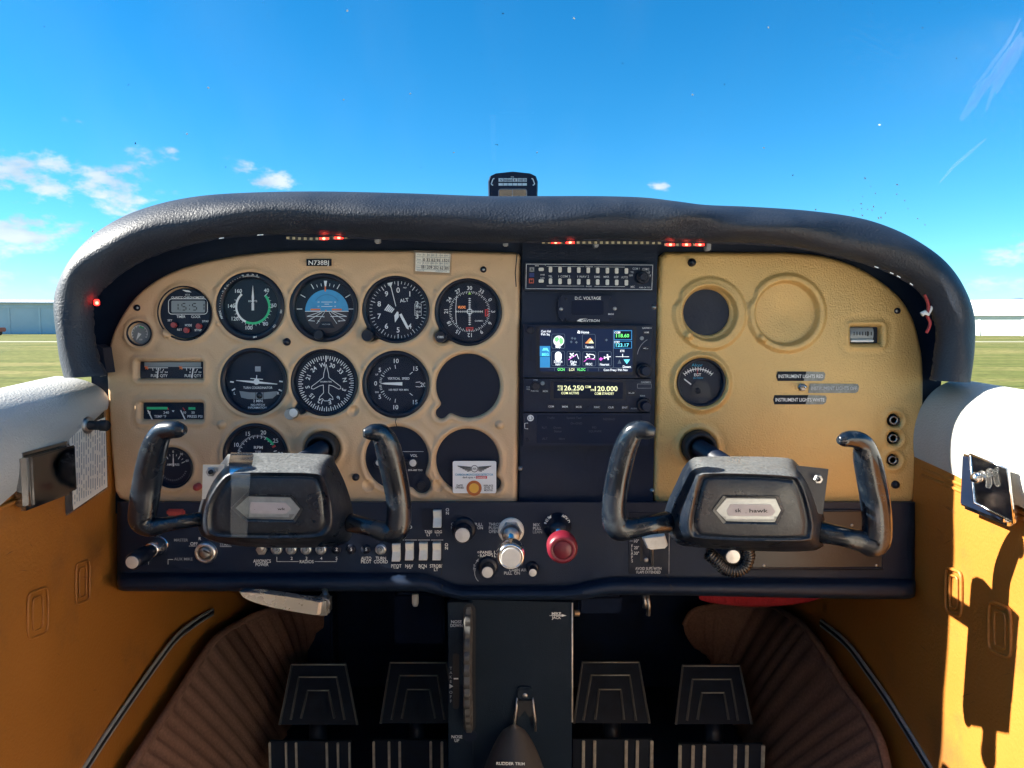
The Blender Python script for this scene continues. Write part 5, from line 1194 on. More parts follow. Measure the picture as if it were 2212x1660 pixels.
knob(t, 1146, 714, 7.5, .008, Y=Yb); btn(t, 1397, 718.5, 13, 8, 'bezel_black', Yb, .002, 'HOME', th_=3.4); btn(t, 1395, 753, 14, 9, 'bezel_black', Yb, .002, '<-', th_=4)
o = knob(t, 1390, 801, 16, .007, Y=Yb); knob(o, 1392, 801, 10.5, .015, 'black_plastic', Yb - .005, name='inner_knob')
b = MB(); b.prism([P(x, y, Yb - .0012) for x, y in rr_pts(1144, 737, 1149, 779, 2)], (0, .001, 0)); b.build('card_slot', 'dial_black', t)
knob(t, 1386, 731, 4.4, .002, 'lcd', Yb, name='light_sensor'); b = MB(); b.text('GARMIN', 1397, 709, 3.4, Yb - .0006, w=20); pr(t, b, 'print_worn', 'lettering')
b = MB(); b.arc(1420, 772, 43, 44, -82, -30, Yb - .0006, 14); pr(t, b, 'print_grey', 'bezel_line')
# com radio
t = radio('com_radio', 'COM radio showing 126.250 and 120.000 below the navigator', 1131, 818, 1408, 890, 1, .007); Yb = YR - .007
b = MB(); b.prism([P(x, y, Yb - .0006) for x, y in rr_pts(1189, 822, 1352, 865, 3)], (0, .0006, 0)); b.build('bezel_frame', 'bezel_black', t)
b = MB(); b.prism([P(x, y, Yb - .0012) for x, y in ((1196, 825), (1346, 826), (1345, 862), (1196, 861))], (0, .0004, 0)); sc = b.build('display', 'screen_black', t); YS = Yb - .0016
for a in (('126.250', 1237, 838.5, 10.5, 'scr_yellow', 48), ('120.000', 1309.5, 840, 10.5, 'scr_yellow', 49), ('COM', 1270, 836, 5, 'scr_yellow', 12), ('RX', 1208.5, 835, 4.6, 'scr_yellow', 7), ('ACT', 1208.5, 842, 3.8, 'scr_yellow', 8), ('STB', 1280, 843, 3.8, 'scr_yellow', 8), ('COM ACTIVE', 1231.5, 849.5, 5, 'scr_yellow', 38), ('COM STANDBY', 1305.5, 850.5, 5, 'scr_yellow', 42)): scr(*a)
for x, q in ((1190.5, 'COM'), (1220.5, 'MEM'), (1250.5, 'ICS'), (1289.5, 'FUNC'), (1320, 'CLR'), (1350, 'ENT')): btn(t, x, 878.5 + (x - 1190) * .015, 15.5, 9, 'bezel_black', Yb, .0018, q, th_=3.8)
btn(t, 1178, 845.5, 14, 9, 'bezel_black', Yb, .0018, 'MON', th_=3.8); btn(t, 1364, 849.5, 17, 11, 'bezel_black', Yb, .0018, '<->', th_=4)
knob(t, 1156.5, 833.5, 8.5, .009, Y=Yb); knob(t, 1172, 828, 4.6, .002, 'lcd', Yb, name='light_sensor'); o = knob(t, 1390, 874.5, 15.5, .007, Y=Yb); knob(o, 1393, 876.5, 10.5, .015, 'black_plastic', Yb - .005, name='inner_knob')
b = MB(); b.text('COM', 1156.5, 821.5, 3, Yb - .0006, w=9); b.text('PWR', 1141, 836.5, 3, Yb - .0006, w=8); b.text('VOL', 1141, 841, 3, Yb - .0006, w=8); b.text('PUSH SQ', 1155, 845, 3, Yb - .0006, w=16); b.text('GARMIN', 1395, 826, 3.6, Yb - .0006, w=21); b.text('TUNE', 1388, 855.5, 3, Yb - .0006, w=11); b.text('PUSH', 1369, 883, 2.8, Yb - .0006, w=12); pr(t, b, 'print_worn', 'lettering'); b = MB(); b.poly([(1377, 830), (1407, 830), (1407, 839), (1377, 839)], .8, Yb - .0006, True); pr(t, b, 'print_grey', 'bezel_line')
knob(t, 1270, 879.5, 2.4, .001, 'dial_black', Yb, name='light_sensor')
# transponder box, dark
t = radio('transponder_box', 'dark unlit transponder box marked L3 at the bottom of the stack', 1130, 892, 1405, 964, 1, .006); Yb = YR - .006
b = MB(); b.prism([P(x, y, Yb - .0006) for x, y in ((1160, 896), (1387, 897), (1384, 959), (1159, 957))], (0, .0005, 0)); sc = b.build('display', 'screen_black', t); YS = Yb - .0007
b = MB()
for x, y, q in ((1190, 903, 'Traffic'), (1240, 903, 'System Test'), (1245, 915, 'On-GND'), (1176, 924, 'RLY'), (1204, 924, 'Down'), (1205, 932, 'Status'), (1284, 924, 'FID'), (1286, 932, 'SQUAWK'), (1177, 948, 'ALT'), (1214, 948, 'Ident'), (1316, 906, 'NEXRAD')): b.text(q, x, y, 4.6, YS - .0002)
M('scr_ghost', (.035, .04, .055), .4); b.build('screen_text', 'scr_ghost', sc)
b = MB(); b.disc(1146, 903.5, 7, Yb - .0006, 20); pr(t, b, 'print_white', 'maker_badge'); b = MB(); b.text('L3', 1146, 903.5, 6.4, Yb - .0010, w=9); pr(t, b, 'print_black', 'badge_letter')
b = MB(); b.poly([(1133.5, 915), (1140, 914), (1140, 927), (1133.5, 926)], 1.2, Yb - .0006, True); pr(t, b, 'print_worn', 'port_outline'); knob(t, 1139, 950, 4.5, .001, 'dial_black', Yb, name='jack'); btn(t, 1139, 920.5, 4.5, 10, 'bezel_black', Yb, .001, name='usb_port')

# ---------------------------------------------------------------- switches, breakers and knobs on the black panel
def rocker(x, y, label, w=17.5, h=35):
    t = thing('rocker_switch', label, 'switch', P(x, y + h / 2, YL), 'white rocker switches'); Y = YL - .0008
    a, c = P(x - w / 2, y - h / 2, Y), P(x + w / 2, y + h / 2, Y); zc = a.z - (a.z - c.z) * .45; b = MB()
    prof = [(a.z, Y), (a.z, Y - .006), (zc, Y - .0032), (c.z, Y - .0105), (c.z, Y)]
    prof = [(a.z, Y), (a.z, Y - .005), (a.z - .001, Y - .0058), (zc + .001, Y - .0036), (zc - .001, Y - .0036), (c.z + .001, Y - .0100), (c.z, Y - .0092), (c.z, Y)]
    b.prism([(a.x, q[1], q[0]) for q in prof], (c.x - a.x, 0, 0)); b.build('rocker', 'ivory', t); return t
def frame_plate(x0, y0, x1, y1):
    b = MB(); b.prism([P(x, y, YL - .0006) for x, y in rr_pts(x0, y0, x1, y1, 3)], (0, .0005, 0)); b.build('switch_frame', 'dial_black', low)
frame_plate(845, 1163, 957, 1214); frame_plate(911, 1099, 957, 1144)
for x, y, q in ((857, 1191, 'white rocker switch above PITOT HT'), (885.5, 1188.5, 'white rocker switch above NAV LT'), (915.3, 1188.5, 'white rocker switch above BCN LT'), (944.2, 1188.5, 'white rocker switch above STROBE LT'), (945.4, 1118.7, 'white rocker switch on its own above LDG LT')): rocker(x, y, q)
for k in range(4): b = MB(); b.line(846 + k * 28.5, 1167, 872 + k * 28.5, 1167, 1.2, YL - .0013); b.build('switch_guard', 'print_worn', low)
def breaker(x, y, txt, metal, label):
    t = thing('circuit_breaker', label, 'breaker', P(x, y + 12, YL), 'circuit breakers'); s = S(x, y, YL); r = 12 if metal else 10.5; b = MB()
    b.lathe([(r * s, 0), (r * s, .002), (r * s * .82, .004), (r * s * .70, .004), (r * s * .68, .002)], P(x, y, YL - .0003), n=24); b.f = b.f[:-1]; b.sm = b.sm[:-1]; b.build('collar', 'brushed' if metal else 'bezel_black', t)
    b = MB(); b.lathe([(r * s * .66, 0), (r * s * .66, .006), (r * s * .58, .0075), (0, .0075)], P(x, y, YL - .0003), n=20); o = b.build('button', 'lcd' if metal else 'bezel_black', t); MB().text(txt, x, y + .5, 6.5, YL - .0003 - .0079).build('lettering', 'print_black' if metal else 'print_white', o)
for k, (x, q, m_) in enumerate(((598, '5', 1), (630, '5', 1), (662, '5', 1), (694, '5', 1), (727, '2', 0), (758.7, '5', 0), (791, '5', 0), (823, '5', 1))):
    breaker(x, 1186.5, q, m_, ['leftmost silver breaker over the RADIOS line', 'second silver breaker over the RADIOS line, from the left', 'third silver breaker over the RADIOS line, from the left', 'fourth silver breaker over the RADIOS line, beside the black ones', 'black breaker at the right end of the RADIOS line', 'unlabelled black breaker left of the AUTO PILOT breaker', 'black breaker above AUTO PILOT', 'silver breaker above TURN COORD'][k])
t = thing('toggle_switch', 'steel avionics power toggle under the left yoke', 'switch', P(566, 1200, YL)); s = S(566, 1187, YL); b = MB(); b.lathe([(12 * s, 0), (12 * s, .003), (8 * s, .0035), (8 * s, .006), (0, .006)], P(566, 1187, YL - .0003), n=6, smooth=False); b.build('nut', 'dull_steel', t); b = MB(); b.tube([P(566, 1187, YL - .006), P(565, 1178, YL - .02)], [.002, .003], 10); b.build('lever', 'white_plastic', t)
# ignition lock
t = thing('ignition_switch', 'round chrome ignition key lock left of the yoke column', 'switch', P(446, 1216, YL)); s = S(446, 1193, YL); b = MB(); b.lathe([(23.5 * s, 0), (23.5 * s, .002), (22 * s, .005), (17 * s, .0062), (15 * s, .005), (15 * s, .004), (0, .004)], P(446, 1193, YL - .0003), n=40); b.build('escutcheon', 'brushed', t)
b = MB(); b.lathe([(12.5 * s, 0), (12.5 * s, .006), (11 * s, .0075), (0, .0075)], P(446, 1193, YL - .004), n=32); o = b.build('lock_barrel', 'dull_steel', t); b = MB(); b.line(439, 1189.5, 453, 1196, 4, YL - .0125); b.build('key_slot', 'print_black', o)
# primer
t = thing('primer_knob', 'black primer plunger with bright end at the far left', 'knob', P(343, 1200, YL)); c0 = P(343, 1179, YL - .0003); e0 = Vector((c0.x + .0, YL - .085, c0.z)); s = S(343, 1179, YL)
b = MB(); b.lathe([(20 * s, 0), (20 * s, .006), (18 * s, .009), (16 * s, .020), (14 * s, .021)], c0, n=28); b.build('collar', 'chrome', t)
b = MB(); b.lathe([(13 * s, .012), (13 * s, .028), (17 * s, .034), (17.5 * s, .062), (14 * s, .066), (0, .066)], c0, n=28); b.build('plunger', 'bezel_black', t); b = MB(); b.lathe([(13 * s, 0), (12 * s, .001), (0, .0015)], c0 + Vector((0, -.066, 0)), n=24); b.build('knob_cap', 'silver_face', t, auto=20)
# carburettor heat
def plain_knob(name, label, x, y, r, L, body='bezel_black', cap='silver_face', flute=0, base=None):
    t = thing(name, label, 'knob', P(x, y + r, YL)); s = S(x, y, YL); c = P(x, y, YL - .0003)
    if base: b = MB(); b.lathe([(base * s, 0), (base * s, .003), (base * s * .8, .005), (0, .005)], c, n=24); b.build('collar', 'bezel_black', t)
    b = MB(); b.lathe([(r * s * .5, .0), (r * s * .5, L * .35), (r * s, L * .45), (r * s * 1.02, L * .9), (r * s * .9, L), (0, L)], c, n=flute or 32, smooth=not flute); b.build('knob_body', body, t, auto=40)
    b = MB(); b.lathe([(r * s * .82, 0), (r * s * .78, .001), (0, .0014)], c + Vector((0, -L, 0)), n=32); b.build('knob_cap', cap, t, auto=20); return t
def back(x, y, Y): q = P(x, y, Y); return q
plain_knob('carburettor_heat_knob', 'silver faced round CARB HT knob on a black hex boss', 1002.5, 1142, 19, .03, base=26)
plain_knob('dimmer_knob', 'small silver faced dimmer knob below PANEL LT', 1054.5, 1223, 14.5, .024, base=22)
plain_knob('cabin_air_knob', 'smallest silver knob at the right of CABIN AIR', 1150, 1226, 10, .02, base=14)
# throttle
t = thing('throttle', 'big silver throttle plunger in the centre of the black panel', 'throttle', P(1104, 1175, YL)); c = P(1104, 1146, YL - .0003); s = S(1104, 1146, YL)
b = MB(); b.lathe([(28 * s, 0), (28 * s, .0025), (25 * s, .004), (0, .004)], c, n=40); b.build('washer', 'ivory', t)
b = MB(); b.lathe([(23 * s, .004), (23 * s, .010), (20 * s, .012), (0, .012)], c, n=6, smooth=False); b.build('nut', 'brushed', t)
b = MB(); b.lathe([(19 * s, .012), (19 * s, .022), (17 * s, .026), (0, .026)], c, n=32); b.build('friction_collar', 'dull_steel', t)
b = MB(); b.lathe([(6 * s, .02), (6 * s, .085), (0, .085)], c, n=16); b.build('shaft', 'chrome', t)
b = MB(); b.lathe([(12 * s, .082), (26 * s, .084), (28 * s, .090), (28 * s, .101), (24.5 * s, .108), (21 * s, .109), (20 * s, .106)], c, n=44); b.build('grip', 'chrome', t); b = MB(); b.lathe([(20 * s, .100), (20 * s, .1085), (18 * s, .1095), (0, .1095)], c, n=36); b.build('grip_cap', 'silver_face', t, auto=20)
# mixture
t = thing('mixture_knob', 'dark red mixture knob right of the throttle', 'knob', P(1204, 1165, YL)); c = P(1204, 1137, YL - .0003); s = S(1204, 1137, YL)
b = MB(); b.lathe([(30 * s, 0), (30 * s, .003), (26 * s, .006), (20 * s, .014), (16 * s, .024), (0, .024)], c, n=36); b.build('boss', 'bezel_black', t)
b = MB(); b.lathe([(6 * s, .02), (6 * s, .075), (0, .075)], c, n=16); b.build('shaft', 'chrome', t)
b = MB(); b.lathe([(12 * s, .072), (27 * s, .074), (30 * s, .080), (30 * s, .092), (27 * s, .098), (20 * s, .100), (18.5 * s, .098), (18 * s, .0985), (16 * s, .0995), (0, .0995)], c, n=44); b.build('grip', 'mixture_red', t)
b = MB()
for q, a in (('D', 66), ('L', 54), ('O', 42), ('H', 30), ('I', -76), ('N', -68), ('S', -57), ('E', -44)): b.text(q, 1204 + 26.5 * math.sin(math.radians(a)), 1138 - 26.5 * math.cos(math.radians(a)), 6.4, YL - .0072, rot=a)
b.quadp([(1184, 1119), (1190, 1113), (1191, 1120)], YL - .0072); b.quadp([(1216, 1113), (1222, 1118), (1216, 1120)], YL - .0072); b.build('lettering', 'print_white', t)
# flaps
t = thing('flap_lever', 'white flap lever on a black plate marked FLAPS', 'lever', P(1401, 1240, YL)); b = MB(); b.prism([P(x, y, YL - .0012) for x, y in ((1358, 1108), (1447, 1108), (1446, 1241), (1358, 1240))], (0, .001, 0)); b.build('plate', 'dial_black', t); Yf = YL - .0017
b = MB(); b.text('10°', 1375, 1169, 6.6, Yf, w=11); b.text('20°', 1375, 1183.5, 6.6, Yf, w=11); b.text('30°', 1375, 1195.5, 6.6, Yf, w=11)
for k, q in enumerate('FLAPS'): b.text(q, 1365.5, 1180 + k * 8, 6.4, Yf, wscale=.8)
b.text('AVOID SLIPS WITH', 1400.5, 1228.5, 6, Yf, w=56); b.text('FLAPS EXTENDED', 1401, 1236.3, 6, Yf, w=52); b.line(1446, 1110, 1445, 1240, .8, Yf); b.line(1360, 1169, 1367, 1169, 1, Yf); b.build('lettering', 'print_worn', t)
b = MB(); b.prism([P(x, y, Yf) for x, y in ((1384, 1120), (1389, 1120), (1388, 1212), (1383, 1212))], (0, .0004, 0)); b.prism([P(x, y, Yf) for x, y in ((1404, 1120), (1409, 1120), (1413, 1218), (1406, 1218))], (0, .0004, 0)); b.build('slot', 'print_black', t)
b = MB(); b.tube([P(1410, 1222, YL - .002), P(1408, 1200, YL - .02), P(1408, 1172, YL - .05)], [.0016, .002, .002], 8); b.build('stem', 'dull_steel', t)
Yq = YL - .055; top_ = [(1388, 1155), (1437, 1152), (1442, 1172), (1412, 1177)]; b = MB(); a_ = [P(x, y, Yq) for x, y in ((1386, 1160), (1436, 1155), (1443, 1178), (1437, 1184), (1404, 1187), (1397, 1184))]; cc = sum(a_, Vector()) / 6
b.loft([[q + Vector((0, .018, .004)) for q in a_], a_, [q.lerp(cc, .12) + Vector((0, -.004, 0)) for q in a_]], False, (True, True)); b.build('handle', 'ivory', t)
screw(t, 1396, 1210, 5, 'dull_steel', Yf, False, .001)
# glovebox
t = thing('glovebox', 'flat dark glovebox door behind the right yoke', 'glovebox', P(1760, 1229, YL)); b = MB()
q = [(1612, 1104), (1908, 1103), (1906, 1228), (1616, 1229)]; a_ = [P(x, y, YL - .0015) for x, y in q]; b.prism(a_, (0, .0014, 0)); M('glove_door', (.016, .015, .018), .35, var=.2, vs=20, bump=.15, bs=300); b.build('door', 'glove_door', t)
b = MB(); b.tube([p + Vector((0, -.0005, 0)) for p in a_] + [a_[0] + Vector((0, -.0005, 0))], .0016, 6); b.build('door_edge', 'bezel_black', t)
for x, y in ((1650, 1222), (1893, 1222), (1840, 1135)): screw(t, x, y, 3.5, 'dull_steel', YL - .0015, False, .0012)
# cabin heat knob and the coiled microphone cord
plain_knob('cabin_heat_knob', 'silver faced knob half wrapped in the coiled cord', 1568, 1187, 18, .03)
t = thing('microphone_cord', 'coiled black microphone cord looped under the right yoke', 'cord', P(1583, 1240, YL - .04)); b = MB(); pts = []
path, _ = catmull([P(1530, 1195, .80), P(1548, 1212, .80), P(1562, 1226, .80), P(1585, 1233, .80), P(1606, 1225, .80), P(1616, 1203, .80), P(1612, 1185, .80)], [0] * 7, 60); n = len(path)
for i, p in enumerate(path):
    tn = (path[min(i + 1, n - 1)] - path[max(i - 1, 0)]).normalized(); e2 = tn.cross(Vector((0, 1, 0))).normalized(); a = i * .42
    pts.append(p + Vector((0, 1, 0)) * (.0055 * math.cos(a)) + e2 * (.0055 * math.sin(a)))
b.tube(pts, .0024, 6); b.build('coil', 'cord', t)
t = thing('parking_brake', 'polished silver parking brake handle under the left switches', 'handle', P(610, 1331, .87)); b = MB()
o1 = spline2([(515, 1281), (520, 1279), (560, 1281), (620, 1289), (690, 1300)], 4) + [(695, 1303), (690, 1330), (686, 1331)] + spline2([(660, 1327), (600, 1316), (550, 1303), (522, 1291)], 4)
a_ = [P(x, y, .865) for x, y in o1]; cc = sum(a_, Vector()) / len(a_); b.loft([[q + Vector((0, .012, 0)) for q in a_], [q + Vector((0, .003, 0)) for q in a_], [q.lerp(cc, .06) for q in a_]], False, (True, True)); b.build('grip', 'polished', t)
b = MB(); b.box(P(700, 1306, .885), (.016, .02, .022), bev=.003); b.tube([P(700, 1300, .885), P(704, 1285, .89), P(700, 1270, .9)], .0035, 8); b.build('pivot', 'dull_steel', t); b = MB(); b.tube([P(697, 1290, .88), P(708, 1296, .875), P(712, 1308, .875), P(704, 1322, .88)], .0009, 6, sub=4); b.build('spring_wire', 'dull_steel', t)
b = MB(); b.box(P(380, 1107, YL - .002), (.022, .006, .008), bev=.002); o = b.build('master_switch', 'button_red'); tag(o, 'red master switch tucked behind the left yoke arm', 'switch')

# ---------------------------------------------------------------- control yokes
YY = .745
def yoke(label, Z, hub, front, horns, boot, plate, hex_, hexin, txt, worn):
    k, ox, oy = Z; D = lambda q: (ox + k * q[0], oy + k * q[1])
    t = thing('control_yoke', label, 'yoke', P(boot[0], boot[1] + 200, YY), 'control yokes')
    full = by_angle(spline2([D(q) for q in hub], 5, True), 80); fr = by_angle(spline2([D(q) for q in front], 4, True), 80)
    cxx = sum(p[0] for p in full) / 80; cyy = sum(p[1] for p in full) / 80
    sc_ = lambda pts, f: [(cxx + (x - cxx) * f, cyy + (y - cyy) * f) for x, y in pts]
    mixp = lambda A, B, w: [(a[0] + (b_[0] - a[0]) * w, a[1] + (b_[1] - a[1]) * w) for a, b_ in zip(A, B)]
    fcx = sum(p[0] for p in fr) / 80; fcy = sum(p[1] for p in fr) / 80
    ins = lambda f: [(fcx + (x - fcx) * f, fcy + (y - fcy) * f) for x, y in fr]
    rings = [(sc_(full, .80), YY + .066), (sc_(full, .92), YY + .064), (sc_(full, .985), YY + .056), (full, YY + .045), (mixp(full, fr, .22), YY + .030), (mixp(full, fr, .5), YY + .010), (mixp(full, fr, .78), YY - .006), (mixp(full, fr, .93), YY - .0125), (fr, YY - .0145), (ins(.97), YY - .0142), (ins(.94), YY - .0115), (ins(.90), YY - .0105), (ins(.87), YY - .0125), (ins(.80), YY - .0132), (ins(.4), YY - .0136)]
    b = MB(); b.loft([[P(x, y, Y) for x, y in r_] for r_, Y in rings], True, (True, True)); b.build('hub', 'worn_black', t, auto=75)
    for path in horns:
        pts = [P(*D(q[:2]), YY + .016 + (q[3] if len(q) > 3 else 0)) for q in path]; rad = [q[2] * 1.13 * k * S(*D(q[:2]), YY) for q in path]
        e = pts[-1] + (pts[-1] - pts[-2]).normalized() * rad[-1] * .8; pts.append(e); rad.append(rad[-1] * .55)
        b = MB(); b.tube(pts, rad, 18, sub=6, flat=.95); b.build('horn', 'gloss_black', t)
    # column through its rubber boot
    c = P(boot[0], boot[1], YP); s = S(boot[0], boot[1], YP)
    b = MB(); b.lathe([(37 * s, -.004), (37 * s, .004), (35 * s, .012), (30 * s, .016), (26 * s, .014), (24 * s, .006), (19 * s, .004)], c, n=40); b.f = b.f[:-2]; b.sm = b.sm[:-2]; b.build('boot', 'rubber', t)
    b = MB(); b.lathe([(18.5 * s, -.01), (18.5 * s, YP - YY - .06)], c, n=28); b.build('column', 'bezel_black', t)
    # push-to-talk plate
    pl = [D(q) for q in plate[0]]; b = MB(); b.prism([P(x, y, YY + .014) for x, y in pl], (0, .0015, 0)); o = b.build('switch_bracket', plate[2], t)
    bx, by = D(plate[1]); s2 = S(bx, by, YY); b = MB(); b.lathe([(10.5 * s2, 0), (10.5 * s2, .002), (9 * s2, .003), (6 * s2, .003), (6 * s2, .0062), (0, .0062)], P(bx, by, YY + .0138), n=6, smooth=False); b.build('push_button', 'dull_steel', o); b = MB(); b.lathe([(5 * s2, 0), (4.5 * s2, .003), (0, .0035)], P(bx, by, YY + .0075), n=16); b.build('button_cap', 'rubber', o)
    # emblem
    hx = [D(q) for q in hex_]; ax = sum(p[0] for p in hx) / 6; ay = sum(p[1] for p in hx) / 6; ex = lambda f: [(ax + (x - ax) * f, ay + (y - ay) * (f * 1.1 if f > 1 else f)) for x, y in hx]
    b = MB(); b.loft([[P(x, y, YY - .0125) for x, y in ex(1.14)], [P(x, y, YY - .0152) for x, y in ex(1.12)], [P(x, y, YY - .0148) for x, y in ex(1.01)]], False, (False, False)); b.build('emblem_frame', 'gloss_black', t)
    b = MB(); b.prism([P(x, y, YY - .0146) for x, y in hx], (0, .001, 0)); em = b.build('emblem', 'emblem', t)
    b = MB(); hi = [D(q) for q in hexin]; b.prism([P(x, y, YY - .0151) for x, y in hi], (0, .0005, 0)); b.build('emblem_label', 'emblem_label', em)
    b = MB(); y0 = max(p[1] for p in hx)
    for j in range(5):
        yy = y0 - 2 - j * 2.1; w_ = (hx[2][0] - hx[1][0]) / 2 + 2 + j * 1.6
        if j < 2: b.line(ax - w_, yy, ax + w_, yy, .7, YY - .0150)
        else: hw = abs(hi[3][0] - hi[0][0]) / 2; b.line(ax - w_, yy, ax - hw + 1, yy, .7, YY - .0150); b.line(ax + hw - 1, yy, ax + w_, yy, .7, YY - .0150)
    b.build('emblem_lines', 'print_black', em)
    b = MB()
    for q, x, y, h, w in txt: d_ = D((x, y)); b.text(q, d_[0], d_[1], h, YY - .0154, w=w)
    b.build('emblem_letter', 'print_black', em)
    return t
ZL, ZR = (.41322, 219.4, 859.2), (.35537, 1261.4, 877.5)
yl_ = yoke('left black control yoke with a strip of clear tape across it', ZL,
     [(670, 295), (930, 290), (1190, 300), (1215, 330), (1270, 440), (1308, 560), (1318, 640), (1310, 710), (1285, 755), (1200, 780), (900, 785), (690, 772), (555, 742), (512, 705), (502, 640), (515, 560), (565, 420), (640, 325)],
     [(690, 398), (900, 392), (1120, 398), (1162, 425), (1188, 500), (1200, 640), (1180, 700), (1130, 728), (900, 735), (720, 732), (625, 728), (562, 715), (545, 650), (562, 545), (620, 445)],
     [[(520, 635, 34, .01), (420, 650, 34), (330, 665, 37), (262, 676, 48), (216, 640, 62), (222, 555, 66), (238, 450, 66), (260, 330, 63, -.006), (284, 240, 57, -.012), (320, 180, 47, -.016), (365, 168, 42, -.02), (405, 168, 38, -.022)],
      [(1300, 655, 46, .01), (1400, 678, 42), (1480, 700, 48), (1540, 690, 60), (1556, 600, 58), (1545, 480, 60), (1518, 350, 62, -.006), (1492, 250, 58, -.012), (1464, 196, 50, -.016), (1432, 182, 42, -.02), (1402, 184, 36, -.022)]],
     (697, 969), ([(530, 352), (640, 352), (620, 530), (525, 530)], (573, 388), 'brushed'),
     [(700, 578), (765, 518), (985, 523), (1036, 582), (1000, 638), (765, 634)], [(775, 580), (780, 548), (960, 550), (990, 580), (965, 608), (780, 606)], [('.', 800, 580, 5, None), ('wk', 940, 582, 5.5, 17)], True)
yr_ = yoke('right black control yoke with a hexagonal silver emblem', ZR,
     [(690, 310), (960, 306), (1230, 315), (1290, 345), (1370, 440), (1440, 600), (1470, 720), (1465, 800), (1440, 868), (1300, 885), (1000, 880), (700, 860), (575, 840), (512, 765), (490, 680), (502, 600), (560, 470), (602, 380), (640, 332)],
     [(730, 412), (1000, 412), (1270, 428), (1312, 455), (1350, 540), (1390, 700), (1385, 780), (1350, 815), (1000, 818), (700, 802), (642, 780), (632, 700), (660, 560), (690, 450)],
     [[(510, 705, 60, .01), (400, 722, 55), (300, 742, 58), (208, 735, 74), (183, 640, 68), (196, 500, 68), (225, 350, 66, -.006), (262, 230, 62, -.012), (302, 160, 56, -.016), (350, 145, 50, -.02), (392, 152, 46, -.022)],
      [(1440, 765, 62, .01), (1560, 790, 55), (1680, 818, 60), (1762, 828, 80), (1782, 720, 78), (1768, 560, 78), (1742, 420, 76, -.006), (1718, 310, 70, -.012), (1700, 240, 56, -.016), (1662, 206, 48, -.02), (1612, 200, 44, -.022), (1578, 205, 38, -.024)]],
     (1509, 966), ([(1290, 362), (1487, 384), (1452, 660), (1380, 640)], (1420, 443), 'bezel_black'),
     [(805, 635), (865, 562), (1165, 564), (1196, 635), (1160, 704), (865, 700)], [(868, 637), (893, 598), (1135, 600), (1166, 640), (1140, 670), (880, 668)], [('sk', 938, 634, 8, 14), ('.', 985, 640, 8, None), ('hawk', 1062, 636, 8, 40)], False)
# tape over the left yoke
t = thing('clear_tape', 'strip of old clear tape wrapped over the left yoke hub', 'tape', P(515, 1120, YY)); b = MB(); rows = []
for (x0, x1, y, Y) in ((499, 545, 978, YY + .045), (497, 548, 984, YY + .016), (494, 545, 1003, YY + .0015), (496, 541, 1022, YY - .0135), (499, 541, 1030, YY - .0168), (500, 539, 1062, YY - .0168), (498, 537, 1110, YY - .0168), (498, 534, 1160, YY - .0168)): rows.append([P(x0 + (x1 - x0) * q / 6, y, Y) for q in range(7)])
b.loft(rows, True, (False, False), closed=False); b.build('strip', 'tape', t)

# ---------------------------------------------------------------- pedestal
Yp = .905
t = ped = thing('pedestal', 'dark centre pedestal with the trim wheel below the throttle', 'pedestal', P(1100, 1660, Yp)); b = MB()
a_ = [P(x, y, Yp) for x, y in ((1016, 1296), (1236, 1302), (1236, 1700), (1016, 1700))]; a_[2].z = a_[3].z = FLOOR + .002
b.prism(a_, (0, .4, 0)); b.build('body', 'pedestal', t); b = MB(); a_ = [P(x, y, Yp - .004) for x, y in ((968, 1302), (1021, 1302), (1021, 1700), (968, 1700))]; a_[2].z = a_[3].z = FLOOR + .002; b.prism(a_, (0, .06, 0)); b.build('trim_cover', 'pedestal', t)
b = MB(); b.tube([P(1236, 1303, Yp), P(1236, 1560, Yp)], .0012, 6); b.build('edge_trim', 'pedal_edge', t)
Yq = Yp - .0045; b = MB(); b.prism([P(x, y, Yq) for x, y in rr_pts(1001, 1306, 1027, 1582, 12)], (0, .0004, 0)); b.build('wheel_slot', 'print_black', t); b = MB(); b.prism([P(x, y, Yq) for x, y in rr_pts(978, 1412, 992, 1532, 6)], (0, .0004, 0)); b.build('indicator_slot', 'print_black', t)
b = MB(); b.rect(980, 1465, 990, 1468, Yq - .0006); b.build('trim_pointer', 'print_white', t); b = MB(); b.prism([P(x, y, Yq) for x, y in rr_pts(1000, 1578, 1030, 1602, 11)], (0, .0003, 0)); b.build('thumb_recess', 'dial_black', t)
for q, x, y, w in (('NOSE', 986, 1343.5, 23), ('DOWN', 986, 1351.5, 26), ('NOSE', 987, 1592, 23), ('UP', 987, 1600, 10)): lab(q, x, y, 6.5, w, 'print_worn', 0, ped, Yq - .0003)
for k_, q in enumerate('TAKE'): lab(q, 974, 1444 + k_ * 9.5, 6, None, 'print_grey', 0, ped, Yq - .0003)
for k_, q in enumerate('OFF'): lab(q, 974, 1496 + k_ * 9.5, 6, None, 'print_grey', 0, ped, Yq - .0003)
b = MB(); b.quadp([(971, 1478), (979, 1483), (971, 1488)], Yq - .0003); b.build('arrow_print', 'print_worn', ped)
lab('MIKE', 1202, 1326, 6, 20, 'print_white', 0, ped, Yp - .0006); lab('JACK', 1202, 1334.5, 6, 20, 'print_white', 0, ped, Yp - .0006); b = MB(); b.line(1187, 1330.3, 1214, 1330.3, 1.1, Yp - .0006); b.quadp([(1213, 1327), (1224, 1330.3), (1213, 1333)], Yp - .0006); b.build('arrow_print', 'print_white', ped)
b = MB(); b.lathe([(.004, 0), (.004, .006), (0, .007)], P(1241, 1325, Yp + .01), (1, 0, 0), 14); b.build('mike_jack', 'dull_steel', ped)
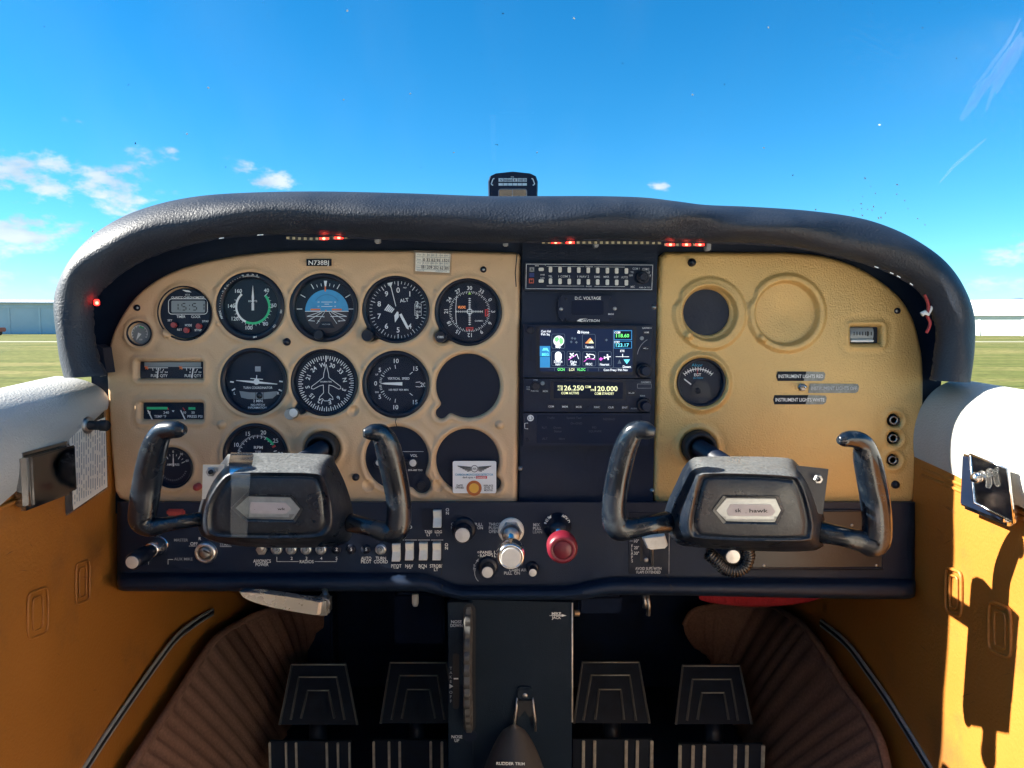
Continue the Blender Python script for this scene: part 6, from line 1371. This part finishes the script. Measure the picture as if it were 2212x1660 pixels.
# scalloped trim wheel: a real wheel turned edge-on
a0, a1 = P(1012, 1312, Yp), P(1012, 1576, Yp); hh = (a0.z - a1.z) / 2; zc = (a0.z + a1.z) / 2; Rw = .105; off = math.sqrt(Rw * Rw - hh * hh); b = MB(); rings = []; n = 352; hw = .0050
for i in range(n):
    a = 2 * math.pi * i / n; r_ = Rw * (1 - .035 * (0.5 - .5 * math.cos(a * 44)) ** 2); ring = []
    for wx, rr_ in ((-hw, -.022), (-hw, -.004), (-hw * .6, 0), (hw * .6, 0), (hw, -.004), (hw, -.022)): R_ = r_ + rr_; ring.append(Vector((a0.x + wx, Yp + off - .007 + -math.cos(a) * R_, zc + math.sin(a) * R_)))
    rings.append(ring)
rings.append(rings[0]); b.loft(rings, True, (False, False)); b.build('trim_wheel', 'wheel_rubber', ped, auto=40)
# rudder trim hump and bracket hook
t = thing('trim_console', 'rounded grey rudder trim console at the foot of the pedestal', 'console', P(1110, 1700, .80)); b = MB(); rings = []
for j in range(14):
    q = j / 13; y = 1565 + 150 * q; hw = 4 + 78 * q ** .55; ring = []
    for k_ in range(21):
        a = math.pi * k_ / 20; x = 1111 - 1 + hw * -math.cos(a); ring.append(P(x, y - 0, Yp - .002 - (.012 + .075 * q) * math.sin(a)))
    rings.append(ring)
M('console_grey', (.05, .047, .045), .6, var=.2, vs=40, bump=.3, bs=500)
b.loft(rings, True, (True, False), closed=False); b.build('shell', 'console_grey', t); b = MB()
b.text('RUDDER TRIM', 1103, 1650, 6.4, .838, w=61, rot=1); b.build('lettering', 'print_white', t)
t = thing('mike_hook', 'small metal microphone hook on the pedestal', 'hook', P(1134, 1580, Yp)); b = MB(); b.prism([P(x, y, Yp - .003) for x, y in rr_pts(1118, 1484, 1150, 1512, 9)], (0, .003, 0)); b.build('base', 'pedestal', t); screw(t, 1134, 1503, 6, 'dull_steel', Yp - .003, False, .002)
b = MB(); b.prism([P(x, y, Yp - .006) for x, y in ((1117, 1515), (1150, 1515), (1152, 1545), (1143, 1550), (1134, 1535), (1122, 1550), (1116, 1545))], (0, .006, 0)); b.build('clip', 'rubber', t)
for sx in (-1, 1): b = MB(); b.tube([P(1134 + sx * 17, 1508, Yp - .004), P(1134 + sx * 19, 1535, Yp - .006), P(1134 + sx * 22, 1556, Yp - .006), P(1134 + sx * 23, 1580, Yp - .004)], [.0012, .0018, .002, .0012], 6); b.build('prong', 'dull_steel', t)

# ---------------------------------------------------------------- rudder pedals
def pedal(label, tl, tr, bl, br, yt, yb_, c2, c3, lx, ly, ribs):
    Yt, Yb_ = 1.27, 1.20; t = thing('rudder_pedal', label, 'pedal', P((bl + br) / 2, ly[1], 1.17), 'rudder pedals')
    pl = lambda x, y, d=0: P(x, y, Yt + (Yb_ - Yt) * (y - yt) / (yb_ - yt) - d)
    b = MB(); b.prism([pl(tl, yt), pl(tr, yt), pl(br, yb_), pl(bl, yb_)], (0, .008, 0)); b.build('plate', 'pedal_black', t)
    def ridge(x0, x1, y, X0, X1, yb2, r_): b = MB(); b.tube([pl(X0, yb2, .001), pl(x0, y, .001), pl(x1, y, .001), pl(X1, yb2, .001)], r_, 6, smooth=False); b.build('ridge', 'pedal_ridge', t)
    ridge(tl, tr, yt, bl, br, yb_, .0022); ridge(*c2, .0022); ridge(*c3, .0022)
    for x0, x1, y in ((tl, tr, yt), (c2[0], c2[1], c2[2]), (c3[0], c3[1], c3[2])): b = MB(); b.tube([pl(x0, y, .0035), pl(x1, y, .0035)], .0009, 6); b.build('ridge_edge', 'pedal_edge', t)
    Yl = 1.15; b = MB(); a_ = [P(x, y, Yl) for x, y in ((lx[0], ly[0]), (lx[1], ly[0]), (lx[1], ly[1]), (lx[0], ly[1]))]; b.prism(a_, (0, .005, 0)); b.build('lower_plate', 'pedal_black', t)
    for x in ribs: b = MB(); c, d_ = P(x - 3, ly[0] + 1, Yl), P(x + 3, ly[1], Yl); b.box(((c.x + d_.x) / 2, Yl - .002, (c.z + d_.z) / 2), (d_.x - c.x, .004, c.z - d_.z), bev=.0008); b.build('rib', 'pedal_edge', t)
    b = MB(); b.tube([P((bl + br) / 2, yb_ - 20, 1.23), P((bl + br) / 2, ly[0] + 10, 1.19)], .03 * .5, 10); b.build('pivot', 'pedal_black', t)
    b = MB(); q0 = P((bl + br) / 2, ly[1], 1.2); b.tube([q0, (q0.x, 1.24, FLOOR)], .012, 8); b.build('arm', 'pedal_black', t)
pedal('leftmost rudder pedal in the dark left footwell', 630, 746, 604, 772, 1436, 1566, (646, 727, 1463, 628, 744, 1555), (665, 710, 1492, 650, 722, 1552), (582, 758), (1602, 1668), (584, 619, 641, 707, 731, 756))
pedal('rudder pedal just left of the pedestal', 843, 964, 822, 985, 1432, 1563, (864, 945, 1460, 846, 960, 1555), (880, 928, 1490, 868, 940, 1552), (806, 966), (1600, 1668), (808, 841, 864, 931, 955))
pedal('rudder pedal just right of the pedestal', 1258, 1380, 1240, 1403, 1431, 1563, (1277, 1360, 1459, 1260, 1374, 1557), (1294, 1341, 1490, 1286, 1348, 1555), (1238, 1409), (1598, 1668), (1260, 1284, 1352, 1376, 1407))
pedal('rightmost rudder pedal beside the brown carpet', 1475, 1598, 1460, 1624, 1439, 1565, (1496, 1579, 1468, 1484, 1594, 1557), (1516, 1564, 1497, 1507, 1574, 1555), (1467, 1648), (1608, 1668), (1468, 1496, 1520, 1587, 1612, 1647))

# ---------------------------------------------------------------- ribbed carpet in the footwells
def carpet(label, outer, inner, nrib):
    t = thing('ribbed_carpet', label, 'carpet', outer[-1]); n = 80; mm = 24
    oo, _ = catmull(outer, [0] * len(outer), 16); ii, _ = catmull(inner, [0] * len(inner), 16)
    samp = lambda pts, q: pts[int(q * (len(pts) - 1))].lerp(pts[min(int(q * (len(pts) - 1)) + 1, len(pts) - 1)], q * (len(pts) - 1) - int(q * (len(pts) - 1)))
    rows = []; cols = nrib * 4
    for i in range(cols + 1):
        q = i / cols; a, b_ = samp(oo, .0 + q), samp(ii, q); row = []
        for k_ in range(mm + 1): w_ = k_ / mm; row.append(a.lerp(b_, w_))
        rows.append(row)
    nrm = (rows[cols // 2][0] - rows[cols // 2][mm]).cross(rows[cols // 2 + 2][mm // 2] - rows[cols // 2][mm // 2]).normalized()
    if nrm.y > 0: nrm = -nrm
    for i, row in enumerate(rows):
        for k_ in range(mm + 1): row[k_] = row[k_] + nrm * (.0045 * (1 - abs(math.cos(math.pi * i / 4.)) ** 2.5) + .006 * math.sin(math.pi * k_ / mm))
    b = MB(); b.loft(rows, True, (False, False), closed=False); b.build('ribs', 'carpet_brown', t)
    b = MB(); b.tube(oo, .006, 8); b.build('bound_edge', 'carpet_brown', t)
Rr = lambda px, py, X: PX(px, py, X)
carpet('brown ribbed carpet lining the right footwell',
       [P(1478, 1352, 1.42), P(1500, 1320, 1.42), P(1564, 1309, 1.40), P(1655, 1307, 1.36), P(1717, 1338, 1.24), PX(1758, 1379, .475), PX(1820, 1474, .475), PX(1870, 1545, .475), PX(1903, 1607, .475), PX(1925, 1700, .475), PX(1950, 1800, .475)],
       [P(1500, 1400, 1.44), P(1530, 1420, 1.44), P(1545, 1450, 1.43), P(1560, 1500, 1.42), P(1575, 1560, 1.38), P(1590, 1620, 1.32), P(1610, 1680, 1.25), P(1640, 1720, 1.18), P(1680, 1760, 1.1), P(1720, 1800, 1.05), P(1760, 1840, 1.0)], 22)
carpet('brown ribbed carpet lining the left footwell',
       [P(700, 1330, 1.42), P(640, 1315, 1.40), P(580, 1320, 1.32), PX(520, 1345, -.475), PX(468, 1378, -.475), PX(420, 1445, -.475), PX(376, 1515, -.475), PX(330, 1585, -.475), PX(285, 1655, -.475), PX(250, 1720, -.475)],
       [P(680, 1420, 1.44), P(660, 1450, 1.43), P(650, 1500, 1.42), P(640, 1560, 1.38), P(625, 1620, 1.32), P(605, 1680, 1.25), P(570, 1720, 1.18), P(530, 1760, 1.1), P(500, 1800, 1.05), P(460, 1840, 1.0)], 22)
t = thing('red_liner', 'red fabric liner glimpsed under the right switch panel', 'liner', P(1640, 1305, 1.08)); b = MB(); rows = []
for i in range(61):
    q = i / 60; x = 1510 + 268 * q; hgt = 17 * math.sin(math.pi * min(1, q * 1.05)) ** .6; rows.append([P(x, 1280, 1.02 + .002 * (i % 2)), P(x, 1294 + hgt * .6, 1.02 + .002 * (i % 2)), P(x, 1294 + hgt, 1.06)])
b.loft(rows, True, (False, False), closed=False); b.build('fabric', 'carpet_red', t)

# ---------------------------------------------------------------- sill strips, ashtrays, card, knob on the walls
def strip(label, pts, X):
    t = thing('sill_strip', label, 'trim strip', PX(*pts[-1], X)); sg = 1 if X > 0 else -1
    base, _ = catmull([PX(x, y, X) for x, y in pts], [0] * len(pts), 10)
    for dz, mat, r_, nm in ((.0042, 'strip_grey', .0022, 'edge_bead'), (0, 'rubber', .0030, 'rubber_core'), (-.0042, 'strip_grey', .0022, 'edge_bead')): b = MB(); b.tube([p + Vector((-sg * .002, 0, dz)) for p in base], r_, 8); b.build(nm, mat, t)
strip('bright sill strip running along the left wall into the footwell', [(457, 1322), (420, 1345), (376, 1381), (325, 1448), (280, 1512), (230, 1585), (183, 1657), (130, 1740)], -.499)
strip('bright sill strip running along the right wall into the footwell', [(1776, 1346), (1831, 1391), (1879, 1454), (1915, 1505), (1947, 1555), (1980, 1608), (2010, 1658), (2060, 1740)], .499)
def wallbox(t, Y0, Y1, z0, z1, X, th, mat, name, bev=.003):
    sg = 1 if X > 0 else -1; b = MB(); b.box((X - sg * th / 2, (Y0 + Y1) / 2, CAMZ + (z0 + z1) / 2), (th, Y1 - Y0, z1 - z0), bev=bev); return b.build(name, mat, t)
t = thing('ashtray', 'closed chrome ashtray set in the left wall', 'ashtray', (-.48, .81, CAMZ - .19))
wallbox(t, .748, .834, -.188, -.129, -.500, .015, 'ashtray_frame', 'frame', .005); wallbox(t, .7555, .8315, -.1835, -.1335, -.4855, .0025, 'smoky_chrome', 'lid', .001)
t = thing('ashtray', 'chrome ashtray with its lid hanging open on the right wall', 'ashtray', (.48, .78, CAMZ - .2))
wallbox(t, .728, .806, -.198, -.134, .496, .014, 'chrome', 'frame', .004); wallbox(t, .733, .800, -.192, -.140, .4815, .002, 'dial_black', 'opening', .0008)
lc = [P(2095, 982, .755), P(2176, 1013, .712), None, P(2105, 1086, .755)]
nn = (lc[1] - lc[0]).cross(lc[3] - lc[0]).normalized(); d_ = ray(2189, 1130); lc[2] = Vector((0, 0, CAMZ)) + d_ * ((lc[0] - Vector((0, 0, CAMZ))).dot(nn) / d_.dot(nn))
if nn.y > 0: nn = -nn
b = MB(); b.prism(lc, -nn * .0025); ld = b.build('lid', 'chrome', t); b = MB(); b.tube(lc + [lc[0]], .0012, 6); b.build('lid_rim', 'chrome', ld)
m_ = lc[0] * .35 + lc[1] * .4 + lc[2] * .13 + lc[3] * .12 + nn * .004; b = MB(); b.tube([m_ + Vector((-.006, 0, .004)), m_, m_ + Vector((.004, .002, .005)), m_ + Vector((.010, .004, -.001))], [.0018, .003, .0024, .0018], 8, sub=4); b.tube([m_ + Vector((0, -.002, .003)), m_ + Vector((.001, -.002, -.007)), m_ + Vector((0, -.002, -.012))], [.0022, .003, .002], 8, sub=4); b.build('hinge_clip', 'clear_plastic', t)
b = MB(); b.lathe([(.005, 0), (.006, .003), (.004, .007), (0, .008)], lc[0] * .6 + lc[2] * .2 + lc[3] * .2, nn, 14); b.build('stub_rest', 'chrome', t)
t = thing('checklist_card', 'printed checklist card in a clear pocket on the left wall', 'card', PX(190, 1100, -.494)); b = MB()
b.prism([PX(x, y, -.4975) for x, y in ((132, 908), (228, 880), (233, 1056), (142, 1116))], (.0006, 0, 0)); b.build('pocket', 'clear_plastic', t)
b = MB(); b.prism([PX(x, y, -.496) for x, y in ((148, 934), (226, 902), (231, 1052), (158, 1102))], (.0006, 0, 0)); b.build('paper', 'paper', t); b = MB(); rs = random.Random(9)
for c in range(15):
    x = 156 + c * 4.9; yt = 938 - (x - 148) * .41; yb2 = 1098 - (x - 158) * .68; y = yt + 6
    while y < yb2 - 8:
        L = rs.uniform(8, 30); y2 = min(y + L, yb2 - 6)
        b.add([PX(x, y, -.4949), PX(x + 1.6, y - .6, -.4949), PX(x + 1.6, y2 - .6, -.4949), PX(x, y2, -.4949)], [(0, 1, 2, 3)]); y = y2 + rs.uniform(2, 12)
b.build('print', 'print_grey', t)
t = thing('vent_knob', 'black push knob with a metal collar on the left wall', 'knob', PX(198, 930, -.49)); c = PX(189, 919, -.494); b = MB(); b.lathe([(.010, 0), (.010, .0015), (.008, .003), (0, .003)], c, (1, -.12, 0), 24); b.build('collar', 'dull_steel', t)
b = MB(); b.lathe([(.0055, .003), (.0055, .016), (.0065, .017), (.0065, .024), (.005, .026), (0, .026)], c, (1, -.12, 0), 20); b.build('plunger', 'rubber', t)

# ---------------------------------------------------------------- compass on the glareshield
Yc = 1.10; t = thing('compass', 'black magnetic compass standing on top of the glareshield', 'compass', P(1108, 424, Yc))
o1 = [(1055, 440), (1054, 392), (1058, 380), (1070, 374), (1108, 370), (1146, 374), (1158, 380), (1162, 392), (1161, 440)]; a_ = [P(x, y, Yc) for x, y in o1]; cc = sum(a_, Vector()) / len(a_); b = MB(); b.loft([[q + Vector((0, .07, 0)) for q in a_], [q + Vector((0, .004, 0)) for q in a_], [q.lerp(cc, .05) for q in a_]], False, (True, True)); b.build('housing', 'black_plastic', t)
b = MB(); q_ = P(1108, 430, Yc); b.box((q_.x, Yc + .035, (q_.z + CAMZ + .085) / 2), (.05, .05, q_.z - CAMZ - .085), bev=.003); b.build('mount', 'black_plastic', t)
Yk = Yc - .0006; b = MB(); b.rect(1077, 385.5, 1138, 393, Yk); b.rect(1077, 396, 1138, 401.5, Yk)
for k in (-1, 1): b.poly([(1108 + k * 40, 386), (1108 + k * 43, 387), (1108 + k * 47, 398), (1108 + k * 43, 401)], 2.2, Yk)
b.text('FOR', 1107, 383, 2.6, Yk); b.build('card_print', 'print_white', t)
b = MB(); [b.text(q, 1082 + i * 10.2, 389.4, 4.6, Yk - .0006, w=8 if len(q) > 1 else 4) for i, q in enumerate(('N', '30', '60', 'E', '120', '150'))]; [b.line(1087 + i * 10.2, 385.5, 1087 + i * 10.2, 401.5, .9, Yk - .0006) for i in range(5)]; b.build('numerals', 'print_black', t)
b = MB(); b.prism([P(x, y, Yk - .0004) for x, y in rr_pts(1077, 409, 1138, 436, 5)], (0, .0006, 0)); b.build('lens', 'smoky_chrome', t); b = MB(); b.line(1107, 409, 1107, 430, 1, Yk - .0014); b.poly(rr_pts(1077, 409, 1138, 436, 5), 1.2, Yk - .0014, True); b.build('lubber_line', 'print_grey', t)

# ---------------------------------------------------------------- red light strips and loose wires under the glareshield
def led(label, x0, x1, yf, lit):
    t = thing('light_strip', label, 'light strip', P((x0 + x1) / 2, yf((x0 + x1) / 2), .885), 'red instrument light strips'); Yv = .874
    b = MB(); n = max(4, int((x1 - x0) / 5)); rows = [[P(x0 + (x1 - x0) * i / n, yf(x0 + (x1 - x0) * i / n) + d, Yv) for d in (-4, 4)] for i in range(n + 1)]; b.loft(rows, False, (False, False), closed=False); b.build('tape', 'strip', t)
    x = x0 + 4
    while x < x1 - 4:
        if min([abs(x - q) for q in lit] or [99]) > 8: b = MB(); b.rect(x - 3, yf(x) - 2.6, x + 3, yf(x) + 2.6, Yv - .0006); b.build('chip', 'led_off', t)
        x += 12.5
    for q in lit: b = MB(); b.rect(q - 9, yf(q) - 2.2, q + 9, yf(q) + 2.2, Yv - .0009); b.build('lens', 'led_lit', t); b = MB(); b.box(P(q, yf(q), Yv - .0018), (.0030, .0012, .0024), bev=.0003); b.build('lamp', 'led_core', t)
led('strip of red lights under the glareshield above the N738BJ placard', 618, 775, lambda x: 512 + 4 * math.sin((x - 600) / 170 * math.pi) + (x - 700) * -.012, (699.6, 732, 765))
led('strip of red lights under the glareshield above the radios', 1170, 1430, lambda x: 524 + (x - 1170) * .004, (1200.5, 1231.7))
led('strip of red lights under the glareshield above the right tan panel', 1434, 1526, lambda x: 529, (1448.4, 1483, 1512))
t = thing('light_strip', 'single red light glowing at the left end of the glareshield', 'light strip', P(209, 660, .88), 'red instrument light strips'); b = MB(); b.box(P(209, 654, .868), (.006, .003, .007), bev=.001); b.build('lens', 'led_lit', t); b = MB(); b.box(P(209.5, 655, .8655), (.0026, .002, .003), bev=.0004); b.build('lamp', 'led_core', t)
for x, y in ((816, 517), (1092, 523), (1287, 526), (1528, 533)):
    b = MB(); b.box(P(x, y, .90), (.006, .012, .010), bev=.001); o = b.build('strip_clip', 'print_grey')
    tag(o, {816: 'small grey clip under the glareshield above the altimeter', 1092: 'small grey clip under the glareshield at the corner of the left tan panel', 1287: 'small grey clip under the glareshield above the audio panel', 1528: 'small grey clip under the glareshield at the corner of the right tan panel'}[x], 'clip', 'clips under the glareshield')
t = thing('loose_wires', 'red and white loose wires tied at the right end of the glareshield', 'wires', P(2008, 715, .88))
Zw = lambda q, Y=.868: P(1554 + q[0] * .3083, 402 + q[1] * .3083, Y)
b = MB(); b.tube([Zw(q) for q in ((1440, 740), (1465, 775), (1490, 820), (1480, 870), (1458, 905))], .0016, 8, sub=5); b.build('white_wire', 'wire_white', t)
b = MB(); b.tube([Zw(q) for q in ((1440, 760), (1455, 800), (1465, 850), (1456, 905), (1475, 955), (1470, 990), (1450, 1030))], .0018, 8, sub=5); b.build('red_wire', 'wire_red', t)
b = MB(); b.tube([Zw(q, .865) for q in ((1418, 900), (1440, 885), (1470, 905))], [.003, .0026, .0012], 8); b.build('cable_tie', 'wire_white', t)
b = MB(); b.prism([P(x, y, .90) for x, y in ((208, 745), (222, 752), (230, 806), (214, 808))], (0, .02, 0)); o = b.build('torn_liner', 'leather_dark'); tag(o, 'torn black liner hanging at the left end of the glareshield', 'liner')
